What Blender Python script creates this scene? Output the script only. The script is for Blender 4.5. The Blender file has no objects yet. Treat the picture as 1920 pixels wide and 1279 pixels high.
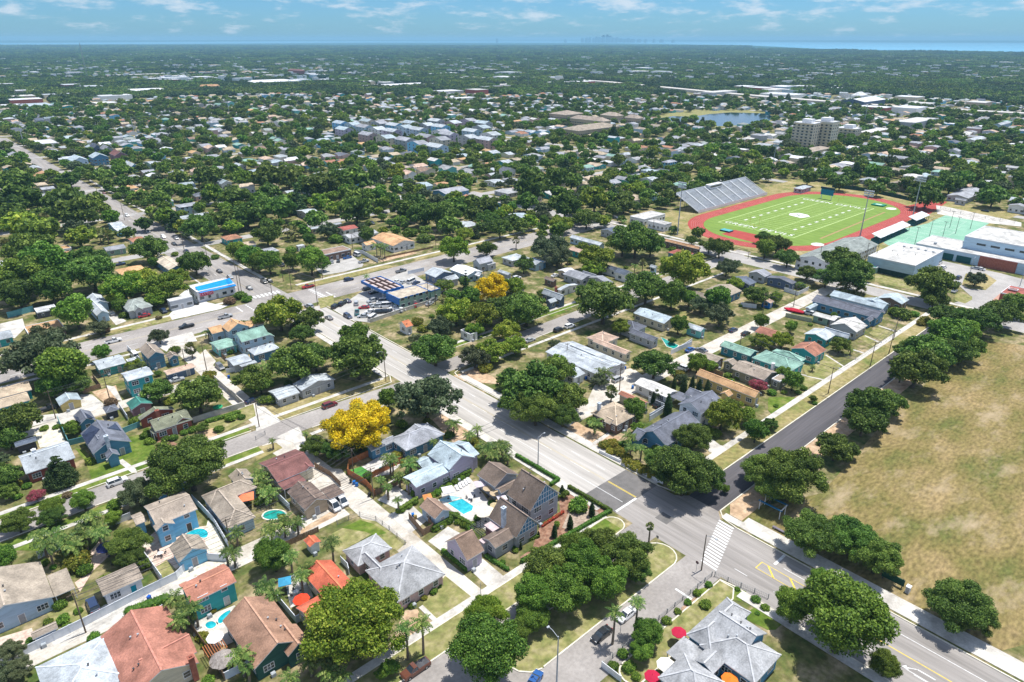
import bpy, math, random
import numpy as np
from mathutils import Vector, Matrix
R = math.radians
random.seed(7)
SC = bpy.context.scene
COL = SC.collection
# ---------------------------------------------------------------- camera, sky, sun
HC = 104.0; FPX = 1280.0; CX, CY, YH = 960.0, 639.5, 74.0
PITCH = math.atan((CY - YH) / FPX); AZ = R(42.0)
cam = bpy.data.cameras.new('camera'); cam.sensor_width = 36.0; cam.lens = FPX / 1920.0 * 36.0
cam.clip_start = 1.0; cam.clip_end = 150000.0
co = bpy.data.objects.new('camera', cam); COL.objects.link(co); SC.camera = co
co.location = (0, 0, HC); co.rotation_euler = (math.pi / 2 - PITCH, 0, -AZ)
SC.view_settings.view_transform = 'Standard'; SC.view_settings.look = 'None'
SC.view_settings.exposure = 0.22; SC.view_settings.gamma = 1.0
SUN_EL, SUN_AZ = R(72.0), R(-8.0)
sd = Vector((math.cos(SUN_EL) * math.cos(SUN_AZ), math.cos(SUN_EL) * math.sin(SUN_AZ), math.sin(SUN_EL)))
sl = bpy.data.lights.new('sun', 'SUN'); sl.energy = 5.0; sl.angle = R(0.5); sl.color = (1.0, 0.965, 0.90)
so = bpy.data.objects.new('sun', sl); COL.objects.link(so); so.rotation_euler = sd.to_track_quat('Z', 'Y').to_euler()
so.location = (0, 0, 500)
wd = bpy.data.worlds.new('World'); SC.world = wd; wd.use_nodes = True
def world():
    nt = wd.node_tree; N = nt.nodes; L = nt.links
    for n in list(N): N.remove(n)
    out = N.new('ShaderNodeOutputWorld'); bg = N.new('ShaderNodeBackground'); L.new(bg.outputs[0], out.inputs[0])
    sky = N.new('ShaderNodeTexSky'); sky.sky_type = 'NISHITA'; sky.sun_disc = False
    sky.sun_elevation = SUN_EL; sky.sun_rotation = math.pi / 2 - SUN_AZ
    sky.altitude = 100; sky.air_density = 1.0; sky.dust_density = 0.3; sky.ozone_density = 3.5
    bg.inputs[1].default_value = 0.068
    geo = N.new('ShaderNodeTexCoord')
    sep = N.new('ShaderNodeSeparateXYZ'); L.new(geo.outputs['Generated'], sep.inputs[0])
    def math_(op, a, b=None, c=None):
        m = N.new('ShaderNodeMath'); m.operation = op
        for i, v in enumerate((a, b, c)):
            if v is None: continue
            if isinstance(v, (int, float)): m.inputs[i].default_value = v
            else: L.new(v, m.inputs[i])
        return m.outputs[0]
    # cumulus field: direction stretched so that clouds flatten towards the horizon
    mp = N.new('ShaderNodeMapping'); mp.inputs['Scale'].default_value = (21, 21, 84); L.new(geo.outputs['Generated'], mp.inputs[0])
    n1 = N.new('ShaderNodeTexNoise'); n1.inputs['Scale'].default_value = 1.0; n1.inputs['Detail'].default_value = 8; n1.inputs['Roughness'].default_value = 0.6
    L.new(mp.outputs[0], n1.inputs[0])
    rise = N.new('ShaderNodeMapRange'); L.new(sep.outputs[2], rise.inputs[0])
    rise.inputs[1].default_value = 0.008; rise.inputs[2].default_value = 0.06; rise.inputs[3].default_value = 0.0; rise.inputs[4].default_value = 0.2
    v = math_('ADD', n1.outputs[0], rise.outputs[0])
    cr = N.new('ShaderNodeMapRange'); cr.interpolation_type = 'SMOOTHSTEP'; L.new(v, cr.inputs[0])
    cr.inputs[1].default_value = 0.55; cr.inputs[2].default_value = 0.80; cr.inputs[4].default_value = 0.7
    tint = N.new('ShaderNodeMix'); tint.data_type = 'RGBA'; tint.blend_type = 'MULTIPLY'; tint.inputs[0].default_value = 1.0
    L.new(sky.outputs[0], tint.inputs[6]); tint.inputs[7].default_value = (0.56, 1.06, 1.66, 1)
    mx = N.new('ShaderNodeMix'); mx.data_type = 'RGBA'; L.new(cr.outputs[0], mx.inputs[0])
    L.new(tint.outputs[2], mx.inputs[6]); mx.inputs[7].default_value = (10.5, 11.2, 12.2, 1)
    L.new(mx.outputs[2], bg.inputs[0])
world()
# ---------------------------------------------------------------- pixel <-> ground (surveying the photograph)
def gpx(px, py, h=0.0):
    a = (px - CX) / FPX; b = (CY - py) / FPX
    fw = math.cos(PITCH) + b * math.sin(PITCH); dz = -math.sin(PITCH) + b * math.cos(PITCH)
    t = (HC - h) / (-dz); F = fw * t; Q = a * t
    return (F * math.sin(AZ) + Q * math.cos(AZ), F * math.cos(AZ) - Q * math.sin(AZ))
def proj(x, y, z=0.0):
    F = x * math.sin(AZ) + y * math.cos(AZ); Q = x * math.cos(AZ) - y * math.sin(AZ); dz = z - HC
    d = F * math.cos(PITCH) - dz * math.sin(PITCH); u = F * math.sin(PITCH) + dz * math.cos(PITCH)
    if d < 1: return (-9999, -9999, d)
    return (CX + FPX * Q / d, CY - FPX * u / d, d)
TO = [0, 0, 1.0]
def tile(ox, oy, s): TO[:] = [ox, oy, s]
def tp(x, y, h=0.0): return gpx(TO[0] + x / TO[2], TO[1] + y / TO[2], h)
def tq(s, h=0.0):
    x, y = s.split(','); return tp(float(x), float(y), h)
# ---------------------------------------------------------------- mesh builder
class MB:
    def __init__(s): s.v = []; s.f = []; s.m = []
    def face(s, pts, m=0):
        k = len(s.v); s.v += [tuple(p) for p in pts]; s.f.append(tuple(range(k, k + len(pts)))); s.m.append(m)
    def box(s, x0, x1, y0, y1, z0, z1, m=0, top=None, bottom=True):
        k = len(s.v)
        s.v += [(x0,y0,z0),(x1,y0,z0),(x1,y1,z0),(x0,y1,z0),(x0,y0,z1),(x1,y0,z1),(x1,y1,z1),(x0,y1,z1)]
        fs = [(4,5,6,7),(0,1,5,4),(1,2,6,5),(2,3,7,6),(3,0,4,7)]; ms = [m if top is None else top, m, m, m, m]
        if bottom: fs.append((3,2,1,0)); ms.append(m)
        s.f += [tuple(k + i for i in f) for f in fs]; s.m += ms
    def bar(s, p, q, w, h, m=0):
        p = Vector(p); q = Vector(q); d = q - p
        if d.length < 1e-5: return
        side = d.cross(Vector((0, 0, 1)))
        if side.length < 1e-4: side = Vector((1, 0, 0))
        side.normalize(); up = side.cross(d).normalized()
        a = side * w / 2; b = up * h / 2; k = len(s.v)
        for c in (p, q): s.v += [tuple(c - a - b), tuple(c + a - b), tuple(c + a + b), tuple(c - a + b)]
        for f in ((0,1,5,4),(1,2,6,5),(2,3,7,6),(3,0,4,7),(3,2,1,0),(4,5,6,7)):
            s.f.append(tuple(k + i for i in f)); s.m.append(m)
    def tube(s, p, q, r0, r1, n=8, m=0, cap=True):
        p = Vector(p); q = Vector(q); d = (q - p).normalized()
        a = d.orthogonal().normalized(); b = d.cross(a); k = len(s.v)
        for c, r in ((p, r0), (q, r1)):
            for i in range(n):
                t = 2 * math.pi * i / n; s.v.append(tuple(c + a * (r * math.cos(t)) + b * (r * math.sin(t))))
        for i in range(n):
            j = (i + 1) % n; s.f.append((k + i, k + j, k + n + j, k + n + i)); s.m.append(m)
        if cap:
            s.f.append(tuple(k + n + i for i in range(n))); s.m.append(m)
            s.f.append(tuple(k + n - 1 - i for i in range(n))); s.m.append(m)
    def prism(s, pts, z0, z1, m=0, top=None):
        n = len(pts)
        ar = sum(pts[i][0] * pts[(i + 1) % n][1] - pts[(i + 1) % n][0] * pts[i][1] for i in range(n))
        if ar < 0: pts = pts[::-1]
        k = len(s.v)
        s.v += [(p[0], p[1], z0) for p in pts] + [(p[0], p[1], z1) for p in pts]
        s.f.append(tuple(k + n + i for i in range(n))); s.m.append(m if top is None else top)
        for i in range(n):
            j = (i + 1) % n; s.f.append((k + i, k + j, k + n + j, k + n + i)); s.m.append(m)
    def sphere(s, c, r, sz=1.0, n=8, k2=5, m=0, jit=0.0):
        k = len(s.v)
        for i in range(k2 + 1):
            ph = math.pi * i / k2
            for j in range(n):
                t = 2 * math.pi * (j + .5 * (i % 2)) / n; rr = r * (1 + random.uniform(-jit, jit))
                s.v.append((c[0] + rr * math.sin(ph) * math.cos(t), c[1] + rr * math.sin(ph) * math.sin(t), c[2] + rr * sz * math.cos(ph)))
        for i in range(k2):
            for j in range(n):
                a = k + i * n + j; b = k + i * n + (j + 1) % n
                s.f.append((a, a + n, b + n, b)); s.m.append(m)
    def mesh(s, name, mats, off=(0, 0, 0), smooth=False):
        me = bpy.data.meshes.new(name)
        if off != (0, 0, 0): s.v = [(a - off[0], b - off[1], c - off[2]) for a, b, c in s.v]
        me.from_pydata(s.v, [], s.f)
        for m in (mats if isinstance(mats, (list, tuple)) else [mats]): me.materials.append(m)
        if any(s.m): me.polygons.foreach_set('material_index', s.m)
        if smooth: me.polygons.foreach_set('use_smooth', [True] * len(me.polygons))
        me.update(); return me
    def build(s, name, mats, parent=None, loc=None, off=None, smooth=False):
        """link as one object; with parent: vertices are world minus parent's spot (off)"""
        me = s.mesh(name, mats, off or (0, 0, 0), smooth)
        return link(name, me, parent, loc)
def link(name, me, parent=None, loc=None, rz=0.0, sc=None):
    o = bpy.data.objects.new(name, me); COL.objects.link(o)
    if parent is not None: o.parent = parent
    if loc is not None: o.location = loc
    if rz: o.rotation_euler = (0, 0, rz)
    if sc is not None: o.scale = sc
    return o
def empty(name, loc, rz=0.0, sc=None): 
    o = link(name, None, None, loc, rz, sc); o.empty_display_size = .5; return o
def tag(o, label=None, cat=None, group=None, kind=None):
    if label: o['label'] = label
    if cat: o['category'] = cat
    if group: o['group'] = group
    if kind: o['kind'] = kind
    return o
def mslot(o, i, mat):
    o.material_slots[i].link = 'OBJECT'; o.material_slots[i].material = mat
# ---------------------------------------------------------------- materials
MATS = {}
def nmat(name, cols, scale=0.4, rough=0.85, detail=6, lo=0.35, hi=0.65, bump=0.0, bscale=4.0, metal=0.0, stretch=None, spec=0.3, fine=0.0, world_=True, rnd=0.0, trans=0.0, stain=0.0):
    """noise-mottled surface in world metres; cols: 2 or 3 linear colours"""
    if name in MATS: return MATS[name]
    m = bpy.data.materials.new(name); m.use_nodes = True; nt = m.node_tree; N = nt.nodes; L = nt.links
    b = N['Principled BSDF']; b.inputs['Roughness'].default_value = rough; b.inputs['Metallic'].default_value = metal
    b.inputs['Specular IOR Level'].default_value = spec
    if world_: g = N.new('ShaderNodeNewGeometry').outputs['Position']
    else: g = N.new('ShaderNodeTexCoord').outputs['Object']
    mp = N.new('ShaderNodeMapping'); L.new(g, mp.inputs[0])
    if stretch: mp.inputs['Scale'].default_value = stretch
    n = N.new('ShaderNodeTexNoise'); n.inputs['Scale'].default_value = scale; n.inputs['Detail'].default_value = detail; n.inputs['Roughness'].default_value = 0.62
    L.new(mp.outputs[0], n.inputs[0])
    cr = N.new('ShaderNodeValToRGB'); L.new(n.outputs[0], cr.inputs[0]); e = cr.color_ramp.elements
    e[0].position = lo; e[1].position = hi; e[0].color = (*cols[0], 1); e[1].color = (*cols[-1], 1)
    if len(cols) == 3: k = e.new((lo + hi) / 2); k.color = (*cols[1], 1)
    c = cr.outputs[0]
    if fine:
        n2 = N.new('ShaderNodeTexNoise'); n2.inputs['Scale'].default_value = bscale; n2.inputs['Detail'].default_value = 3; L.new(mp.outputs[0], n2.inputs[0])
        mr = N.new('ShaderNodeMapRange'); L.new(n2.outputs[0], mr.inputs[0]); mr.inputs[1].default_value = .3; mr.inputs[2].default_value = .7
        mr.inputs[3].default_value = 1 - fine; mr.inputs[4].default_value = 1 + fine
        mm = N.new('ShaderNodeMix'); mm.data_type = 'RGBA'; mm.blend_type = 'MULTIPLY'; mm.inputs[0].default_value = 1
        L.new(c, mm.inputs[6]); L.new(mr.outputs[0], mm.inputs[7]); c = mm.outputs[2]
    if stain:
        n4 = N.new('ShaderNodeTexNoise'); n4.inputs['Scale'].default_value = .22; n4.inputs['Detail'].default_value = 5; n4.inputs['Distortion'].default_value = .8; L.new(g, n4.inputs[0])
        mr4 = N.new('ShaderNodeMapRange'); L.new(n4.outputs[0], mr4.inputs[0]); mr4.inputs[1].default_value = .35; mr4.inputs[2].default_value = .65; mr4.inputs[3].default_value = 1 - stain; mr4.inputs[4].default_value = 1 + stain * .7
        m5 = N.new('ShaderNodeMix'); m5.data_type = 'RGBA'; m5.blend_type = 'MULTIPLY'; m5.inputs[0].default_value = 1; L.new(c, m5.inputs[6]); L.new(mr4.outputs[0], m5.inputs[7]); c = m5.outputs[2]
    if rnd:
        oi = N.new('ShaderNodeObjectInfo'); mr = N.new('ShaderNodeMapRange'); L.new(oi.outputs['Random'], mr.inputs[0])
        mr.inputs[3].default_value = 1 - rnd; mr.inputs[4].default_value = 1 + rnd
        hs = N.new('ShaderNodeHueSaturation'); L.new(c, hs.inputs['Color']); L.new(mr.outputs[0], hs.inputs['Value'])
        m2 = N.new('ShaderNodeMath'); m2.operation = 'MULTIPLY_ADD'; L.new(oi.outputs['Random'], m2.inputs[0]); m2.inputs[1].default_value = 13.7; m2.inputs[2].default_value = 0
        m3 = N.new('ShaderNodeMath'); m3.operation = 'FRACT'; L.new(m2.outputs[0], m3.inputs[0])
        m4 = N.new('ShaderNodeMapRange'); L.new(m3.outputs[0], m4.inputs[0]); m4.inputs[3].default_value = .492; m4.inputs[4].default_value = .508
        L.new(m4.outputs[0], hs.inputs['Hue']); c = hs.outputs[0]
    L.new(c, b.inputs['Base Color'])
    if bump:
        n3 = N.new('ShaderNodeTexNoise'); n3.inputs['Scale'].default_value = bscale; L.new(mp.outputs[0], n3.inputs[0])
        bp = N.new('ShaderNodeBump'); bp.inputs['Strength'].default_value = bump; bp.inputs['Distance'].default_value = .1
        L.new(n3.outputs[0], bp.inputs['Height']); L.new(bp.outputs[0], b.inputs['Normal'])
    if trans:
        tr = N.new('ShaderNodeBsdfTranslucent'); L.new(c, tr.inputs[0]); ms = N.new('ShaderNodeMixShader'); ms.inputs[0].default_value = trans
        L.new(b.outputs[0], ms.inputs[1]); L.new(tr.outputs[0], ms.inputs[2]); L.new(ms.outputs[0], N['Material Output'].inputs[0])
    MATS[name] = m; return m
def sh(c, k): return tuple(min(.9, v * k) for v in c)
WALLC = dict(lblue=(.42,.56,.68), sky=(.20,.50,.74), blue=(.09,.24,.38), teal=(.05,.36,.38), dteal=(.04,.20,.25), aqua=(.16,.46,.44), white=(.74,.75,.76), cream=(.62,.56,.44),
  yellow=(.62,.48,.20), pink=(.50,.36,.35), lilac=(.47,.42,.53), grey=(.40,.42,.45), navy=(.10,.14,.22), brick=(.33,.09,.07), mauve=(.30,.16,.18), green=(.22,.34,.28), tan=(.45,.37,.27),
  dgreen=(.03,.10,.08), brown=(.18,.12,.09), olive=(.24,.24,.17), red=(.4,.06,.05), dark=(.07,.07,.08), cobalt=(.01,.13,.42))
ROOFC = dict(grey=(.30,.31,.34), dgrey=(.13,.14,.17), slate=(.10,.12,.16), lgrey=(.40,.435,.465), bgrey=(.36,.43,.47), brown=(.25,.17,.13), dbrown=(.185,.14,.115), taupe=(.31,.26,.21), tan=(.42,.34,.25),
  terra=(.52,.17,.09), orange=(.50,.145,.07), tano=(.50,.30,.16), red=(.33,.11,.085), brick=(.37,.16,.12), green=(.22,.36,.30), dgreen=(.05,.20,.16), white=(.66,.67,.69), cwhite=(.54,.53,.505), maroon=(.20,.09,.085),
  metal=(.45,.47,.50), gmetal=(.33,.335,.345), blue=(.03,.20,.42), olive=(.22,.23,.16), ltan=(.52,.45,.36), rust=(.36,.17,.11), rust2=(.35,.205,.14), pinkt=(.50,.36,.28), salmon=(.60,.24,.16), slategreen=(.27,.30,.28), solar=(.015,.022,.05))
def wallm(n): c = WALLC[n]; return nmat('wall_' + n, [sh(c, .84), c, sh(c, 1.07)], 0.6, stretch=(.4, .4, 3), fine=.09, bscale=7, rnd=.10)
def roofm(n):
    c = ROOFC[n]; met = n in ('metal', 'white', 'blue')
    return nmat('roof_' + n, [sh(c, .70), c, sh(c, 1.22)], 0.45 if not met else .25, rough=.55 if met else .92, detail=9, lo=.28, hi=.72, fine=.20 if not met else .08, bscale=3.2, bump=.25 if not met else 0, rnd=.13, stain=.26)
def capm(n): c = ROOFC[n]; return nmat('cap_' + n, [sh(c, 1.15), sh(c, 1.7)], 1.2)
TRIM = nmat('white_trim', [(.66,.67,.68), (.78,.79,.80)], .8)
GLASS = nmat('window_glass', [(.02,.03,.04), (.06,.08,.10)], .35, rough=.12, spec=.8)
BARK = nmat('bark', [(.05,.04,.03), (.14,.11,.08)], 2.0)
WOOD = nmat('weathered_wood', [(.17,.11,.07), (.30,.20,.13)], 2.0)
CEDAR = nmat('cedar_wood', [(.38,.13,.05), (.52,.20,.08)], 2.0)
VINYL = nmat('white_vinyl', [(.62,.66,.72), (.72,.75,.80)], .8, rough=.5)
METALD = nmat('dark_metal', [(.05,.05,.055), (.10,.10,.11)], 1.0, rough=.5, metal=.3)
GALV = nmat('galvanised_metal', [(.30,.33,.36), (.42,.45,.48)], 1.0, rough=.5)
POLEW = nmat('pole_wood', [(.10,.07,.05), (.22,.17,.12)], 1.5, stretch=(1, 1, .2))
CONC = nmat('concrete', [(.38,.355,.32), (.53,.505,.46), (.62,.595,.55)], .28, fine=.10, bscale=2.5)
KERB = nmat('kerb_concrete', [(.55,.51,.42), (.74,.70,.60)], .6)
PAVER = nmat('pavers', [(.46,.32,.26), (.60,.46,.38), (.66,.55,.46)], .8, fine=.14, bscale=3)
ASPH = nmat('worn_asphalt', [(.225,.205,.19), (.31,.285,.265), (.40,.37,.345)], .07, detail=11, lo=.3, hi=.7, fine=.12, bscale=1.4)
ASPHL = nmat('pale_concrete_road', [(.30,.28,.255), (.41,.385,.355), (.50,.475,.44)], .45, detail=11, lo=.25, hi=.75, fine=.14, bscale=1.1, stretch=(1, .05, 1))
ASPHY = nmat('worn_street_asphalt', [(.20,.185,.17), (.29,.268,.25), (.37,.345,.325)], .45, detail=11, lo=.25, hi=.75, fine=.12, bscale=1.3, stretch=(1, .06, 1))
ASPHD = nmat('fresh_asphalt', [(.060,.057,.062), (.085,.08,.086), (.115,.107,.113)], .10, detail=9, fine=.14, bscale=1.2, stretch=(.07, 1.6, 1))
PATCH = nmat('patched_asphalt', [(.12,.115,.11), (.18,.17,.165)], .3, detail=8, fine=.1)
ALLEY = nmat('alley_paving', [(.36,.32,.26), (.52,.48,.42), (.62,.59,.53)], .22, detail=10, lo=.3, hi=.7, fine=.12, bscale=2)
ROOFMS = {}
# ---------------------------------------------------------------- land, water
def land_mat(name, cols, scale, lo=.3, hi=.7, fine=.25, bscale=.8, scale2=.02, far=None):
    m = nmat(name, cols, scale, rough=.95, detail=12, lo=lo, hi=hi, fine=fine, bscale=bscale, spec=.1)
    return m
DRYG = land_mat('dry_grass', [(.13,.17,.045), (.27,.23,.095), (.40,.33,.19)], .11)
YARD = land_mat('yard_ground', [(.055,.095,.02), (.15,.145,.055), (.38,.30,.19)], .16, lo=.33, hi=.66, fine=.3)
LAWN = land_mat('lawn', [(.055,.105,.015), (.11,.165,.025), (.23,.23,.07)], .22)
LAWN2 = land_mat('thin_lawn', [(.14,.17,.05), (.24,.23,.09), (.36,.31,.18)], .3)
DIRT = land_mat('bare_dirt', [(.32,.21,.13), (.48,.34,.22), (.55,.43,.31)], .35)
MULCH = land_mat('mulch', [(.13,.065,.045), (.27,.15,.10), (.36,.24,.17)], .9)
SAND = land_mat('pale_gravel', [(.45,.42,.34), (.62,.58,.48), (.70,.67,.58)], .9)
FIELD = nmat('park_field', [(.10,.12,.032), (.185,.152,.056), (.275,.205,.098)], .07, stretch=(.7,1.4,1), rough=.95, detail=14, lo=.30, hi=.66, fine=.38, bscale=.9, spec=.1)
def field_mat():
    nt = FIELD.node_tree; N = nt.nodes; L = nt.links; b = N['Principled BSDF']
    src = b.inputs['Base Color'].links[0].from_socket
    g = N.new('ShaderNodeNewGeometry'); n = N.new('ShaderNodeTexNoise'); n.inputs['Scale'].default_value = .09; n.inputs['Detail'].default_value = 10; n.inputs['Roughness'].default_value = .7
    mp = N.new('ShaderNodeMapping'); mp.inputs['Location'].default_value = (31, 7, 0); mp.inputs['Rotation'].default_value = (0, 0, .5); mp.inputs['Scale'].default_value = (.6, 1.3, 1)
    L.new(g.outputs['Position'], mp.inputs[0]); L.new(mp.outputs[0], n.inputs[0])
    mr = N.new('ShaderNodeMapRange'); L.new(n.outputs[0], mr.inputs[0]); mr.inputs[1].default_value = .52; mr.inputs[2].default_value = .70
    mx = N.new('ShaderNodeMix'); mx.data_type = 'RGBA'; L.new(mr.outputs[0], mx.inputs[0]); L.new(src, mx.inputs[6]); mx.inputs[7].default_value = (.38,.30,.19,1)
    L.new(mx.outputs[2], b.inputs['Base Color'])
field_mat()
FOR = nmat('distant_ground', [(.018,.05,.022), (.03,.075,.03), (.06,.10,.05)], .01, rough=1, detail=12, lo=.35, hi=.75, fine=.3, bscale=.05, spec=0)
WATER = nmat('bay_water', [(.10,.40,.58), (.16,.50,.70)], .0006, rough=.25, spec=.5)
LAKE = nmat('lake_water', [(.006,.028,.045), (.012,.045,.065)], .05, rough=.10, spec=.8)
POOLW = nmat('pool_water', [(.008,.26,.34), (.015,.38,.45), (.05,.50,.56)], .8, rough=.08, spec=.6)
POOLG = nmat('green_pool_water', [(.01,.22,.19), (.02,.36,.30)], .8, rough=.08, spec=.6)
PAINTW = nmat('white_paint', [(.55,.55,.54), (.78,.78,.77)], 1.5)
PAINTY = nmat('yellow_paint', [(.62,.45,.06), (.78,.60,.10)], 1.5)
PAINTF = nmat('faded_yellow_paint', [(.40,.35,.26), (.52,.44,.28)], .8)
def sheet(name, pts, z, mat, label=None, kind='structure'):
    b = MB(); n = len(pts)
    ar = sum(pts[i][0] * pts[(i + 1) % n][1] - pts[(i + 1) % n][0] * pts[i][1] for i in range(n))
    if ar < 0: pts = pts[::-1]
    b.face([(p[0], p[1], z) for p in pts]); o = b.build(name, mat); tag(o, label, kind=kind); return o
def pts(s): return [tq(q) for q in s.split()]
def ground():
    b = MB(); F = 90000
    # near suburb ground reaches 1400 m, far plain beyond it to the horizon, 0.3 m lower
    b.face([(-700,-400,0), (1700,-400,0), (1700,1700,0), (-700,1700,0)])
    tag(b.build('ground', YARD), kind='structure')
    b = MB(); b.face([(-F,-F,-.4), (F,-F,-.4), (F,F,-.4), (-F,F,-.4)]); tag(b.build('terrain', FOR), kind='structure')
ground()
tile(0, 0, 1)
# Tampa-side bay: surveyed at its shore lines
sheet('bay_water', [gpx(*q) for q in ((-300,85.5), (300,82.5), (700,80), (1100,80.5), (1400,85), (1560,93), (1750,97), (2300,99), (2300,81.0), (1700,80.3), (1300,78.0), (960,77.2), (500,77.5), (0,81.0), (-300,81))], .3, WATER)
sheet('lake', [gpx(*q) for q in ((1236,222), (1262,218), (1300,219), (1330,214), (1370,211), (1440,213), (1452,222), (1432,231), (1390,235), (1345,237), (1300,229), (1258,228))], .12, LAKE)
sheet('lake_bank', [gpx(*q) for q in ((1215,216), (1262,209), (1330,203), (1380,206), (1440,210), (1460,221), (1438,233.5), (1345,239), (1296,231), (1240,228))], .06, LAWN2)
sheet('park_field', [gpx(*q) for q in ((1360,965), (1540,925), (1660,790), (1790,670), (1850,640), (2300,690), (2700,1000), (1860,1225), (1700,1128), (1520,1050))], .006, FIELD)
# roads ------------------------------------------------------------------
def rect(x0, x1, y0, y1): return [(x0,y0),(x1,y0),(x1,y1),(x0,y1)]
sheet('avenue_asphalt', [(-40,53.6), (107.8,53.6), (107.8,62.4), (-40,62.4)], .010, ASPH)
sheet('avenue_lane', [(60,71.6), (107.8,70.6), (107.8,77.2), (64,77.2)], .010, ASPH)
sheet('avenue_asphalt', [(-40,62.3), (62.5,62.3), (62.5,77.2), (-40,77.2)], .012, ASPH)
sheet('main_street', [(107.7,-60), (124.2,-60), (124.0,82.5), (107.7,82.5)], .014, ASPHY)
sheet('main_street_concrete', [(107.7,92.3), (123.6,92.3), (122.6,258), (107.7,258)], .014, ASPHL)
sheet('main_street_patch', [(107.7,82.5), (124,82.5), (123.6,92.3), (107.7,92.3)], .014, PATCH)
sheet('repaved_avenue', [(126.5,66.2), (322,66.2), (322,74.6), (126.5,74.6)], .018, ASPHD)
sheet('street_apron', [(124.0,64.0), (126.5,66.2), (126.5,74.6), (124.0,77)], .018, ASPH)
sheet('avenue_asphalt', [(-60,168.5), (14,169.3), (48,168.4), (107.7,166.6), (107.7,174.8), (67,177.0), (40,177), (-60,178)], .010, ASPH)
sheet('avenue_asphalt', [(123,170), (330,176), (330,184), (123,178)], .010, ASPH)
sheet('four_lane_avenue', [(-80,262), (40,262), (100,262), (160,262.5), (330,266), (330,284), (220,283), (150,281.5), (100,281), (-80,284)], .010, ASPH)
sheet('main_street_north', [(100,281), (118,281), (115,420), (112,1000), (101,1000), (96,420)], .014, ASPHY)
sheet('school_street', [(310,-40), (322,-40), (322,400), (310,400)], .014, nmat('pale_street', [(.30,.285,.27), (.42,.40,.38)], .1, fine=.1, bscale=1.5))
sheet('alley', [(61.3,84), (67.8,84), (67.0,130), (65.5,160), (67.5,168), (57.0,168), (59,150), (58.5,131), (61.3,128)], .006, ALLEY)
sheet('alley', [(-20,124.6), (60,124.6), (60,130.8), (-20,130.8)], .0085, ALLEY)
sheet('alley', [(60,178), (66,178), (66,262), (60,262)], .006, ALLEY)
sheet('alley', [(-20,217), (60,217), (60,222.5), (-20,222.5)], .0085, ALLEY)
sheet('alley', [(128,117.5), (310,119), (310,125), (128,124)], .006, ALLEY)
FARROAD = nmat('distant_road', [(.30,.285,.27), (.40,.385,.37)], .1)
for k in range(3, 16):
    y = 70 + 105 * k
    if k == 3: y = 388
    sheet('avenue', rect(-500, 1500, y - 4, y + 4), .02, FARROAD)
for x in (-105, 545, 760, 975, 1190): sheet('street', rect(x - 4, x + 4, 290 if x > 400 else 180, 1500), .03, FARROAD)
sheet('street', rect(526, 534, -300, 290), .02, FARROAD)
# sidewalks, kerbs and verges
def slab(name, segs, mat, h, kind='structure', z0=0.0):
    b = MB()
    for s in segs: b.prism(s, z0, h)
    return tag(b.build(name, mat), kind=kind)
def strip(x0, y0, x1, y1, w):
    d = Vector((x1 - x0, y1 - y0)); n = Vector((-d.y, d.x)).normalized() * w / 2
    return [(x0 - n.x, y0 - n.y), (x1 - n.x, y1 - n.y), (x1 + n.x, y1 + n.y), (x0 + n.x, y0 + n.y)]
def pstrip(s, w, h=0):
    q = pts(s); return [strip(*q[i], *q[i + 1], w) for i in range(len(q) - 1)]
slab('sidewalk', [rect(124.4, 126.8, 83, 165)], CONC, .13)
slab('sidewalk', [rect(127.2, 129.6, -50, 60), rect(125.0, 127.2, -50, 64.5)], CONC, .12)
slab('sidewalk', [rect(104.9, 107.4, 86, 160), rect(104.9, 107.0, 181, 258)], CONC, .10)
slab('sidewalk', [rect(-20, 105, 82.8, 84.6)], CONC, .10)
slab('sidewalk', [rect(105.2, 107.4, -30, 48.4)], CONC, .12)
slab('sidewalk', [rect(-30, 104.6, 180.0, 181.6), rect(-30, 56, 164.0, 165.4), rect(70, 98, 163.5, 165)], CONC, .09)
slab('sidewalk', [rect(135, 305, 79.6, 81.5)], CONC, .10)
slab('sidewalk', [rect(127, 300, 186.8, 188.4), rect(127, 300, 166.2, 167.6)], CONC, .09)
slab('sidewalk', [rect(-30, 96, 287.3, 289.2), rect(126, 310, 288.2, 290.2), rect(-30, 100, 257.6, 259.2)], CONC, .10)
slab('sidewalk', [rect(97.6-4, 96-1.6, 300, 700), rect(118, 120, 300, 700)], CONC, .10)
slab('sidewalk', [rect(323.5, 326, 30, 300)], CONC, .10)
def kerbline(q, w=.28, h=.15):
    b = MB()
    for i in range(len(q) - 1): b.prism(strip(*q[i], *q[i + 1], w), 0, h)
    return b
def kerbs(lines):
    b = MB()
    for q in lines:
        for i in range(len(q) - 1): b.prism(strip(*q[i], *q[i + 1], .28), 0, .15)
    tag(b.build('kerb', KERB), kind='structure')
def arc(cx, cy, r, a0, a1, n=7): return [(cx + r * math.cos(R(a0 + (a1 - a0) * i / n)), cy + r * math.sin(R(a0 + (a1 - a0) * i / n))) for i in range(n + 1)]
def verge(name, poly, mat, h=.11):
    slab(name, [poly], mat, h)
isl = [(64,62.5), (103.5,62.5)] + arc(103.2, 66.5, 4.0, -80, 80, 8) + [(96,70.9), (64,71.6)] + arc(64, 67, 4.6, 95, 265, 6)
verge('median_island', isl, LAWN2)
nv = [(-30,77.4), (98,77.0)] + arc(103.8, 80, 2.7, -80, 60, 6) + [(104,82.8), (-30,82.8)]
verge('grass_verge', nv, LAWN2)
sheet('grass_strip', [(86,77.8), (104,77.8), (104,82.5), (86,82.5)], .116, LAWN)
sv = [(72,48.5), (104,48.5), (106.8,50), (106.6,53.2), (80,53.4), (74.6,53.4)] + arc(75.2, 50.8, 2.6, 95, 200, 5)
verge('grass_verge', sv, LAWN2, .10)
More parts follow.
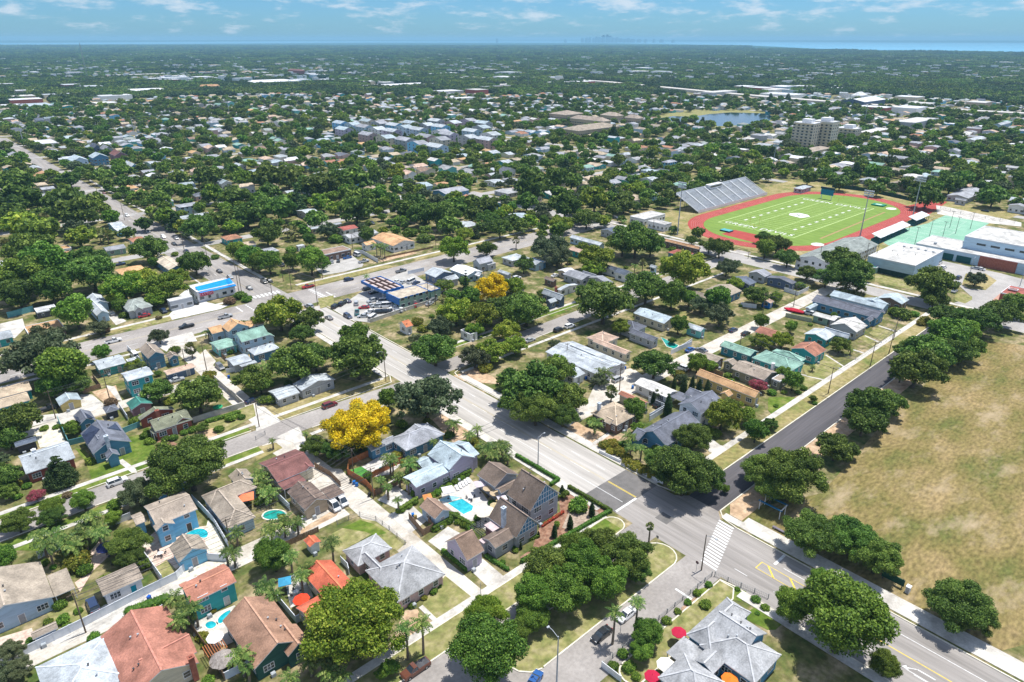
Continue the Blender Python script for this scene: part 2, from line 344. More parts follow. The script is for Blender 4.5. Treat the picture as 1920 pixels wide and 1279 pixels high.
verge('grass_verge', rect(127.2, 322, 74.8, 79.6), DRYG, .09)
verge('grass_verge', rect(67, 105, 177.4, 180), DRYG, .08)
verge('grass_verge', rect(-30, 56, 165.4, 168), LAWN, .08)
verge('grass_verge', rect(-30, 58, 177.8, 180), LAWN, .08)
verge('grass_verge', rect(126, 300, 184.8, 186.8), LAWN, .08)
verge('grass_verge', rect(-30, 96, 284.4, 287.3), DRYG, .08)
verge('grass_verge', rect(126, 175, 283, 288.2), DRYG, .08)
verge('grass_verge', rect(190, 310, 284.6, 288.2), DRYG, .08)
verge('grass_verge', [(127.4,63.6), (131,65.8), (322,65.8), (322,60.5), (127.4,60.5)], DIRT, .08)
kerbs([isl, nv, sv, [(124.2,-50), (124.2,60), (125,64), (127,66), (322,66)], [(322,74.8), (130,74.8), (125.5,76.5), (124.2,82), (124.0,165), (125,168), (130,170)],
  [(107.4,86), (107.4,160), (105.5,165.5), (98,166.6), (72,167.4)], [(56,168.2), (14,169.0), (-60,168.2)], [(107.4,-50), (107.4,50), (106.8,53.4)],
  [(107.4,256), (107.4,181), (105,176.4), (67,177.2)], [(58,177.6), (-60,178.2)], [(123.4,180), (123.4,255)], [(126,184.6), (310,184.6)], [(128,169.7), (310,175.6)]])
sheet('parking_lot', [(129.8,-60), (170,-60), (170,4.5), (129.8,4.5)], .03, nmat('pale_lot', [(.44,.43,.42), (.58,.57,.56)], .2, fine=.1))
# painted markings
def marks(name, rs, mat, z):
    b = MB()
    for s in rs: b.face([(p[0], p[1], z) for p in s])
    return tag(b.build(name, mat), kind='structure')
ZM = .022
sw = [(x, y) for x, y in [(0, 0)]]
xw = []
for i in range(16):
    x = 108.9 + i * .98; y = 57.3 + i * .33
    xw.append(strip(x - .1, y - 2.0, x + .1, y + 2.0, .50))
marks('crosswalk_stripes', xw, PAINTW, ZM)
ln = [rect(112.1, 112.25, 84, 250), rect(119.9, 120.05, -50, 46)]
for y in range(-40, 52, 9): ln.append(rect(112.0, 112.15, y, y + 3))
for y in range(96, 250, 9): ln.append(rect(119.3, 119.45, y, y + 3))
for y in range(98, 245, 14): ln.append(rect(115.6, 115.75, y, y + 7))
ln += [rect(108.2, 115.9, 82.4, 83.0), rect(119.6, 124, 47.6, 48.2), rect(97.5, 98.0, 54, 58)]
ln.append(rect(112.2, 112.35, -50, 22))
marks('white_road_markings', ln, PAINTW, ZM)
yl = [rect(115.9, 116.05, 83, 92), rect(116.2, 116.35, 83, 92), rect(115.3, 115.5, -50, 27), rect(115.6, 115.75, 27, 50), rect(118.2, 118.35, 27, 50), rect(115.6, 118.35, 50, 50.2)]
for y in (31, 36, 41, 46): yl.append(strip(115.7, y, 118.2, y + 2.6, .35))
marks('yellow_road_markings', yl, PAINTY, ZM)
marks('faded_centre_line', [rect(115.8, 115.95, 93, 250), rect(116.15, 116.3, 93, 250)], PAINTF, ZM)
# turn arrow
marks('turn_arrow', [rect(113.6, 113.85, 14, 17), [(113.6,17), (113.85,16.8), (112.9,18.4), (112.7,18.2)], [(112.3,17.9), (113.2,18.7), (112.2,19.3)]], PAINTW, ZM)
marks('asphalt_repair', [rect(113.2, 116.4, 71.6, 75.0)], PATCH, .0185)
fl = []
for x in list(range(-60, 96, 12)) + list(range(130, 325, 12)):
    d = 0 if x < 130 else (x - 130) * .012
    fl += [rect(x, x + 4, 266.8 + d, 267.0 + d), rect(x, x + 4, 277.4 + d, 277.6 + d)]
for y in range(292, 640, 12): fl.append(rect(104.0, 104.2, y, y + 4))
for i in range(9): fl += [rect(98 + .1, 98.7 + .0, 263.6 + i * 1.9, 264.6 + i * 1.9), rect(127, 129.5, 263.6 + i * 1.9, 264.4 + i * 1.9)]
for i in range(9): fl.append(rect(101 + i * 1.8, 102 + i * 1.8, 284.5, 288))
fl += [rect(131.5, 132.1, 263, 271.5), rect(94, 94.6, 273, 280)]
marks('avenue_lane_markings', fl, PAINTW, ZM)
marks('avenue_centre_lines', [rect(-80, 94, 272.0, 272.2), rect(-80, 94, 272.6, 272.8), [(132,272.2), (330,275), (330,275.25), (132,272.45)], rect(107.2, 107.4, 292, 640)], PAINTF, ZM)
# yards: patches surveyed from the photograph -------------------------------------
ZP = [.030]
def patch(name, s, mat, z=None):
    ZP[0] += .0007
    sheet(name, pts(s), (z or ZP[0]), mat)
tile(0, 960, 4)
patch('paver_patio', '600,600 700,440 850,300 760,200 650,330 690,440 560,530', PAVER)
patch('paver_patio', '1040,260 1180,130 1350,130 1580,100 1700,300 1330,420 1200,520 1120,380', PAVER)
patch('gravel_bed', '1560,60 1620,120 1720,330 1560,300 1530,180', SAND)
patch('gravel_bed', '1010,180 1060,170 1160,240 1110,270 1060,250', SAND)
patch('gravel_yard', '1340,470 1500,380 1730,350 1740,385 1340,545', SAND)
patch('yard_grass', '1160,420 1250,360 1340,450 1330,500 1230,530', LAWN2)
patch('driveway', '640,800 780,700 1300,540 1370,560 1160,690 980,740 950,800 760,890 640,900 200,1130 150,1090', CONC)
patch('driveway', '-40,1200 120,1100 640,930 660,960 300,1130 -30,1260', ALLEY)
patch('patio', '-60,960 240,870 260,950 200,1010 -60,1010', PAVER)
patch('patio', '1460,820 1760,700 1900,900 1700,1000 1560,1010 1450,930', CONC)
patch('yard_grass', '340,750 500,660 640,740 660,790 560,830 420,860', LAWN2)
patch('front_lawn', '-60,240 420,190 480,260 300,290 -60,290', LAWN)
tile(480, 960, 4)
patch('back_lawn', '560,170 780,50 900,70 1130,230 1060,290 1010,270 880,160 650,290 640,320 560,260', LAWN2)
patch('lawn_patch', '640,120 780,60 880,90 980,160 900,180 820,150', LAWN)
patch('front_yard', '1270,640 1420,480 1620,640 1580,720 1370,850 1240,730', LAWN2)
patch('front_walk', '1220,720 1250,700 1500,940 1480,970', CONC, .105)
patch('dirt_strip', '340,130 560,0 620,0 600,30 330,170', DIRT)
patch('concrete_pad', '1290,220 1440,110 1530,160 1560,190 1400,300', CONC)
patch('driveway', '1600,430 1700,350 1900,520 1780,600', CONC)
patch('patio', '1290,10 1500,-150 1600,-100 1850,100 1800,200 1700,120 1560,100 1420,60', CONC)
patch('patio', '990,20 1170,-50 1290,60 1160,160', CONC)
patch('patio', '210,500 360,430 430,640 260,720', CONC)
patch('dirt_yard', '1120,740 1210,730 1300,860 1240,980 1060,1080 1040,900', DIRT)
tile(960, 840, 5.33)
patch('mulch_bed', '100,1140 960,640 570,410 470,500 480,640 280,780 200,1010 80,1090', MULCH)
patch('gravel_bed', '600,560 860,640 880,680 640,830 500,800', nmat('brown_gravel', [(.28,.21,.16), (.42,.34,.27)], .8, fine=.25, bscale=2))
tile(1220, 1100, 6.4)
patch('front_lawn', '560,40 860,-60 1150,60 1080,180 910,140 700,300 560,110', LAWN)
patch('side_lawn', '1200,280 1330,210 1600,430 1500,520 1400,520 1140,390', LAWN)
patch('garden_bed', '370,250 560,100 720,220 610,380 430,520 340,400', nmat('garden_soil', [(.12,.16,.05), (.30,.20,.13), (.36,.24,.16)], .5, fine=.3))
patch('brick_path', '365,255 425,240 620,375 575,400', nmat('brick_path', [(.42,.20,.14), (.55,.30,.22)], 1.5), .04)
tile(0, 640, 4)
patch('front_lawn', '560,800 640,900 690,1040 1180,880 1230,840 1040,700 960,720 980,800 860,880 700,900 640,820', LAWN)
patch('front_walk', '880,900 920,885 1020,960 1030,990 990,990', CONC, .105)
patch('driveway', '260,560 470,540 700,440 770,500 450,590 240,640', CONC)
patch('driveway', '600,400 690,400 790,480 620,540', CONC)
patch('dirt_yard', '690,380 870,330 900,440 800,480', DIRT)
patch('driveway', '790,330 860,340 920,450 880,440', CONC)
patch('sand_lot', '260,680 440,640 500,770 300,800', SAND)
patch('front_yard', '1140,880 1200,700 1330,770 1200,860', MULCH)
patch('garden', '1560,600 1900,470 1918,560 1640,700 1540,700', LAWN2)
patch('front_yard', '1480,690 1600,650 1640,720 1540,760 1420,740', DIRT)
patch('yard_grass', '720,280 880,240 900,300 760,330', LAWN2)
patch('dirt_yard', '1440,160 1540,60 1620,150 1560,230 1480,210', ALLEY)
tile(480, 640, 4)
patch('front_lawn', '60,510 280,430 500,400 640,280 760,310 920,280 930,300 120,570', DRYG)
patch('driveway', '0,500 60,490 190,600 0,680', CONC)
patch('driveway', '150,720 320,640 460,900 380,960 280,760', CONC)
patch('yard_strip', '0,800 150,760 200,800 0,900', DRYG)
patch('concrete_yard', '380,940 640,960 760,1100 640,1190 560,1060 470,1060', ALLEY)
patch('pool_deck', '760,960 1040,800 1100,790 1170,860 1000,1000 800,1030', nmat('pale_deck', [(.46,.44,.41), (.58,.56,.53)], .5, fine=.06))
patch('artificial_turf', '700,970 790,940 890,1000 800,1040', nmat('turf', [(.05,.20,.03), (.08,.27,.05)], .9))
patch('patio', '910,1190 1060,1090 1170,1160 1180,1210 1060,1260', nmat('pale_deck', None))
patch('dirt_yard', '1320,590 1400,540 1560,600 1640,720 1480,760', DIRT)
patch('pool_deck', '1390,1130 1600,1020 1700,1140 1800,1279 1600,1340 1400,1240', nmat('pale_deck', None))
patch('dirt_yard', '1480,260 1650,200 1900,330 1560,300', DIRT)
patch('driveway', '990,1060 1080,1010 1080,1150 960,1190', CONC)
tile(960, 640, 4)
patch('front_yard', '380,680 480,600 560,650 700,690 560,790', DIRT)
patch('front_walk', '560,790 715,685 740,700 590,800', CONC, .04)
patch('front_yard', '590,800 740,700 830,720 660,840', DIRT)
patch('parking_pad', '530,520 620,330 780,230 900,200 1000,270 900,390 700,470', ALLEY)
patch('lawn_patch', '1530,850 1640,810 1710,880 1560,990', LAWN)
patch('driveway', '1370,690 1420,670 1560,780 1640,800 1780,840 1710,890 1640,810 1530,850 1480,830', CONC)
patch('lawn_patch', '1650,790 1830,700 1910,740 1790,830', LAWN)
tile(1440, 640, 4)
patch('lawn_patch', '0,420 190,420 240,440 110,510 40,560 0,520', LAWN)
patch('lawn_patch', '330,380 400,360 470,400 420,440 270,430', LAWN)
patch('lawn_patch', '190,480 260,450 350,500 290,530', LAWN)
patch('front_yard', '250,190 420,100 560,190 440,290 290,260', LAWN2)
patch('front_yard', '220,250 400,290 300,350 240,310', LAWN2)
tile(1380, 540, 6.393)
patch('front_yard', '1590,540 1720,460 1880,540 1740,640', LAWN2)
patch('front_yard', '1450,600 1530,570 1690,650 1640,700', LAWN2)
for s in ('1700,455 1720,450 1915,515 1905,530', '1530,575 1550,570 1720,645 1700,655', '1395,745 1410,735 1535,775 1520,785', '1060,810 1080,800 1300,940 1280,955', '760,1040 780,1030 960,1070 1080,1100 1040,1110'):
    patch('front_walk', s, CONC, .06)
tile(0, 540, 4)
patch('shop_forecourt', '1290,180 1480,60 1560,110 1650,130 1720,130 1650,160 1290,240 1270,200', nmat('bright_concrete', [(.52,.51,.50), (.66,.65,.63)], .3, fine=.06))
patch('parking_lot', '1340,60 1400,10 1640,-60 1700,-20 1500,60', nmat('bright_concrete', None))
patch('lawn_patch', '920,290 1060,250 1110,290 1000,320', LAWN2)
patch('lawn_patch', '1100,250 1240,215 1290,240 1150,280', LAWN2)
patch('driveway', '800,200 860,190 950,250 870,280', CONC)
patch('driveway', '0,270 170,230 190,300 110,380 0,340', CONC)
patch('parking_pad', '1130,410 1440,330 1480,400 1300,420 1250,480', CONC)
tile(560, 460, 6.4)
patch('car_lot', '420,780 800,530 1300,300 1500,420 1720,470 1780,520 1560,700 1250,790 860,930 620,900', nmat('lot_concrete', [(.34,.325,.30), (.47,.455,.43)], .2, fine=.08))
patch('corner_grass', '230,640 420,600 420,720 260,760', LAWN2)
patch('parking_lot', '190,260 380,170 640,120 780,230 760,260 540,320 300,360 240,320', nmat('lot_concrete', None))
patch('dirt_yard', '940,170 1380,80 1420,100 1000,200', DIRT)
tile(840, 440, 6.393)
patch('front_lawn', '1190,940 1340,880 1430,930 1240,990', LAWN)
patch('front_lawn', '1360,870 1400,830 1480,830 1480,900 1440,910', LAWN)
patch('yard_grass', '560,380 640,340 830,440 700,470', LAWN2)
tile(1120, 540, 6.393)
patch('dirt_yard', '930,300 1080,280 1350,430 1250,450 950,340', DRYG)
patch('yard_grass', '370,900 440,870 480,930 440,990 390,960', DRYG)
tile(1640, 430, 6.732)
patch('school_drive', '860,400 1600,560 1900,640 2300,760 2300,1000 1700,960 1420,1040 1000,930 1230,860 960,620 760,480', nmat('pale_street', None))
patch('school_grass', '1100,700 1150,560 1400,560 1540,650 1400,770 1180,750', DRYG)
patch('school_grass', '1010,830 1090,800 1230,850 1230,890 1140,940 1010,900', LAWN2)
patch('school_grass', '0,560 520,680 470,770 0,660', LAWN2)
patch('school_terrace', '1480,900 1620,780 1880,820 2200,930 2000,1000', nmat('brick_plaza', [(.40,.22,.17), (.52,.32,.25)], .6))
# ---------------------------------------------------------------- houses
LM = []        # landmarks (phrase, x, y) for labels
OCC = []       # occupied rectangles, used when filling in vegetation
WINS = {}
def window_mesh(w, h):
    k = (w, h)
    if k in WINS: return WINS[k]
    p = MB(); p.box(-w/2, w/2, -.03, .03, 0, h)
    p = p.mesh('window', GLASS)
    f = MB(); t = .11
    f.box(-w/2-t, w/2+t, -.07, .05, -t-.04, 0); f.box(-w/2-t, w/2+t, -.07, .05, h, h+t)
    f.box(-w/2-t, -w/2, -.07, .05, 0, h); f.box(w/2, w/2+t, -.07, .05, 0, h); f.box(-w/2, w/2, -.05, .04, h/2-.03, h/2+.03)
    if w > 1.5:
        for i in range(1, int(w / .9) + 1):
            x = -w/2 + i * w / (int(w / .9) + 1); f.box(x-.05, x+.05, -.06, .045, .0, h)
    f = f.mesh('frame', TRIM)
    s = MB(); s.box(-w/2-.06, w/2+.06, -.07, .05, -.08, h+.08, 1); s.box(-w/2, w/2, -.10, .0, 0, h, 0)
    s = s.mesh('window', [GLASS, TRIM])
    WINS[k] = (p, f, s); return WINS[k]
def add_window(root, off, x, y, z, rz, w, h, det):
    """outward direction is local -y"""
    p, f, s = window_mesh(w, h)
    if det:
        o = link('window', p, root, (x - off[0], y - off[1], z), rz); link('frame', f, o)
    else: link('window', s, root, (x - off[0], y - off[1], z), rz)
DOORS = {}
def add_door(root, off, x, y, z, rz, col=(.35,.35,.37), w=1.0, h=2.1, name='door'):
    k = (col, w, h, name)
    if k not in DOORS:
        m = nmat('door_%02d' % len(DOORS), [sh(col, .9), col], 1); b = MB(); b.box(-w/2, w/2, -.06, .04, 0, h, 0)
        b.box(-w/2-.1, -w/2, -.08, .05, 0, h+.1, 1); b.box(w/2, w/2+.1, -.08, .05, 0, h+.1, 1); b.box(-w/2, w/2, -.08, .05, h, h+.1, 1)
        if w > 2:
            for i in range(1, 4): b.box(-w/2, w/2, -.075, -.06, h*i/4-.02, h*i/4+.02, 1)
        hb = MB(); hb.box(w*.32, w*.40, -.12, -.06, h*.45, h*.5); DOORS[k] = (b.mesh(name, [m, TRIM]), hb.mesh('handle', METALD))
    o = link(name, DOORS[k][0], root, (x - off[0], y - off[1], z), rz); link('handle', DOORS[k][1], o); return o
def slope_slab(b, quad, t, m, mt):
    """thick roof plane: quad = top corners in order"""
    lo = [(p[0], p[1], p[2] - t) for p in quad]; n = len(quad)
    b.face(quad, m); b.face(lo[::-1], mt)
    for i in range(n):
        j = (i + 1) % n; b.face([quad[j], quad[i], lo[i], lo[j]], mt)
def roof_geo(b, x0, x1, y0, y1, e, typ, rise, cap=True):
    t = .20; axis = 'x' if 'x' in typ else ('y' if 'y' in typ else ('x' if (x1-x0) > (y1-y0) else 'y')); k = typ[0]
    if k == 'f' or k == 'c':
        th = .35 if k == 'f' else .14
        b.box(x0, x1, y0, y1, e - th, e, 1, top=0)
        if k == 'f':
            w = .22
            for a in ((x0-.02,x1+.02,y0-.02,y0+w),(x0-.02,x1+.02,y1-w,y1+.02),(x0-.02,x0+w,y0+w,y1-w),(x1-w,x1+.02,y0+w,y1-w)): b.box(*a, e - .3, e + .16, 1)
        return
    if k == 's':   # shed: typ sN direction it falls to
        d = typ[1]
        z = {'a': (e, e, e+rise, e+rise), 'b': (e+rise, e+rise, e, e), 'l': (e, e+rise, e+rise, e), 'r': (e+rise, e, e, e+rise)}[d]
        slope_slab(b, [(x0,y0,z[0]),(x1,y0,z[1]),(x1,y1,z[2]),(x0,y1,z[3])], t, 0, 1); return
    X, Y = (lambda a, c: (a, c)), None
    if axis == 'y': u0, u1, v0, v1 = y0, y1, x0, x1
    else: u0, u1, v0, v1 = x0, x1, y0, y1
    def P(u, v, z): return (u, v, z) if axis == 'x' else (v, u, z)
    vm = (v0 + v1) / 2; ins = 0.0 if k == 'g' else min((v1 - v0) / 2, (u1 - u0) / 2 - .01)
    a, c = P(u0 + ins, vm, e + rise), P(u1 - ins, vm, e + rise)
    A, B, C, D = P(u0, v0, e), P(u1, v0, e), P(u1, v1, e), P(u0, v1, e)
    q1 = [A, B, c, a]; q2 = [C, D, a, c]
    if axis == 'y': q1 = q1[::-1]; q2 = q2[::-1]
    slope_slab(b, q1, t, 0, 1); slope_slab(b, q2, t, 0, 1)
    if k == 'h':
        q3 = [B, C, c]; q4 = [D, A, a]
        if axis == 'y': q3 = q3[::-1]; q4 = q4[::-1]
        slope_slab(b, q3, t, 0, 1); slope_slab(b, q4, t, 0, 1)
        if cap:
            for p, q in ((A, a), (D, a), (B, c), (C, c)): b.bar((p[0], p[1], p[2] + .02), (q[0], q[1], q[2] + .02), .30, .07, 2)
    if cap and (Vector(a) - Vector(c)).length > .2: b.bar((a[0], a[1], a[2] + .02), (c[0], c[1], c[2] + .02), .32, .08, 2)
def parse_wing(s):
    """'x1,y1 x2,y2 eave type rise' (two opposite eave corners) or 'x,y L12x9 eave type rise'"""
    f = s.split(); e = float(f[2]); p = tq(f[0], e)
    if f[1][0] in 'LRTB':
        dx, dy = [float(t) for t in f[1][1:].split('x')]; c = f[1][0]
        x0 = p[0] if c in 'LB' else p[0] - dx; y0 = p[1] if c in 'BR' else p[1] - dy
        x1, y1 = x0 + dx, y0 + dy
    else:
        q = tq(f[1], e); x0, x1 = sorted((p[0], q[0])); y0, y1 = sorted((p[1], q[1]))
    x1 = max(x1, x0 + 2.2); y1 = max(y1, y0 + 2.2)
    return [x0, x1, y0, y1, e, f[3], float(f[4]) if len(f) > 4 else 0.0]
def wing_walls(wb, w, o, m=0, z0=0):
    x0, x1, y0, y1, e, typ, rise = w; t = .16
    if typ[0] == 'f': o = 0.0
    wb.box(x0 + o, x1 - o, y0 + o, y1 - o, z0, e - .12, m, bottom=False)
    if typ[0] == 'g':
        ax = 'x' if 'x' in typ else 'y'
        if ax == 'x':
            h = (y1 - y0) / 2; zb = e - t + rise * o / h; zt = e - t + rise; ym = (y0 + y1) / 2
            for x, fl in ((x0 + o, 1), (x1 - o, 0)):
                p = [(x, y0 + o, e - .14), (x, y1 - o, e - .14), (x, y1 - o, zb), (x, ym, zt), (x, y0 + o, zb)]
                wb.face(p[::-1] if fl else p, m)
        else:
            h = (x1 - x0) / 2; zb = e - t + rise * o / h; zt = e - t + rise; xm = (x0 + x1) / 2
            for y, fl in ((y0 + o, 0), (y1 - o, 1)):
                p = [(x0 + o, y, e - .14), (x1 - o, y, e - .14), (x1 - o, y, zb), (xm, y, zt), (x0 + o, y, zb)]
                wb.face(p[::-1] if fl else p, m)
    if typ[0] == 's':
        d = typ[1]; z = {'a': (0, 0, 1, 1), 'b': (1, 1, 0, 0), 'l': (0, 1, 1, 0), 'r': (1, 0, 0, 1)}[d]
        c = [(x0+o, y0+o), (x1-o, y0+o), (x1-o, y1-o), (x0+o, y1-o)]
        for i in range(4):
            j = (i + 1) % 4
            wb.face([(*c[i], e-.13), (*c[j], e-.13), (*c[j], e-t+rise*z[j]), (*c[i], e-t+rise*z[i])], m)
def house(label, short, wings, wall, roof, cat='house', name='house', trim=None, door='-y', dcol=(.35,.35,.37), win=True, win_w=1.1, canopy=(), solar=(), chim=(), vents=1, cap=True, group=None, ov=.42, garage=None, det=None):
    W_ = [parse_wing(s) for s in wings.split(';') if s.strip()]
    for i, w in enumerate(W_): w[4] += .013 * i; w[0] -= .007 * i; w[3] += .009 * i
    big = W_[0]; off = ((big[0] + big[1]) / 2, (big[2] + big[3]) / 2, 0)
    root = empty(name, off); tag(root, label, cat, group)
    if short: LM.append((short, off[0], off[1]))
    for w in W_: OCC.append((w[0] - 1, w[1] + 1, w[2] - 1, w[3] + 1))
    d = math.hypot(off[0], off[1])
    if det is None: det = d < 260
    wm = wallm(wall); wb = MB(); rb = MB(); can = []
    tr = TRIM if trim is None else trim
    for w in W_:
        x0, x1, y0, y1, e, typ, rise = w
        roof_geo(rb, x0, x1, y0, y1, e, typ, rise, cap)
        if typ[0] == 'c':
            for px, py in ((x0+.2,y0+.2),(x1-.2,y0+.2),(x1-.2,y1-.2),(x0+.2,y1-.2)): can.append((px, py, e))
        else: wing_walls(wb, w, ov)
    # walls, roof and canopy posts
    wb.build('wall', wm, root, off=off)
    rb.build('roof', [roofm(roof), tr, capm(roof)], root, off=off)
    for px, py, e in can: pb_ = MB(); pb_.box(px-.07, px+.07, py-.07, py+.07, 0, e - .14); pb_.build('post', TRIM, root, off=off)
    # windows and door
    used_door = False
    for wi, w in enumerate(W_):
        x0, x1, y0, y1, e, typ, rise = w
        if typ[0] == 'c' or not win: continue
        o = 0.0 if typ[0] == 'f' else ov
        for side in ('-y', '-x', '+x', '+y'):
            if side in ('-y', '+y'): L_, a0 = x1 - x0 - 2*o, x0 + o; fix = y0 + o if side == '-y' else y1 - o
            else: L_, a0 = y1 - y0 - 2*o, y0 + o; fix = x0 + o if side == '-x' else x1 - o
            n = max(0, int(L_ / 3.0)); rz = {'-y': 0, '+y': math.pi, '-x': -math.pi/2, '+x': math.pi/2}[side]
            if L_ > 2.4 and n == 0: n = 1
            for i in range(n):
                a = a0 + L_ * (i + .5) / n; x, y = (a, fix) if side[1] == 'y' else (fix, a)
                ox, oy = {'-y': (0,-.3), '+y': (0,.3), '-x': (-.3,0), '+x': (.3,0)}[side]
                if any(v is not w and v[5][0] != 'c' and v[0]+.2 < x+ox < v[1]-.2 and v[2]+.2 < y+oy < v[3]-.2 for v in W_): continue
                lev = 2 if e > 4.8 else 1
                for fl in range(lev):
                    zz = 1.15 + 2.75 * fl
                    if fl == 0 and not used_door and side == door and wi == 0 and i == n // 2:
                        add_door(root, off, x, y, .15, rz, dcol); used_door = True; continue
                    if fl == 0 and garage and side == garage and wi == 0 and i == n // 2: add_door(root, off, x, y, .05, rz, (.42,.36,.28), min(4.8, L_ * .7), 2.2, 'garage_door'); continue
                    if garage and side == garage and wi == 0: continue
                    if side == '+y' and (i % 2): continue
                    ww = win_w if (i + wi) % 3 else win_w + .7
                    if e < 2.75: ww = .8
                    if ww > L_ - .6: ww = .8
                    add_window(root, off, x, y, zz if e > 2.75 else 1.0, rz, ww, 1.25 if e > 2.75 else .8, det)
    # roof furniture
    rng = random.Random(len(LM) * 7 + 3)
    def rz_at(x, y):
        best = None
        for x0, x1, y0, y1, e, typ, rise in W_:
            if x0 <= x <= x1 and y0 <= y <= y1:
                if typ[0] in 'fc': z = e
                elif typ[0] == 's': z = e + rise / 2
                else:
                    ax = 'x' if 'x' in typ else ('y' if 'y' in typ else ('x' if (x1-x0) > (y1-y0) else 'y'))
                    tt = (abs(y - (y0+y1)/2) / ((y1-y0)/2)) if ax == 'x' else (abs(x - (x0+x1)/2) / ((x1-x0)/2)); z = e + rise * (1 - tt)
                    if typ[0] == 'h':
                        hh = min(x1-x0, y1-y0) / 2; z = min(z, e + rise * min(1, min(x-x0, x1-x, y-y0, y1-y) / hh))
                best = z if best is None else max(best, z)
        return best
    for i in range(vents if det else 0):
        w = W_[0]
        if w[5][0] == 'c': break
        for q in range(2):
            x = w[0] + (w[1]-w[0]) * rng.uniform(.2, .8); y = w[2] + (w[3]-w[2]) * rng.uniform(.2, .8); z = rz_at(x, y)
            v = MB(); v.tube((x, y, z - .15), (x, y, z + .38), .09, .09, 6); v.box(x-.16, x+.16, y-.16, y+.16, z + .36, z + .46); v.build('roof_vent', GALV if q else METALD, root, off=off)
    if det and W_[0][5][0] != 'c':
        w = W_[0]; a_ = MB(); x_ = w[0] + (w[1]-w[0])*.3; y_ = w[2] - .35; a_.box(x_-.4, x_+.4, y_-.4, y_+.3, 0, .8); a_.box(x_-.3, x_+.3, y_-.3, y_+.2, .8, .86); a_.build('air_conditioner', GALV, root, off=off)
    for c in chim:
        s, hh, mat = c; x, y = tq(s, hh); cb = MB(); cb.box(x-.45, x+.45, y-.4, y+.4, 0.2, hh); cb.box(x-.55, x+.55, y-.5, y+.5, hh, hh+.15); cb.box(x-.2, x+.2, y-.2, y+.2, hh+.15, hh+.4)
        cb.build('chimney', mat, root, off=off)
    for s in solar:
        q = [tp(*[float(t) for t in p.split(',')], 4.6) for p in s.split()]
        sb = MB(); c0 = [(x, y, (rz_at(x, y) or 4.5) + .10) for x, y in q]
        slope_slab(sb, c0 if True else c0, .08, 0, 0)
        sb.build('solar_panel', SOLAR, root, off=off)
    return root
SOLAR = nmat('solar_glass', [(.012,.018,.04), (.03,.04,.075)], 1.0, rough=.2, spec=.6)
BRK = nmat('red_brick', [(.25,.08,.05), (.38,.14,.10)], 1.5)
STONE = nmat('pale_stone', [(.40,.45,.52), (.62,.68,.74)], 1.2, fine=.2)
H = house
tile(0, 960, 4)
H('light blue house with grey-brown gable roof and white metal patio cover', 'the white patio cover house', '405,635 R15x13.5 3.3 gy 2.8;240,690 R6x3 3.0 gy 1.7;350,480 565,570 2.7 c', 'lblue', 'taupe')
H('long white garage with taupe roof and turquoise door beside white vinyl fence', 'the white garage with turquoise door', '715,510 1075,495 3.2 gx 0.9', 'white', 'taupe', cat='garage', name='garage', dcol=(.0,.25,.35), vents=0)
H('narrow low shed with taupe roof along the white alley fence', 'the low taupe shed', '228,905 436,868 2.5 gx .5', 'lblue', 'taupe', cat='shed', name='shed', vents=0, win=False)
H('large house with red-brown shingle hip roof at the bottom edge', 'the red-brown roofed house', '752,935 L11.5x18 3.3 gy 2.6;1478,1050 R8.5x6 3.2 gx 1.9', 'cream', 'brick', chim=[('1430,1090', 5.5, BRK)], vents=2)
H('house under a pale grey low hip roof in the bottom left corner', 'the pale grey hip roof house', '265,1165 L12x13 3.1 hy 1.3', 'white', 'lgrey')
H('teal two storey house with terracotta gable roof beside a small pool', 'the teal house with terracotta roof', '1340,545 1775,520 5.0 gx 1.1', 'teal', 'rust', dcol=(.6,.6,.6))
H('dark green house with broad tan-brown gable roof behind the yellow-green tree', 'the broad brown gable house', '1668,815 2285,962 3.5 gy 2.8;2160,1085 B4.5x6 3.4 gy 1.5', 'dgreen', 'rust2', vents=2)
tile(240, 820, 5.33)
H('bright sky blue two storey house with taupe roof and back gable by kidney pool', 'the sky blue house', '155,690 695,715 5.3 gx 1.4;275,930 470,860 5.0 gy 1.2;25,785 150,850 3.4 gx .5;290,590 375,590 4.2 gy .9', 'sky', 'taupe', dcol=(.12,.08,.06), vents=1)
H('small sky blue garage with taupe gable roof behind curved white fence', 'the sky blue garage', '410,1100 810,1115 3.1 gy 1.9', 'sky', 'taupe', cat='garage', name='garage', garage='-y', vents=0)
H('rambling single storey house with taupe hip roofs beside orange patio canopy', 'the taupe hip roof house', '1000,385 1275,410 3.2 gy 1.1;735,585 1288,500 3.25 hx 1.9;738,592 1275,795 3.3 hy 2.0', 'lblue', 'taupe', vents=2)
tile(480, 960, 4)
H('pink house under grey metal pyramid roof with turquoise front steps', 'the grey pyramid roof house', '820,440 1420,465 3.1 hy 2.7;650,290 1020,272 2.9 hx 1.4;770,330 960,470 3.25 hy 1.0', 'pink', 'gmetal', chim=[], vents=2, cap=True, door='-x')
H('house with bright orange tile roof partly under the yellow-green tree', 'the orange tiled house', '355,465 830,640 3.3 gy 1.7;298,718 L11x7 3.3 gx 1.5', 'cream', 'orange')
H('tiny white shed with bright orange roof beside dirt alley', 'the orange roofed shed', '355,212 490,222 2.5 gy .5', 'white', 'orange', cat='shed', name='shed', win=False, vents=0)
tile(700, 820, 5.33)
GARL = H('lilac garage with steep brown gable roof attached beside the half-timbered house', 'the lilac garage', '710,1045 1110,1130 3.5 gx 3.2', 'lilac', 'brown', cat='garage', name='garage', garage='-y', vents=0)
H('small brown roofed pool house behind clipped hedges', 'the brown roofed pool house', '460,690 780,730 3.2 gy 1.4', 'lblue', 'brown', cat='pool house', name='pool_house', vents=0)
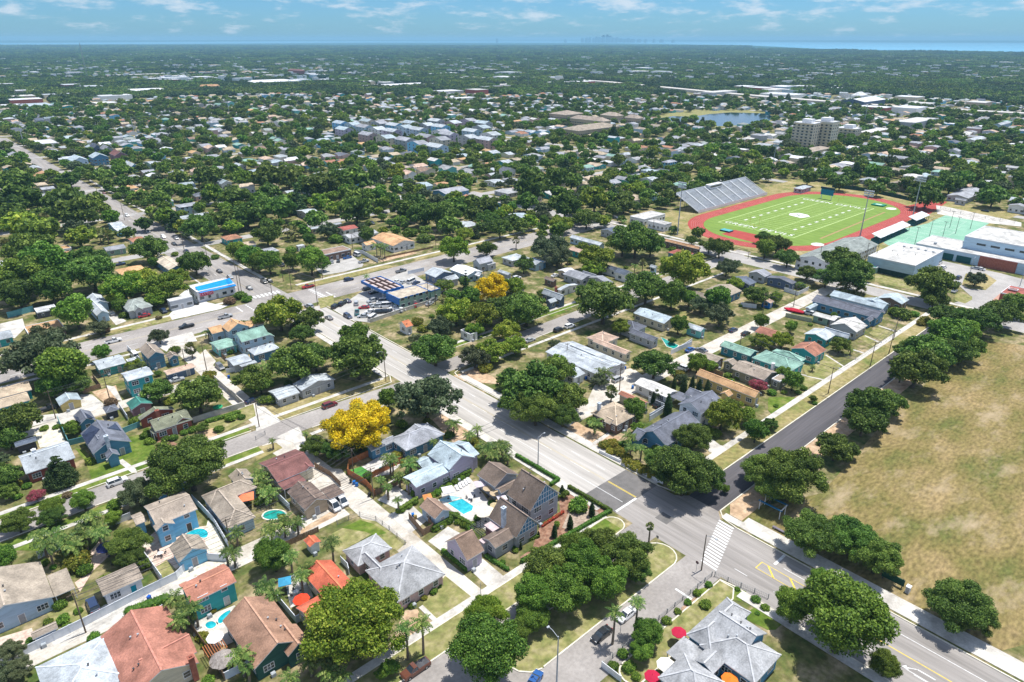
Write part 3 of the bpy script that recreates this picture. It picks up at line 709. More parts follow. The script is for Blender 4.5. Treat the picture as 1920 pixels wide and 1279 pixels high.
H('lilac house with pale blue-grey metal roof and long rear wing', 'the lilac metal roof house', '540,170 1020,200 4.6 gy 2.5;296,400 800,322 3.9 gx .8;790,60 1060,165 4.3 gx 1.4;395,240 615,262 3.2 gx .8', 'lilac', 'bgrey')
tile(480, 640, 4)
H('dark blue house with grey hip roofs beside small pool', 'the dark blue house', '1000,730 1415,695 3.3 hx 1.9;1090,700 1330,640 3.5 gy 1.6;820,790 1052,745 3.1 gx .8', 'blue', 'grey', chim=[], vents=1)
H('white cottage under maroon shingle roof with small front gable', 'the maroon roofed cottage', '20,915 440,940 3.3 gx 1.7;330,935 440,945 3.2 gy .8;108,1012 378,1045 2.9 c', 'cream', 'maroon')
H('tan garage with dark brown gable roof and double doors beside grey carport', 'the dark brown garage', '232,1130 550,1185 3.1 gy 1.7;480,1112 665,1135 2.6 c', 'tan', 'dbrown', cat='garage', name='garage', garage='-y')
H('grey-blue cottage with low side wing on dry grass corner', 'the grey corner cottage', '275,320 595,285 3.3 gy 1.5;90,375 330,385 2.9 gx .8', 'grey', 'lgrey')
tile(0, 640, 4)
H('blue cottage with black solar panels, stone chimney and green lawn', 'the blue solar cottage', '603,690 985,750 3.5 gy 2.5;548,560 722,590 3.1 gy 1.5;690,800 B4x3 3.2 gy 1.9;900,850 R3x3 3.2 gy 1.2', 'blue', 'dgrey', chim=[('793,712', 7.2, STONE)], solar=['612,700 690,640 756,685 650,752', '770,602 862,600 908,655 812,672', '552,562 580,548 600,588 590,605', '632,530 672,532 708,574 660,574'])
H('brick bungalow with olive-grey shingle roof and white posted porch', 'the brick bungalow', '1105,605 1440,585 3.4 gx 1.9;1308,628 1446,582 3.3 gy 1.4;1050,590 1300,500 3.1 gy 1.7;1120,660 1325,635 2.8 c', 'brick', 'olive', chim=[('1176,520', 5.6, BRK)])
H('mauve garage with dark green gable roof', 'the mauve garage', '945,462 1145,465 3.0 gy 1.2', 'mauve', 'dgreen', cat='garage', name='garage', vents=0)
H('cream garage with blue-grey roof and panelled carriage doors', 'the cream carriage garage', '415,432 612,435 2.7 gy 1.2', 'yellow', 'bgrey', cat='garage', name='garage', garage='-y', vents=0)
H('tall teal two storey house with pale grey roof', 'the tall teal house', '903,240 1152,245 6.0 gx .8', 'teal', 'lgrey', vents=1)
H('low teal house with pale grey gable roof near the avenue', 'the low teal house', '690,150 948,160 3.1 gx .9;948,142 1026,137 2.9 f', 'teal', 'lgrey')
H('slate blue two storey house with taupe gable roof', 'the slate blue taupe roof house', '1040,58 1240,95 4.8 gy 1.7;1240,102 1346,112 3.3 gy 1.0', 'blue', 'taupe')
H('long low navy shed with salmon roof', 'the salmon roofed shed', '1222,222 1468,192 2.7 gx .3', 'navy', 'pinkt', cat='shed', name='shed', vents=0)
H('wide tan roofed house at the left edge beyond the alley', 'the wide tan roofed house', '240,362 R15x8 3.2 gx 1.3;228,440 R13x7 3.25 gx 1.1', 'teal', 'tan')
H('brick and white house with pale grey roof behind dark conifer', 'the pale house behind the conifer', '135,860 565,872 3.4 gx 2.1', 'brick', 'lgrey', chim=[('250,815', 6.0, TRIM)])
H('little dark solar roofed shed shaded by the big left oak', 'the dark solar shed', '108,775 278,742 2.8 gx .7', 'dark', 'slate', cat='shed', name='shed', vents=0, win=False)
H('dark hip roofed garden gazebo', 'the dark gazebo', '768,500 892,508 2.6 h .8', 'dark', 'dgrey', cat='gazebo', name='gazebo', vents=0, win=False)
tile(0, 320, 4)
H('flat orange-tan roofed building under the left oaks', 'the flat orange-tan roof', '178,1172 487,1180 3.3 f', 'brown', 'tano', vents=0)
H('white shack with pale metal roof beside long blue fence', 'the white metal shack', '255,1035 430,1035 2.7 f', 'dark', 'white', cat='shed', name='shed', vents=0)
H('low teal house at the left edge by the four lane avenue', 'the left edge teal house', '102,1245 R10x9 3.1 gx 1.0', 'teal', 'lgrey')
H('white roofed cottage with small porch facing the avenue', 'the white roofed cottage', '642,1000 822,1068 3.3 gy 1.6;642,955 815,988 3.2 gy 1.5', 'lblue', 'lgrey', door='-y')
H('grey-green hip roofed house with front gable facing the avenue', 'the grey-green hip house', '885,985 1145,1015 3.5 hx 2.1;985,1035 1075,1040 3.3 gy 1.4', 'grey', 'slategreen')
H('house with orange-tan hip roof beside dark parked car', 'the orange-tan hip house', '860,745 1105,745 3.1 hx 1.7', 'cream', 'tano')
H('house with white-tan gable roofs near the street oaks', 'the white-tan gable house', '1150,665 1392,722 3.4 gy 1.5', 'blue', 'ltan')
H('small terracotta hip roofed house near the side street', 'the terracotta hip house', '958,512 1105,520 3.2 hx 1.6', 'white', 'rust')
H('low grey roofed house with dry planted yard', 'the low grey roof house', '765,578 948,578 3.1 gx 1.0', 'green', 'grey')
H('long house with terracotta roof among dark oaks', 'the long terracotta house', '475,615 705,600 3.2 gx 1.1;388,578 535,580 3.2 f', 'white', 'tano')
H('flat white roofed carport building at the left edge', 'the flat white carport roof', '175,692 R16x11 3.6 f', 'grey', 'white')
H('pale blue bungalow west of the side street', 'the pale blue bungalow', '800,395 940,415 3.2 gx 1.2;850,432 1000,445 3.0 f', 'sky', 'lgrey')
H('two storey pale blue house with grey roof east of the street', 'the pale blue two storey house', '1305,258 1500,255 5.4 hx .9', 'lblue', 'grey')
H('low aqua house with grey roof beside the pale blue two storey house', 'the low aqua house', '1190,228 1305,228 3.2 gx .9', 'aqua', 'grey')
H('long pale grey roofed building behind street oaks', 'the long pale grey roof', '1330,348 1602,330 3.3 gx 1.1', 'white', 'lgrey')
H('teal house with rust roof near the street poles', 'the rust roofed teal house', '1650,497 1822,502 3.2 hx 1.4', 'teal', 'rust')
H('tan roofed cottage beside the rust roofed teal house', 'the tan roofed cottage', '1790,545 1925,550 3.0 gx 1.1', 'lblue', 'tan')
H('white house with tan roof left of the far street', 'the far tan roofed house', '885,118 1040,128 3.3 hx 1.3;990,150 1100,158 3.1 gx .9', 'white', 'tano')
H('small tan roofed house among left oaks', 'the small tan house', '255,95 362,105 3.2 hx 1.2', 'cream', 'tan')
H('low grey roofed house below the small tan house', 'the second oak grove house', '290,128 415,132 3.0 gx .8', 'grey', 'grey')
H('white gabled house with blue roof far up the street', 'the white gable house', '1590,75 1742,90 4.6 gy 1.8', 'white', 'bgrey')
tile(400, 480, 4)
H('white two storey house with green shingle gable roof', 'the green roofed white house', '145,596 420,590 5.4 gx 2.2;352,602 462,602 4.0 gy 1.3', 'lblue', 'green')
H('pale blue house with orange gable roof beside green roofed house', 'the orange gable house', '62,530 272,528 5.4 gy 2.3;215,500 385,505 4.9 gx 1.1;-60,545 90,560 4.2 gx 1.3', 'lblue', 'tano')
H('low garage with pale green roof', 'the low green garage', '-30,650 180,665 3.0 gx .6', 'aqua', 'green', cat='garage', name='garage', vents=0)
H('grey hip roofed house beside round dark trees', 'the grey hip roof house', '255,705 500,690 3.3 hx 1.4', 'blue', 'lgrey')
H('grey roofed garage with white awning beside the alley', 'the white awning garage', '88,772 292,782 2.9 gx .7;190,815 330,797 2.5 c', 'grey', 'lgrey', cat='garage', name='garage', vents=0)
H('white cottage with bright coral red roof behind the car lot', 'the coral roofed cottage', '1385,505 1500,520 3.4 gx 1.5', 'white', 'terra')
tile(960, 640, 4)
H('long white building with pale grey ribbed roofs and red canopy behind', 'the long ribbed white building', '250,78 862,165 3.4 gy 1.3;420,60 640,120 3.45 gy 1.3', 'white', 'lgrey')
H('small white annex with grey metal roof by the blue bins', 'the small grey metal annex', '345,225 552,240 3.1 gx 1.0', 'white', 'lgrey', vents=0)
H('house with tan-brown hip roof and dry dirt front yard', 'the tan-brown hip house', '590,535 958,540 3.4 hx 2.5;690,600 780,600 3.2 gy 1.0', 'brown', 'tan', chim=[('655,465', 6.5, STONE)])
H('low terracotta roofed outbuilding behind the tan-brown hip house', 'the low terracotta outbuilding', '795,395 1030,460 2.9 gy .6', 'cream', 'rust', cat='outbuilding', vents=0, win=False)
H('white sided garage with pale metal gable roof', 'the white sided garage', '915,315 1245,375 3.1 gy .9', 'white', 'cwhite', cat='garage', name='garage', vents=0)
H('large blue house with charcoal gable roof behind tall croton hedge', 'the charcoal roofed blue house', '945,682 1425,625 3.5 gx 2.6;948,745 B6x3 3.3 gy 1.5', 'blue', 'dgrey', vents=2)
H('white two storey house with charcoal roofs and white carport', 'the white two storey house', '1245,470 1585,450 5.6 gx 2.1;1290,398 1480,402 5.0 gy 1.4;1182,412 1380,428 2.8 c', 'white', 'dgrey')
H('long yellow house with orange-tan gable roof and white porch', 'the long yellow house', '1378,250 1875,392 3.5 gy 1.4;1560,390 1660,395 3.3 gx .9', 'yellow', 'tano')
tile(1120, 540, 6.393)
H('pale pink-tan roofed L shaped house', 'the pinkish L shaped house', '-130,592 262,592 3.3 hx 1.3;-60,640 418,765 3.2 gy .7', 'cream', 'pinkt')
H('large cream house with broad blue-grey roof', 'the blue-grey roofed cream house', '430,300 952,365 3.5 gy 1.2', 'cream', 'bgrey')
H('house with dark slate hip roof and long rear wing beside pool', 'the dark slate hip house', '230,440 595,460 3.5 hx 1.8;372,530 745,602 3.2 gy .9', 'grey', 'dgrey')
H('teal outbuilding with pale grey roof beside the dirt alley', 'the pale roofed teal outbuilding', '1058,462 1308,492 3.1 gy .9', 'aqua', 'lgrey', cat='outbuilding', vents=0)
H('low garage with taupe roof beside long green roof', 'the taupe garage', '1245,822 1530,842 3.0 gy .8', 'brown', 'taupe', cat='garage', name='garage', vents=0)
H('taupe house with brown shingle roof behind pink crape myrtle', 'the house behind the crape myrtle', '1605,962 2165,1010 3.4 gy 1.4;1500,882 1690,892 3.2 gx .9;2090,1090 2288,1064 3.1 f', 'olive', 'taupe', chim=[])
tile(1380, 540, 6.393)
H('long teal building with pale green gable roof by the alley', 'the long pale green roof', '-192,690 272,762 3.3 gy 1.1', 'dteal', 'green')
H('house with pale green hip roof and white chimney', 'the pale green hip roof house', '190,835 822,900 3.4 hy 1.9;430,760 840,850 3.3 hx 1.3', 'teal', 'green', chim=[('447,905', 5.6, TRIM)])
H('turquoise cottage with rust-brown gable roof facing the repaved avenue', 'the turquoise cottage', '650,725 1087,742 3.5 gx 1.7', 'teal', 'rust')
H('turquoise garage with rust-brown roof beside the alley', 'the turquoise garage', '222,525 552,530 3.1 gy 1.2', 'teal', 'rust', cat='garage', name='garage', vents=0)
H('house with twin pale grey roofs behind young trees', 'the twin pale roof house', '815,548 1200,560 3.3 gx 1.2;1050,512 1345,607 3.4 gy 1.4', 'teal', 'lgrey')
H('white roofed craftsman house with teal gable end', 'the white roofed craftsman', '1130,440 1580,450 3.5 gx 2.1;1140,385 1260,350 3.0 gy .7', 'grey', 'cwhite')
H('small sage shed with pale roof behind parked white car', 'the sage green shed', '915,322 1170,345 2.9 gy .7', 'green', 'cwhite', cat='shed', name='shed', vents=0)
H('big house with charcoal gable roof and wide front porch', 'the big charcoal roofed house', '905,152 1790,300 3.7 gy 1.7;1570,395 1790,290 3.1 gx .9', 'blue', 'dgrey', vents=2)
H('long house with grey-teal roof behind the charcoal roofed house', 'the grey-teal roofed house', '1120,86 1850,200 3.5 gy 1.3;1480,150 1830,190 3.6 gx 1.5', 'lblue', 'bgrey')
H('little light blue lean-to shed beside white car', 'the light blue lean-to', '860,245 1000,195 2.8 gx .4', 'lblue', 'bgrey', cat='shed', name='shed', vents=0, win=False)
H('bungalow with grey hip roof near the school street', 'the grey school street bungalow', '1690,120 2080,140 3.4 gx 1.6', 'brown', 'bgrey')
H('blue shed with pinkish roof by the alley pole', 'the blue alley shed', '300,150 460,160 2.8 gx .5', 'cobalt', 'pinkt', cat='shed', name='shed', vents=0)
tile(560, 460, 6.4)
H('navy cottage with pale grey gable roof behind the car lot', 'the navy cottage', '1505,330 1850,330 3.6 gy 1.7', 'navy', 'lgrey')
H('small grey annex cottage with pale roof', 'the small grey annex cottage', '1720,402 1925,395 3.2 gx 1.3', 'grey', 'lgrey')
tile(840, 440, 6.393)
H('light blue house with white metal gable roof', 'the white metal roof house', '15,412 420,442 3.6 gy 1.3;255,458 432,485 3.1 gy 1.0', 'lblue', 'white')
H('grey craftsman house with white porch near the avenue', 'the grey craftsman house', '288,322 545,312 4.4 gx 1.9;445,350 572,340 3.2 f', 'grey', 'grey')
H('small white doored shed with pale grey roof', 'the small pale shed', '592,440 768,470 2.8 gy .6', 'grey', 'lgrey', cat='shed', name='shed', vents=0, win=False)
H('house with pale grey hip roof beside blue tarped building', 'the pale grey cottage', '640,272 950,268 3.3 hx 1.2', 'grey', 'lgrey')
H('low building covered with bright blue tarps', 'the blue tarped building', '930,300 1170,325 3.2 f', 'blue', 'blue')
H('brown wooden shed with dark brown roof', 'the brown wooden shed', '1145,522 1315,545 3.0 gy .7', 'brown', 'dbrown', cat='shed', name='shed', vents=0)
H('outbuilding with white metal roof beside dark trees', 'the white metal outbuilding', '1310,427 1535,432 3.1 gx .7', 'tan', 'white', cat='outbuilding', vents=0)
H('bungalow with pale grey roof, white trim and maroon porch', 'the maroon porch bungalow', '1120,702 1412,765 3.5 gy 1.8;1230,820 B4x3 3.2 gx .9', 'navy', 'lgrey', chim=[('1295,632', 6, BRK)])
H('long low pale roofed wing among trees', 'the long low pale wing', '1335,665 1560,600 3.2 gy .9', 'white', 'lgrey')
H('tiny white box shaped shed with black solar roof', 'the solar box shed', '150,1145 350,1172 3.0 f', 'white', 'solar', cat='shed', name='shed', vents=0)
H('low house with pale blue-grey hip roof under dark trees', 'the shaded blue-grey hip house', '690,560 920,620 3.2 gy 1.0', 'grey', 'bgrey')
tile(960, 320, 4)
H('sprawling grey roofed house with cross gables', 'the sprawling grey roof house', '380,775 620,790 3.4 gy 1.2;560,800 760,835 3.5 gx 1.5;520,775 640,800 3.6 gy 1.3', 'grey', 'grey')
H('white house with rooftop solar panels between trees', 'the rooftop solar house', '765,760 910,765 3.6 gy 1.4;670,720 815,745 3.4 gy 1.2', 'white', 'slate')
H('long low house with pale grey roof near the stadium street', 'the long low grey house', '430,500 700,550 3.4 gy 1.0', 'lblue', 'lgrey')
H('low house with pinkish roof below the long low grey house', 'the pinkish roofed house', '420,590 590,610 3.2 gy .9', 'teal', 'pinkt')
H('house with long tan roof beside the stadium parking', 'the long tan roof house', '1130,520 1400,590 3.5 gy 1.0', 'brown', 'tano')
H('blue house with brick red hip roof', 'the brick red roof house', '1165,612 1365,622 3.6 hx 1.6', 'blue', 'red')
H('house with taupe gable roof and blue gable end', 'the taupe roofed blue gable house', '1450,890 1725,900 3.6 gx 1.5;1350,930 1530,950 3.2 gy 1.0', 'blue', 'taupe')
H('house with dark slate roof right of the taupe roofed one', 'the dark slate gable house', '1620,815 1835,835 3.5 gx 1.5', 'navy', 'slate')
H('house with grey-brown roof near the street corner', 'the grey-brown corner house', '1770,765 1950,775 3.5 gx 1.5', 'grey', 'grey')
H('small blue shed with pale roof shaded by oaks', 'the small shaded blue shed', '1030,720 1080,730 3.0 gy .8', 'lblue', 'lgrey', cat='shed', name='shed', vents=0)
H('house with solar panelled grey roof near stadium street', 'the stadium street solar house', '660,445 860,450 3.4 gx 1.3', 'grey', 'slate')
H('pale grey roofed house at the left of the palm street', 'the palm street house', '0,650 245,690 3.3 gy 1.1', 'lblue', 'lgrey')
H('low house with pale blue roof behind dark round trees', 'the low pale blue roof house', '-40,330 155,350 3.4 gx 1.4', 'grey', 'bgrey')
H('low grey roofed house by the crooked side street', 'the crooked street house', '740,170 860,175 3.3 gx 1.3', 'white', 'slate')
H('grey hip roofed house behind clipped trees', 'the clipped tree house', '880,130 1010,150 3.3 hx 1.3', 'grey', 'grey')
tile(480, 320, 4)
H('large white house with orange-brown hip roof and columned porch', 'the columned porch house', '865,505 1195,530 3.8 gy 1.9;785,545 905,545 3.3 gx 1.1', 'white', 'tano', vents=2)
H('long dark brown flat roofed shop building beside parking lot', 'the flat roofed shops', '440,608 712,590 3.9 f', 'brown', 'brown', cat='shop building')
H('house with pinkish terracotta low roof', 'the pinkish terracotta roof', '600,428 768,428 3.3 gx .9', 'white', 'red')
H('grey house with solar panels on pale roof beside oaks', 'the left solar house', '300,300 490,320 3.6 gx 1.3', 'grey', 'lgrey', vents=0)
H('long pale metal roofed building', 'the long pale metal roof', '415,440 632,392 3.3 gx .8', 'tan', 'lgrey')
H('wide grey roofed low building behind the columned house', 'the wide grey roof', '640,485 920,465 3.4 gx .9', 'white', 'gmetal')
H('flat dark roofed building left of the street trees', 'the flat dark roof', '0,600 172,600 3.4 f', 'tan', 'grey')
H('tiny white metal roofed shed beside round shrubs', 'the tiny white metal shed', '300,562 365,560 2.8 f', 'white', 'white', cat='shed', name='shed', vents=0)
H('pale blue two storey house with blue roof far right of oaks', 'the pale blue far house', '1690,245 1840,245 5.6 gy 1.6', 'sky', 'bgrey')
H('white two storey house near the coral gazebo', 'the far white two storey house', '1050,105 1155,110 5.6 hx 1.2', 'white', 'lgrey')
H('long house with grey roof and blue gable end', 'the far grey long house', '1320,150 1600,145 4.2 gx 1.5', 'blue', 'grey')
H('pale green roofed house behind the far white two storey', 'the far pale green house', '1180,95 1330,110 4.4 gx 1.4', 'lblue', 'bgrey')
H('low house with pale flat roof between oaks', 'the pale flat oak house', '1465,395 1670,405 3.3 gx .8', 'cream', 'lgrey')
H('house with brown roof and white gable near upper street', 'the upper brown roof house', '1550,45 1665,55 3.6 gy 1.2', 'white', 'brown')
tile(1440, 320, 4)
H('house with long grey roof and white trim beyond the courts', 'the long court side house', '1340,185 1640,150 3.6 gx 1.3;1400,215 1490,225 3.4 gy 1.0', 'grey', 'grey')
H('white roofed building with dark panels at upper right', 'the white panelled roof', '1570,80 1800,95 4.2 gx 1.0', 'white', 'white')
H('house with grey-brown gable roof behind the gym', 'the far right grey house', '1800,260 1960,270 4.4 gx 1.4', 'white', 'grey')
H('low grey shed in front of the stadium trees', 'the grey stadium shed', '190,130 330,120 3.2 hx 1.0', 'grey', 'lgrey', cat='shed', name='shed', vents=0)
H('long bungalow with dark roof shaded near the school oak', 'the dark school oak bungalow', '-10,800 215,835 3.5 gx 1.2', 'navy', 'dgrey')
# ---------------------------------------------------------------- vegetation
def leafmat(name, c1, c2, c3=None, rnd=.28, trans=.25):
    if name in MATS: return MATS[name]
    if 'blossom' in name: rnd = .06
    m = bpy.data.materials.new(name); m.use_nodes = True; nt = m.node_tree; N = nt.nodes; L = nt.links
    b = N['Principled BSDF']; b.inputs['Roughness'].default_value = .6; b.inputs['Specular IOR Level'].default_value = .25
    at = N.new('ShaderNodeAttribute'); at.attribute_name = 'tone'
    cr = N.new('ShaderNodeValToRGB'); L.new(at.outputs['Fac'], cr.inputs[0]); e = cr.color_ramp.elements
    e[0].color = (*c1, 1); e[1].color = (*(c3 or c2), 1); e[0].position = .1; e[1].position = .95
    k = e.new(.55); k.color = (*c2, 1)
    oi = N.new('ShaderNodeObjectInfo'); mr = N.new('ShaderNodeMapRange'); L.new(oi.outputs['Random'], mr.inputs[0]); mr.inputs[3].default_value = 1 - rnd; mr.inputs[4].default_value = 1 + rnd
    hs = N.new('ShaderNodeHueSaturation'); L.new(cr.outputs[0], hs.inputs['Color']); L.new(mr.outputs[0], hs.inputs['Value'])
    f = N.new('ShaderNodeMath'); f.operation = 'MULTIPLY'; L.new(oi.outputs['Random'], f.inputs[0]); f.inputs[1].default_value = 17.3
    g = N.new('ShaderNodeMath'); g.operation = 'FRACT'; L.new(f.outputs[0], g.inputs[0])
    h = N.new('ShaderNodeMapRange'); L.new(g.outputs[0], h.inputs[0]); h.inputs[3].default_value = .468; h.inputs[4].default_value = .515
    if 'blossom' in name: h.inputs[3].default_value = .497; h.inputs[4].default_value = .503
    L.new(h.outputs[0], hs.inputs['Hue'])
    L.new(hs.outputs[0], b.inputs['Base Color'])
    tr = N.new('ShaderNodeBsdfTranslucent'); L.new(hs.outputs[0], tr.inputs[0]); ms = N.new('ShaderNodeMixShader'); ms.inputs[0].default_value = trans
    L.new(b.outputs[0], ms.inputs[1]); L.new(tr.outputs[0], ms.inputs[2]); L.new(ms.outputs[0], N['Material Output'].inputs['Surface'])
    MATS[name] = m; return m
LEAF = dict(
    oak=leafmat('leaf_oak', (.030,.074,.012), (.102,.190,.027), (.25,.37,.065)),
    oakm=leafmat('leaf_green', (.034,.095,.012), (.12,.235,.024), (.27,.42,.06)),
    mango=leafmat('leaf_yellow_green', (.06,.14,.012), (.175,.29,.022), (.38,.46,.06)),
    grey=leafmat('leaf_grey_green', (.055,.085,.035), (.11,.15,.065), (.19,.23,.12)),
    dark=leafmat('leaf_dark', (.016,.042,.012), (.042,.088,.024), (.09,.15,.04)),
    yellow=leafmat('blossom_yellow', (.25,.24,.015), (.78,.56,.006), (.90,.74,.03), trans=.3),
    pink=leafmat('blossom_pink', (.10,.10,.04), (.42,.06,.12), (.55,.14,.20)),
    palm=leafmat('leaf_palm', (.035,.085,.018), (.10,.19,.035), (.26,.34,.09)),
    sabal=leafmat('leaf_fan_palm', (.07,.10,.03), (.15,.18,.05), (.28,.27,.10)),
    croton=leafmat('leaf_croton', (.09,.13,.015), (.24,.27,.03), (.45,.38,.06)),
    dry=leafmat('leaf_dry', (.12,.10,.05), (.24,.17,.09), (.33,.27,.15)))
RNG = np.random.default_rng(5)
def leaf_mesh(name, lobes, n, size, mat, rng, flat=.35, shell=(.62, 1.12), core=.70, aspect=.75, up=.25):
    """crown of n small leaf clumps spread over and inside the lobes, each lobe = (x,y,z,r,squash)"""
    lb = np.array(lobes); w = lb[:, 3] ** 2; w /= w.sum(); idx = rng.choice(len(lb), n, p=w)
    d = rng.normal(size=(n, 3)); d[:, 2] += up; d /= np.linalg.norm(d, axis=1)[:, None]
    rr = rng.uniform(shell[0], shell[1], n)
    c = lb[idx, :3] + d * (lb[idx, 3] * rr)[:, None] * np.stack([np.ones(n), np.ones(n), lb[idx, 4]], 1)
    nr = d * .8 + rng.normal(size=(n, 3)) * .8; nr[:, 2] += flat; nr /= np.linalg.norm(nr, axis=1)[:, None]
    t = np.cross(nr, rng.normal(size=(n, 3))); t /= np.linalg.norm(t, axis=1)[:, None]; s = np.cross(nr, t)
    sz = size * rng.uniform(.55, 1.35, n)[:, None]
    v = np.stack([c - t * sz, c + s * sz * aspect + nr * sz * .18, c + t * sz, c - s * sz * aspect + nr * sz * .12], 1).reshape(-1, 3)
    tone = np.clip(rng.normal(.5, .22, n) + (RNGL(idx, len(lb), rng)), 0, 1)
    verts = [v]; faces = n; ext = []
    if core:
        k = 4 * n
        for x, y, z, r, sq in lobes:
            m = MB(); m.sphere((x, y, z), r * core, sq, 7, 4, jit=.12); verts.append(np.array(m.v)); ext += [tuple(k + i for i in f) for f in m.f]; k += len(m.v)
    V = np.concatenate(verts); me = bpy.data.meshes.new(name)
    F = np.arange(4 * n).reshape(n, 4)
    ne = len(ext); allf = np.concatenate([F, np.array(ext)]) if ne else F
    nf = len(allf); me.vertices.add(len(V)); me.vertices.foreach_set('co', V.astype(np.float32).ravel())
    me.loops.add(nf * 4); me.loops.foreach_set('vertex_index', allf.ravel().astype(np.int32))
    me.polygons.add(nf); me.polygons.foreach_set('loop_start', np.arange(0, nf * 4, 4, dtype=np.int32)); me.polygons.foreach_set('loop_total', np.full(nf, 4, dtype=np.int32))
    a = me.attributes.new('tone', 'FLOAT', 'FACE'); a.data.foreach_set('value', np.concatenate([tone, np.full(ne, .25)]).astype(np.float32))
    me.materials.append(mat); me.update(calc_edges=True); me.validate(); return me
def RNGL(idx, k, rng): return (rng.normal(0, .10, k))[idx]
def crown_lobes(rng, n=16, zc=.72, sq=.66, rl=(.13, .27), spread=.84, dome=.66):
    n = int(n * 2.7); out = [(0, 0, zc, .55, .8)]
    for i in range(n):
        a = 2.399 * i + rng.uniform(-.5, .5); q = math.sqrt((i + .5) / n) * spread * rng.uniform(.86, 1.14)
        z = zc + dome * math.sqrt(max(0, 1 - (q / .95) ** 2)) * rng.uniform(.2, 1.0) - (.30 * q) * rng.uniform(0, 1)
        out.append((q * math.cos(a), q * math.sin(a), z, rng.uniform(*rl) * (1.12 - .25 * q), sq + rng.uniform(0, .2)))
    return out
def trunk_mesh(name, rng, lobes, r=.055, zf=.36, lean=.05):
    b = MB(); tx, ty = rng.uniform(-lean, lean), rng.uniform(-lean, lean)
    b.tube((0, 0, -.03), (tx, ty, zf), r * 1.3, r * .8, 7)
    for l in sorted(lobes[1:], key=lambda q: -q[3])[:6]:
        mx = (tx + (l[0] - tx) * .5, ty + (l[1] - ty) * .5, zf + (l[2] - zf) * .65)
        b.tube((tx, ty, zf - .05), mx, r * .6, r * .35, 5, cap=False); b.tube(mx, l[:3], r * .35, r * .12, 5, cap=False)
    return b.mesh(name, BARK)
LOD = {}
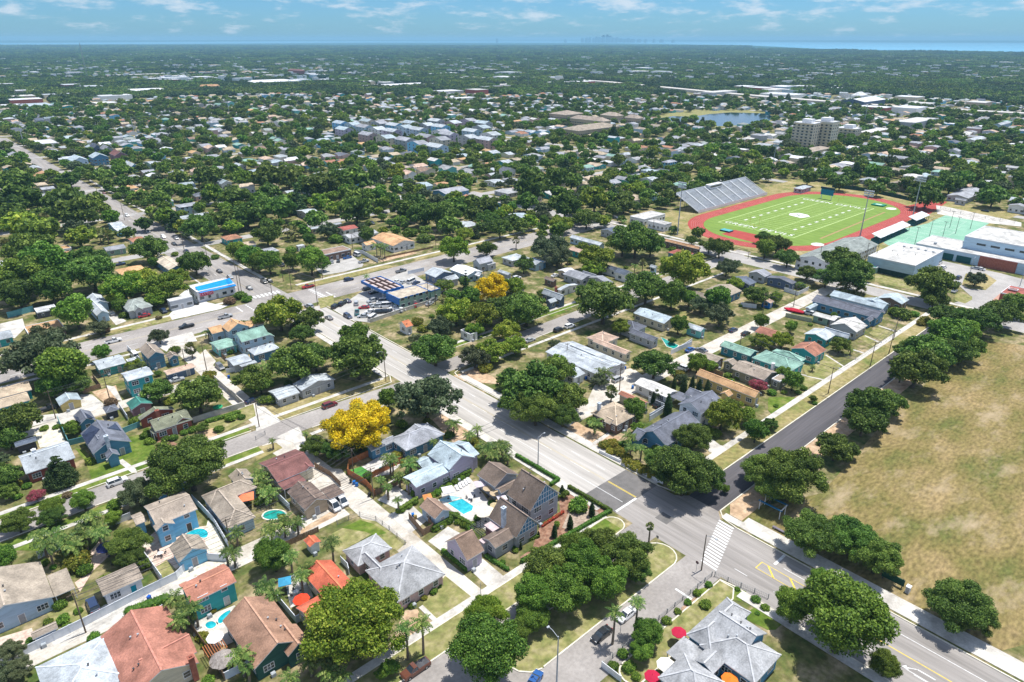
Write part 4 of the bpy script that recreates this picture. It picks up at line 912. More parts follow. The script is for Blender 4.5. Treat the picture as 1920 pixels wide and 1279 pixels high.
def proto(kind, lod, var):
    """(list of (child name, mesh)) in units of crown radius"""
    k = (kind, lod, var)
    if k in LOD: return LOD[k]
    rng = np.random.default_rng(abs(hash((len(kind) * 31 + ord(kind[0]) * 7 + ord(kind[-1]), lod, var))) % 99991)
    n, s = [(38000, .0225), (10500, .042), (2000, .10)][lod]
    mat = LEAF.get(kind, LEAF['oak'])
    if kind in ('oak', 'oakm', 'mango', 'grey', 'yellow', 'pink'):
        p = dict(oak=dict(n=18), oakm=dict(n=15, spread=.62), mango=dict(n=20), grey=dict(n=18, rl=(.12,.22), spread=.88), yellow=dict(n=24, rl=(.12,.22), zc=.62), pink=dict(n=12, rl=(.25,.36)))[kind]
        lb = crown_lobes(rng, **p)
        if kind == 'grey': n = int(n * .75)
        out = [('crown', leaf_mesh('crown', lb, n, s, mat, rng, core=.5 if kind == 'grey' else .66)), ('trunk', trunk_mesh('trunk', rng, lb))]
    elif kind == 'dark':   # broad dark conifer with tiered branches
        lb = []
        for i in range(9):
            z = .35 + i * .2; q = 1.0 * (1 - i / 10.5)
            for j in range(max(3, 8 - i)):
                a = j * 6.283 / max(3, 8 - i) + i * .7; lb.append((q*.62*math.cos(a), q*.62*math.sin(a), z, q*.34 + .06, .45))
        out = [('crown', leaf_mesh('crown', lb, n, s, mat, rng, core=.6)), ('trunk', trunk_mesh('trunk', rng, [(0,0,.3,.1,1)], .05, 1.6))]
    elif kind == 'cypress':
        lb = [(rng.uniform(-.1,.1), rng.uniform(-.1,.1), .6 + i * .55, .95 * (1 - (i / 9) ** 2) * .9 + .12, 1.0) for i in range(9)]
        out = [('crown', leaf_mesh('crown', lb, n // 2, s * 2.2, LEAF['dark'], rng, core=.75)), ('trunk', trunk_mesh('trunk', rng, [(0,0,.3,.1,1)], .12, 1.5))]
    elif kind == 'norfolk':
        lb = []
        for i in range(12):
            z = 1.0 + i * .52; q = 1.0 - i / 13
            for j in range(6): a = j * 1.047 + i * .4; lb.append((q*.6*math.cos(a), q*.6*math.sin(a), z, q*.3 + .05, .4))
        out = [('crown', leaf_mesh('crown', lb, n // 2, s * 1.8, LEAF['dark'], rng, core=.5)), ('trunk', trunk_mesh('trunk', rng, [(0,0,.3,.1,1)], .07, 6.0))]
    elif kind in ('bush', 'croton', 'dry'):
        lb = [(0, 0, .45, .62, .8)] + [(.5*math.cos(a), .5*math.sin(a), rng.uniform(.3,.55), rng.uniform(.36,.5), .85) for a in np.arange(0, 6.2, 1.05)]
        out = [('foliage', leaf_mesh('foliage', lb, max(900, n // 5), s * 2.0, LEAF[kind] if kind != 'bush' else LEAF['oakm'], rng, core=.82))]
    elif kind == 'palm':
        b = MB(); rng2 = rng; nf = [20, 15, 11][lod]; seg = [7, 5, 4][lod]; tn = []
        for i in range(nf):
            a = i * 2.399 + rng.uniform(-.2, .2); el = rng.uniform(-.15, 1.0) if i % 3 else rng.uniform(.5, 1.2); Ln = rng.uniform(.85, 1.1)
            p = Vector((0, 0, 0)); pts_ = [p.copy()]; e = el
            for q in range(seg):
                p = p + Vector((math.cos(a) * math.cos(e), math.sin(a) * math.cos(e), math.sin(e))) * Ln * 1.2 / seg; e -= 1.75 / seg; pts_.append(p.copy())
            sd_ = Vector((-math.sin(a), math.cos(a), 0))
            for q in range(seg):
                w0 = .15 * math.sin(math.pi * (q + .35) / (seg + .5)) + .03; w1 = .15 * math.sin(math.pi * (q + 1.35) / (seg + .5)) + .01
                for sg in (-1, 1):
                    g0 = pts_[q]; g1 = g0 + (pts_[q+1] - g0) * .62
                    b.face([g0, g1, g1 + sd_ * sg * w1 * 1.1 + (pts_[q+1] - g0) * .5 - Vector((0,0,w1*.75)), g0 + sd_ * sg * w0 * 1.1 + (pts_[q+1]-g0) * .3 - Vector((0,0,w0*.75))]); tn.append(rng.uniform(.15, .95))
        me = b.mesh('crown', LEAF['palm']); at = me.attributes.new('tone', 'FLOAT', 'FACE'); at.data.foreach_set('value', tn)
        out = [('crown', me)]
    elif kind == 'sabal':
        b = MB(); tn = []; nf = [44, 26, 16][lod]
        for i in range(nf):
            a = i * 2.399; el = rng.uniform(-1.2, 1.4); d = Vector((math.cos(a)*math.cos(el), math.sin(a)*math.cos(el), math.sin(el)))
            t = d.cross(Vector((0,0,1))).normalized(); c = d * .48; u = d.cross(t)
            fan = [c - d * .12]
            for q in range(7):
                th = -1.25 + q * 2.5 / 6; r = .50 * (1.0 if q % 2 else .72); fan.append(c + (d * math.cos(th) + t * math.sin(th)) * r + u * .05 * (q % 2) - Vector((0,0,.10*abs(math.sin(th)))))
            for q in range(1, 7): b.face([fan[0], fan[q], fan[q+1]]); tn.append(rng.uniform(.1, .95))
        me = b.mesh('crown', LEAF['sabal']); at = me.attributes.new('tone', 'FLOAT', 'FACE'); at.data.foreach_set('value', tn)
        out = [('crown', me)]
    LOD[k] = out; return out
PALMT = {}
def palm_trunk(h, r):
    k = (round(h), round(r, 1))
    if k not in PALMT:
        b = MB(); n = 5; h = max(1, k[0]); px = 0
        for i in range(n):
            b.tube((.15*math.sin(i*.5), 0, h*i/n), (.15*math.sin((i+1)*.5), 0, h*(i+1)/n), k[1]*(1.35 - .12*i), k[1]*(1.35 - .12*(i+1)), 7, cap=(i in (0, 4)))
        PALMT[k] = b.mesh('trunk', nmat('palm_bark', [(.12,.09,.065), (.26,.21,.16)], 2, stretch=(1,1,4)))
    return PALMT[k], max(1, k[0])
NAMES = dict(oak='oak_tree', oakm='shade_tree', mango='broadleaf_tree', grey='loose_oak_tree', yellow='yellow_flowering_tree', pink='crape_myrtle', dark='dark_conifer', cypress='cypress_tree', norfolk='norfolk_pine', bush='bush', croton='croton_shrub', dry='dry_shrub', palm='palm_tree', sabal='fan_palm')
WORDS = dict(oak='dark green round oak', oakm='mid green leafy tree', mango='yellow-green broadleaf tree', grey='grey-green loose crowned oak', yellow='bright yellow blossoming tree', pink='pink flowering crape myrtle', dark='broad dark green conifer', cypress='narrow dark cypress', norfolk='tall narrow pine', bush='rounded green bush', croton='yellow-green leafy shrub', dry='brownish dry shrub', palm='feather fronded palm', sabal='round headed fan palm')
CATS = dict(palm='palm', sabal='palm', bush='shrub', croton='shrub', dry='shrub')
VEG = []   # (x,y,R,kind) for later labelling
TREES = []
def locate(px, py, rp, hk):
    Rw = 5.0
    for _ in range(6):
        x, y = gpx(px, py, hk * Rw); d = proj(x, y, hk * Rw)[2]; Rw = rp * d / FPX
    return x, y, Rw
SHAPE = {'dark': 1.2, 'cypress': 2.6, 'norfolk': 3.6, 'bush': .5, 'croton': .5, 'dry': .5}
def plant(spec, kind, h=None):
    """spec 'x,y,r' in tile pixels: crown centre and half width"""
    x, y, r = [float(t) for t in spec.split(',')]
    px, py, rp = TO[0] + x / TO[2], TO[1] + y / TO[2], r / TO[2]
    if kind in ('palm', 'sabal'):
        hh = h or (5.5 if kind == 'palm' else 5.0); X, Y = gpx(px, py, hh); d = proj(X, Y, hh)[2]; Rw = rp * d / FPX
        place_tree(X, Y, Rw, kind, hh)
    else:
        X, Y, Rw = locate(px, py, rp * ((1.12 if TO[1] > 600 else 1.28 if TO[1] + y / TO[2] > 470 else 1.04) if kind in ('oak', 'oakm', 'mango', 'grey') else 1), SHAPE.get(kind, .80)); place_tree(X, Y, Rw, kind)
def place_tree(X, Y, Rw, kind, h=None):
    if kind in ('bush', 'croton', 'dry') and Rw > 2.6: pass
    d = math.hypot(X, Y); lod = 0 if (d < 175 and Rw > 2.5) else (1 if d < 420 else 2)
    if kind in ('bush', 'croton', 'dry'): lod = 1
    var = random.randrange(6) if kind in ('oak', 'oakm') else random.randrange(2)
    rz = random.uniform(0, 6.28); hz = random.uniform(.92, 1.12)
    root = empty(NAMES[kind], (X, Y, 0))
    if kind in ('palm', 'sabal'):
        tm, hh = palm_trunk(h, .17 if kind == 'palm' else .2)
        link('trunk', tm, root)
        for n, me in proto(kind, 0 if d < 260 else 1, var): link(n, me, root, (0, 0, hh - .1), rz, (Rw, Rw, Rw))
    else:
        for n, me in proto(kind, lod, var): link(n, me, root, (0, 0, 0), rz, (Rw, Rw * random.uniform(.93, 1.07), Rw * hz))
    TREES.append((root, X, Y, Rw, kind)); VEG.append((X, Y, Rw)); return root
def T(ox, oy, s, data):
    tile(ox, oy, s)
    for grp in data.strip().split('\n'):
        f = grp.split(); kind = f[0]; h = None
        if ':' in kind: kind, h = kind.split(':'); h = float(h)
        for q in f[1:]: plant(q, kind, h)
T(0, 960, 4, """oak 950,230,140 975,345,105 130,70,115 390,30,90
palm:5.5 300,190,90 350,260,85 700,40,85 760,170,80
palm:4.5 480,215,95 565,150,100 640,70,95 405,150,85 720,120,85 540,240,85 620,160,80
oakm 850,50,75 1080,395,50
croton 570,370,105 1512,930,55 1545,985,45
bush 635,430,65 445,690,58 470,805,55 500,855,42 700,935,52 1040,768,50 1100,738,48 1165,705,48 1222,672,40 1560,1262,55 330,380,40 400,410,30 1010,790,35 225,965,38
palm:5 1305,640,85 1385,720,95 1335,810,85 1450,715,75 1800,1080,105
palm:3.5 1765,165,75 1745,320,75 1690,310,50 1850,1180,60
croton 1595,735,35
grey 75,1040,100 130,1170,95 30,1210,95""")
T(480, 960, 4, """oakm 130,330,165
palm:5 330,480,80 250,330,80 520,1100,85 250,1240,80
palm:4.5 60,545,100 120,600,80 200,70,105 100,120,85 370,420,80 300,60,70
palm:6 560,225,80
mango 740,850,350
palm:4 545,1190,95 400,1110,90 640,1215,80
oakm 1010,1170,75 300,1020,75 940,1215,60 420,1010,60
palm:7.5 1120,880,85 1240,845,85
mango 1730,760,150
oakm 1735,1040,310
bush 1330,590,38 1170,700,34 1370,545,30 1580,360,22
croton 1262,640,30
bush 1320,110,40 1380,85,40 1440,60,42 1480,20,34 1530,50,34 1570,90,34 1610,120,34""")
T(700, 820, 5.33, """bush 620,905,50 690,870,50 745,835,45 800,790,45 850,840,48 905,870,48 960,895,48 830,770,40 580,580,50 640,545,50 700,510,46 760,480,46 820,440,46 880,400,46 930,370,40 280,720,50 350,680,48 410,640,48 1180,650,42 1040,800,45
palm:3.5 240,640,60 370,250,85 75,440,55 140,510,55 345,460,45 260,390,60
palm:4 600,40,50 1320,80,80 1250,60,75 1180,90,70
palm:5 185,220,75
croton 230,180,70 320,240,60
bush 1420,1130,38 1290,1250,40 1000,860,40
palm:3 1340,180,60
croton 1000,30,60 1050,90,50""")
T(960, 840, 5.33, """oak 520,460,55
bush 665,570,110 30,1000,34
cypress 582,740,34 425,830,30 800,610,34 265,860,16 88,975,18 500,430,30
sabal:7.7 1378,790,50""")
T(960, 960, 4, """oak 850,330,195 640,260,170 300,430,205 930,430,120
oakm 570,420,215 400,590,230 170,640,195 700,540,190 480,300,150
palm:7.5 940,690,70 770,765,72
oakm 1010,920,140 970,1040,110
bush 1450,690,52 1390,605,38 1475,542,34 1320,675,34 1160,810,45 1245,742,34 760,1150,50 1830,650,42 1690,575,24 1900,712,38 1842,757,22 830,1060,50 880,1160,60 930,1230,45""")
T(960, 960, 4, """oakm 150,790,150 40,900,120""")
T(1440, 960, 4, """oak 330,150,205 640,190,190 820,330,180 1430,690,225 1540,790,140
oakm 570,780,410 190,720,170 880,1150,130 400,530,110""")
T(0, 640, 4, """grey 300,85,245 1035,1135,130
oakm 475,215,205 390,330,130 620,1190,102 390,1240,95 765,85,78 545,650,72 860,1240,70
oak 110,600,170 60,730,110 1175,370,112 1480,400,172 1410,905,285 40,1020,110 1890,290,130 560,310,110
dark 430,940,130
pink 270,1155,62
dry 830,455,55 500,1150,40
bush 1310,62,48 1010,590,48 1085,705,40 1125,742,44 680,895,42 200,1080,40 1730,565,52 1640,655,42 1810,565,34 1720,70,42 1100,665,30 1200,780,30 1380,680,34 1300,720,40 1240,730,36 420,640,30 330,650,35 1060,560,30 1440,660,40 80,1130,50 130,1160,40
sabal:4 1428,50,55
croton 1570,250,55 1270,445,50 140,1060,35 1660,760,25
oak 1515,645,45 60,1130,70""")
T(480, 640, 4, """oak 300,150,190 440,120,130 760,120,205 720,40,120 1340,50,165 440,790,95 600,820,105 720,790,80 30,320,95 1860,320,60
yellow 760,610,292
grey 1275,415,235 1640,110,110
mango 1760,60,120
palm:4 1480,615,70 1600,700,58 1720,800,85 1840,790,85 1780,850,70 1150,920,75 60,190,75
palm:5 1000,875,75
palm:3 1660,650,45 980,1090,45 930,1030,36 1070,1020,55 118,740,30 370,690,28 20,1000,90 95,1130,95 50,1070,80 30,250,50
croton 1720,190,60 1710,215,40 1280,595,36
bush 120,430,58 240,310,38 1090,615,50 50,440,50 420,370,26 1450,700,45 1560,760,40 30,1200,50""")
T(960, 640, 4, """oak 130,320,240 330,230,130 420,430,150 180,500,170 60,460,150 380,560,110 1070,160,148 1290,980,235 1160,890,150 1360,720,135 1450,1020,150 1880,950,150
oakm 920,510,110 1390,170,85 1490,185,60 1830,680,105 1760,560,80 940,650,55 1600,1110,40
mango 1575,565,130 20,30,90 340,150,60
sabal:3.5 745,385,58
palm:4 690,235,78 890,790,60 880,710,60 620,610,70 970,800,50
grey 655,290,62 1110,400,55
bush 610,600,60 1620,250,34 1690,275,24 1040,820,40 1530,680,50 1460,650,40 1100,800,60
cypress 1172,480,34 1062,425,20 1290,325,28 1350,335,26 1404,345,26 1465,358,26 1215,320,20
croton 700,770,55 760,760,55 800,820,55 870,900,55 930,930,58 990,960,58 1050,990,55 860,860,50 740,820,40 1250,240,50
pink 1850,330,66""")
T(1440, 640, 4, """oak 180,1020,235 30,1100,150 510,790,135 610,820,75 780,500,175 910,460,125 720,600,145 1120,200,185 1200,70,165 1060,70,110 1400,90,120 1500,50,110 1300,40,120 1000,240,90 540,30,70 20,620,58
oakm 190,300,88 110,240,68 340,430,36
bush 30,380,40 60,482,22 350,462,24 120,380,26 230,380,28 270,350,30
palm:1.6 335,195,28 620,70,26""")
T(0, 320, 4, """oak 130,200,165 100,80,150 480,230,140 570,330,155 60,330,140 230,620,150 640,650,115 130,930,125 1120,580,138 1080,398,72 1460,690,98 1190,220,95 1240,150,100 1750,190,125 1850,330,125 1500,430,125 1600,370,85 1700,370,95 520,60,85 680,760,150 1560,40,110 1350,60,80 770,40,80 930,90,70 720,220,70 300,330,90
oakm 300,470,165 350,700,165 150,800,165 380,860,150 560,1050,145 60,880,115 1390,160,85 1880,650,105 1780,610,75 1830,60,95 900,1010,60 1150,690,40
mango 150,410,140 600,490,115 930,870,125 1050,810,100 1230,860,125 1330,800,70 1600,180,88 390,40,58 1170,960,70 870,960,60
sabal:5 800,480,60 740,470,50 330,360,55 40,560,60
bush 1612,645,34 932,1080,42 885,185,48 1310,625,30 990,170,50 830,600,36 1800,930,55 1850,960,45 1380,660,40
dry 1720,975,50 780,1190,50 1190,1100,28 300,800,50
grey 740,1170,70 1190,1240,65 330,1240,120
palm:3.5 1555,1215,45""")
T(480, 320, 4, """oak 80,60,120 240,60,110 480,110,135 600,80,130 720,60,130 100,170,90 180,280,130 60,280,100 80,480,110 720,190,100 750,300,130 1130,290,115 1260,330,125 1390,330,135 1480,290,110 1740,360,88 1830,430,98 1730,580,84 400,1120,90 1850,1030,110 1930,1100,90 1620,240,88 380,120,100 900,40,80 1200,230,80
oakm 950,250,78 560,200,80 830,480,75 410,680,108 270,680,72 500,700,58 100,690,88 20,690,80 400,520,62 930,140,58 1600,970,88 1480,960,70 740,1230,110
mango 170,1060,150 1480,590,118 1500,1050,118 1700,1090,108 1880,1200,88 590,290,68 1490,210,78 1560,470,78 1640,1190,60 1090,370,55
yellow 1770,880,150
bush 1160,460,58 1260,500,66 600,510,58 570,450,54 260,590,48 960,440,30 820,405,30 1310,500,40
sabal:5 280,460,60 230,440,50 1400,960,42
palm:6 900,560,45 960,575,45 930,560,40 828,790,28
norfolk 1575,870,42
dry 292,1155,42
croton 1210,1130,50 1250,1180,50""")
T(960, 320, 4, """oak 110,1030,145 690,970,190 590,900,90 930,520,170 830,540,130 1040,560,110 1010,870,135 560,360,98 400,270,118 160,130,145 110,240,88 450,80,88 660,100,88 840,260,78 930,270,50 1020,180,70 1180,190,78 1280,170,58 1440,80,78 1500,50,90 1650,50,88 1560,580,98 1480,560,78 1350,520,48 1885,500,62 1830,930,84 790,160,50
oakm 1200,940,110 330,60,110 1550,960,105 1330,960,70 1900,590,90 240,380,52 1250,1160,70 1870,1130,60 1080,60,58
mango 1290,750,148 630,650,108 620,220,118 370,400,88 860,130,50 820,1180,60 610,720,70 530,570,50
grey 280,560,148 1420,1000,78 1560,1080,95 230,290,68 1130,1120,48 1610,730,68 1670,700,48 340,640,90
palm:5 1140,680,45 90,440,32 840,378,26 920,708,30
sabal:5 980,690,38 30,520,35""")
T(1440, 320, 4, """oak 70,560,98 150,650,78 300,760,68 560,660,115 600,780,135 700,740,78 1230,850,148 1250,960,80 1430,1090,105 1590,1130,115 1340,1080,98 1760,1070,118 1880,1000,98 300,50,78 540,90,78 620,50,58 820,140,68 1050,100,68 1190,200,108 1370,100,98 1690,190,108 1500,20,108 1600,120,60 440,800,80 1740,100,70
oakm 1350,1230,150 1480,1200,98 1460,70,98 1250,130,80 780,20,78 60,960,50 640,1180,45 1100,30,60
grey 1560,810,62
bush 240,860,48 930,165,30 1010,1065,80 950,1050,50 1100,1070,40 430,1220,50
croton 1180,1120,50 1150,1140,40
sabal:4 640,880,55 560,870,55 700,900,50""")
# ---------------------------------------------------------------- labels for vegetation and fillers
USED = set()
def rel(x, y, lx, ly):
    a = proj(x, y); b = proj(lx, ly); dx, dy = a[0] - b[0], a[1] - b[1]
    if abs(dx) > 1.6 * abs(dy): return 'left of' if dx < 0 else 'right of'
    if abs(dy) > 1.6 * abs(dx): return 'behind' if dy < 0 else 'in front of'
    return ('below left of' if dx < 0 else 'below right of') if dy > 0 else ('above left of' if dx < 0 else 'above right of')
def auto_label(desc, x, y, fb='farther'):
    c = sorted(LM, key=lambda q: (q[1] - x) ** 2 + (q[2] - y) ** 2)[:6]
    cand = ['%s %s %s' % (desc, rel(x, y, q[1], q[2]), q[0]) for q in c[:3]]
    for q in c[:4]:
        for r in c[1:6]:
            if r is not q: cand.append('%s between %s and %s' % (desc, q[0], r[0]))
    for s in cand:
        if s not in USED and len(s.split()) <= 16: USED.add(s); return s
    for w in ('tighter', 'paler', 'wider', 'shadier', 'lower'):
        for s in cand[:3]:
            s2 = w + ' ' + s
            if s2 not in USED and len(s2.split()) <= 16: USED.add(s2); return s2
    return cand[0]
def label_trees():
    for root, x, y, r, k in TREES:
        if root.get('label'): continue
        w = WORDS[k]
        if k in ('oak', 'oakm', 'mango', 'grey'): w = ('huge ' if r > 8.5 else 'large ' if r > 6.5 else '' if r > 4.2 else 'small ') + w
        elif k in ('palm', 'sabal'): w = ('tall ' if root.children[0].dimensions.z > 6.5 else '') + w
        elif r > 2.2: w = 'big ' + w
        tag(root, auto_label(w, x, y), CATS.get(k, 'tree'))
# ---------------------------------------------------------------- vehicles
CARC = dict(white=(.78,.79,.80), silver=(.42,.44,.46), grey=(.16,.17,.18), black=(.015,.017,.02), navy=(.02,.04,.10), blue=(.02,.10,.32), red=(.38,.02,.02), maroon=(.16,.02,.025), teal=(.02,.25,.25), tan=(.45,.38,.28), brown=(.14,.05,.03))
def carpaint(n):
    k = 'car_' + n
    if k in MATS: return MATS[k]
    m = nmat(k, [sh(CARC[n], .9), CARC[n]], .5, rough=.28, spec=.6); m.node_tree.nodes['Principled BSDF'].inputs['Coat Weight'].default_value = .5; return m
TYRE = nmat('tyre_rubber', [(.015,.015,.015), (.03,.03,.03)], 1); RIM = nmat('wheel_rim', [(.35,.35,.36), (.5,.5,.5)], 2, metal=.7, rough=.3)
LAMPG = nmat('lamp_glass', [(.7,.7,.7), (.8,.8,.8)], 2, rough=.1); LAMPR = nmat('tail_lamp_red', [(.4,.01,.01), (.5,.02,.02)], 2, rough=.2)
CARM = {}
def car_meshes(kind):
    if kind in CARM: return CARM[kind]
    L_, W_, H_ = dict(sedan=(4.7,1.82,1.42), suv=(4.8,1.92,1.72), pickup=(5.7,1.98,1.8), van=(5.6,2.0,2.2))[kind]; hl, hw = L_/2, W_/2
    belt = dict(sedan=.88, suv=1.02, pickup=1.05, van=1.15)[kind]
    def ring(x, z0, z1, w): return [(x, -w, z0), (x, -w*1.0, (z0+z1)*.5), (x, -w*.9, z1), (x, w*.9, z1), (x, w, (z0+z1)*.5), (x, w, z0)]
    prof = dict(sedan=[(-hl,.35,.78,.88),(-hl*.93,.22,.92,.97),(-hl*.5,.2,belt+.02,1),(0,.2,belt,1),(hl*.42,.2,belt-.02,1),(hl*.88,.22,.74,.95),(hl,.35,.6,.85)],
      suv=[(-hl,.35,.95,.92),(-hl*.95,.24,belt,.98),(0,.22,belt,1),(hl*.45,.22,belt,1),(hl*.9,.25,.92,.96),(hl,.38,.72,.88)],
      pickup=[(-hl,.4,1.0,.95),(-hl*.97,.3,1.04,1),(0,.28,belt,1),(hl*.42,.28,belt+.03,1),(hl*.92,.3,1.0,.97),(hl,.45,.75,.9)],
      van=[(-hl,.35,1.1,.95),(-hl*.97,.25,belt,1),(0,.25,belt,1),(hl*.6,.25,belt,1),(hl*.93,.28,.95,.95),(hl,.4,.75,.88)])[kind]
    b = MB(); rs = [ring(x, z0, z1, w * hw) for x, z0, z1, w in prof]
    for a, c in zip(rs, rs[1:]):
        for i in range(6):
            j = (i + 1) % 6; b.face([a[i], a[j], c[j], c[i]][::-1])
    b.face(rs[0]); b.face(rs[-1][::-1])
    # cabin: glass frustum and painted roof
    x0, x1, t0, t1 = dict(sedan=(-hl*.72, hl*.48, -hl*.38, hl*.16), suv=(-hl*.94, hl*.5, -hl*.82, hl*.18), pickup=(-hl*.08, hl*.50, -.0, hl*.24), van=(-hl*.96, hl*.78, -hl*.92, hl*.5))[kind]
    g = MB(); wb, wt = hw * .88, hw * .70; zt = H_ - .06
    B = [(x0,-wb,belt-.02),(x1,-wb,belt-.02),(x1,wb,belt-.02),(x0,wb,belt-.02)]; Tt = [(t0,-wt,zt),(t1,-wt,zt),(t1,wt,zt),(t0,wt,zt)]
    for i in range(4): j = (i+1) % 4; g.face([B[i], B[j], Tt[j], Tt[i]])
    g.face(Tt)
    b.box(t0-.05, t1+.03, -wt-.03, wt+.03, zt-.01, zt+.07)
    for s in (-1, 1):
        for xa, xt in ((x0, t0), (x1, t1), ((x0+x1)/2, (t0+t1)/2)): b.bar((xa, s*wb, belt-.02), (xt, s*wt, zt+.02), .08, .06)
    if kind == 'pickup': b.box(-hl*.93, -hl*.12, -hw*.82, hw*.82, 1.04, 1.065, 0)
    out = [('body', b.mesh('body', [carpaint('white')]), (0,0,0), True), ('window_glass', g.mesh('window_glass', GLASS), (0,0,0), False)]
    if kind == 'pickup':
        bed = MB(); bed.box(-hl*.92, -hl*.13, -hw*.8, hw*.8, 1.05, 1.08); out.append(('cargo_bed', bed.mesh('cargo_bed', METALD), (0,0,0), False))
    wh = MB(); r = .34 if kind in ('sedan',) else .39; wh.tube((0,-.11,0), (0,.11,0), r, r, 12); whm = wh.mesh('wheel', TYRE); rm = MB(); rm.tube((0,-.125,0), (0,.125,0), r*.6, r*.6, 10); rmm = rm.mesh('rim', RIM)
    for x in (-hl*.62, hl*.64):
        for s in (-1, 1): out.append(('wheel', whm, (x, s*(hw-.08), r), False, rmm))
    hm = MB(); hm.box(-.04,.04,-.2,.2,-.08,.08); hmm = hm.mesh('headlight', LAMPG); tm = MB(); tm.box(-.04,.04,-.15,.15,-.1,.1); tmm = tm.mesh('tail_light', LAMPR)
    for s in (-1, 1): out.append(('headlight', hmm, (hl-.03, s*hw*.62, .66), False)); out.append(('tail_light', tmm, (-hl+.02, s*hw*.68, .8), False))
    CARM[kind] = out; return out
HEAD = {'e': 0, 'n': 90, 'w': 180, 's': -90}
def car(spec, kind, col, head, label=None, group=None, name=None):
    x, y = tq(spec, .7); d = math.hypot(x, y)
    rz = R(HEAD[head] if isinstance(head, str) else head)
    root = empty(name or dict(sedan='parked_car', suv='parked_suv', pickup='pickup_truck', van='van')[kind], (x, y, .03), rz)
    cat = dict(sedan='car', suv='car', pickup='truck', van='van')[kind]
    for it in car_meshes(kind):
        if d > 300 and it[0] in ('headlight', 'tail_light'): continue
        o = link(it[0], it[1], root, it[2])
        if it[3]: mslot(o, 0, carpaint(col))
        if len(it) > 4 and d < 260: link('rim', it[4], o)
    if label: tag(root, label, cat, group)
    else: tag(root, auto_label({'sedan': '%s car', 'suv': '%s sport utility car', 'pickup': '%s pickup truck', 'van': '%s van'}[kind] % {'navy': 'dark blue', 'black': 'black', 'grey': 'dark grey'}.get(col, col), x, y), cat, group)
    return root
VEH = []
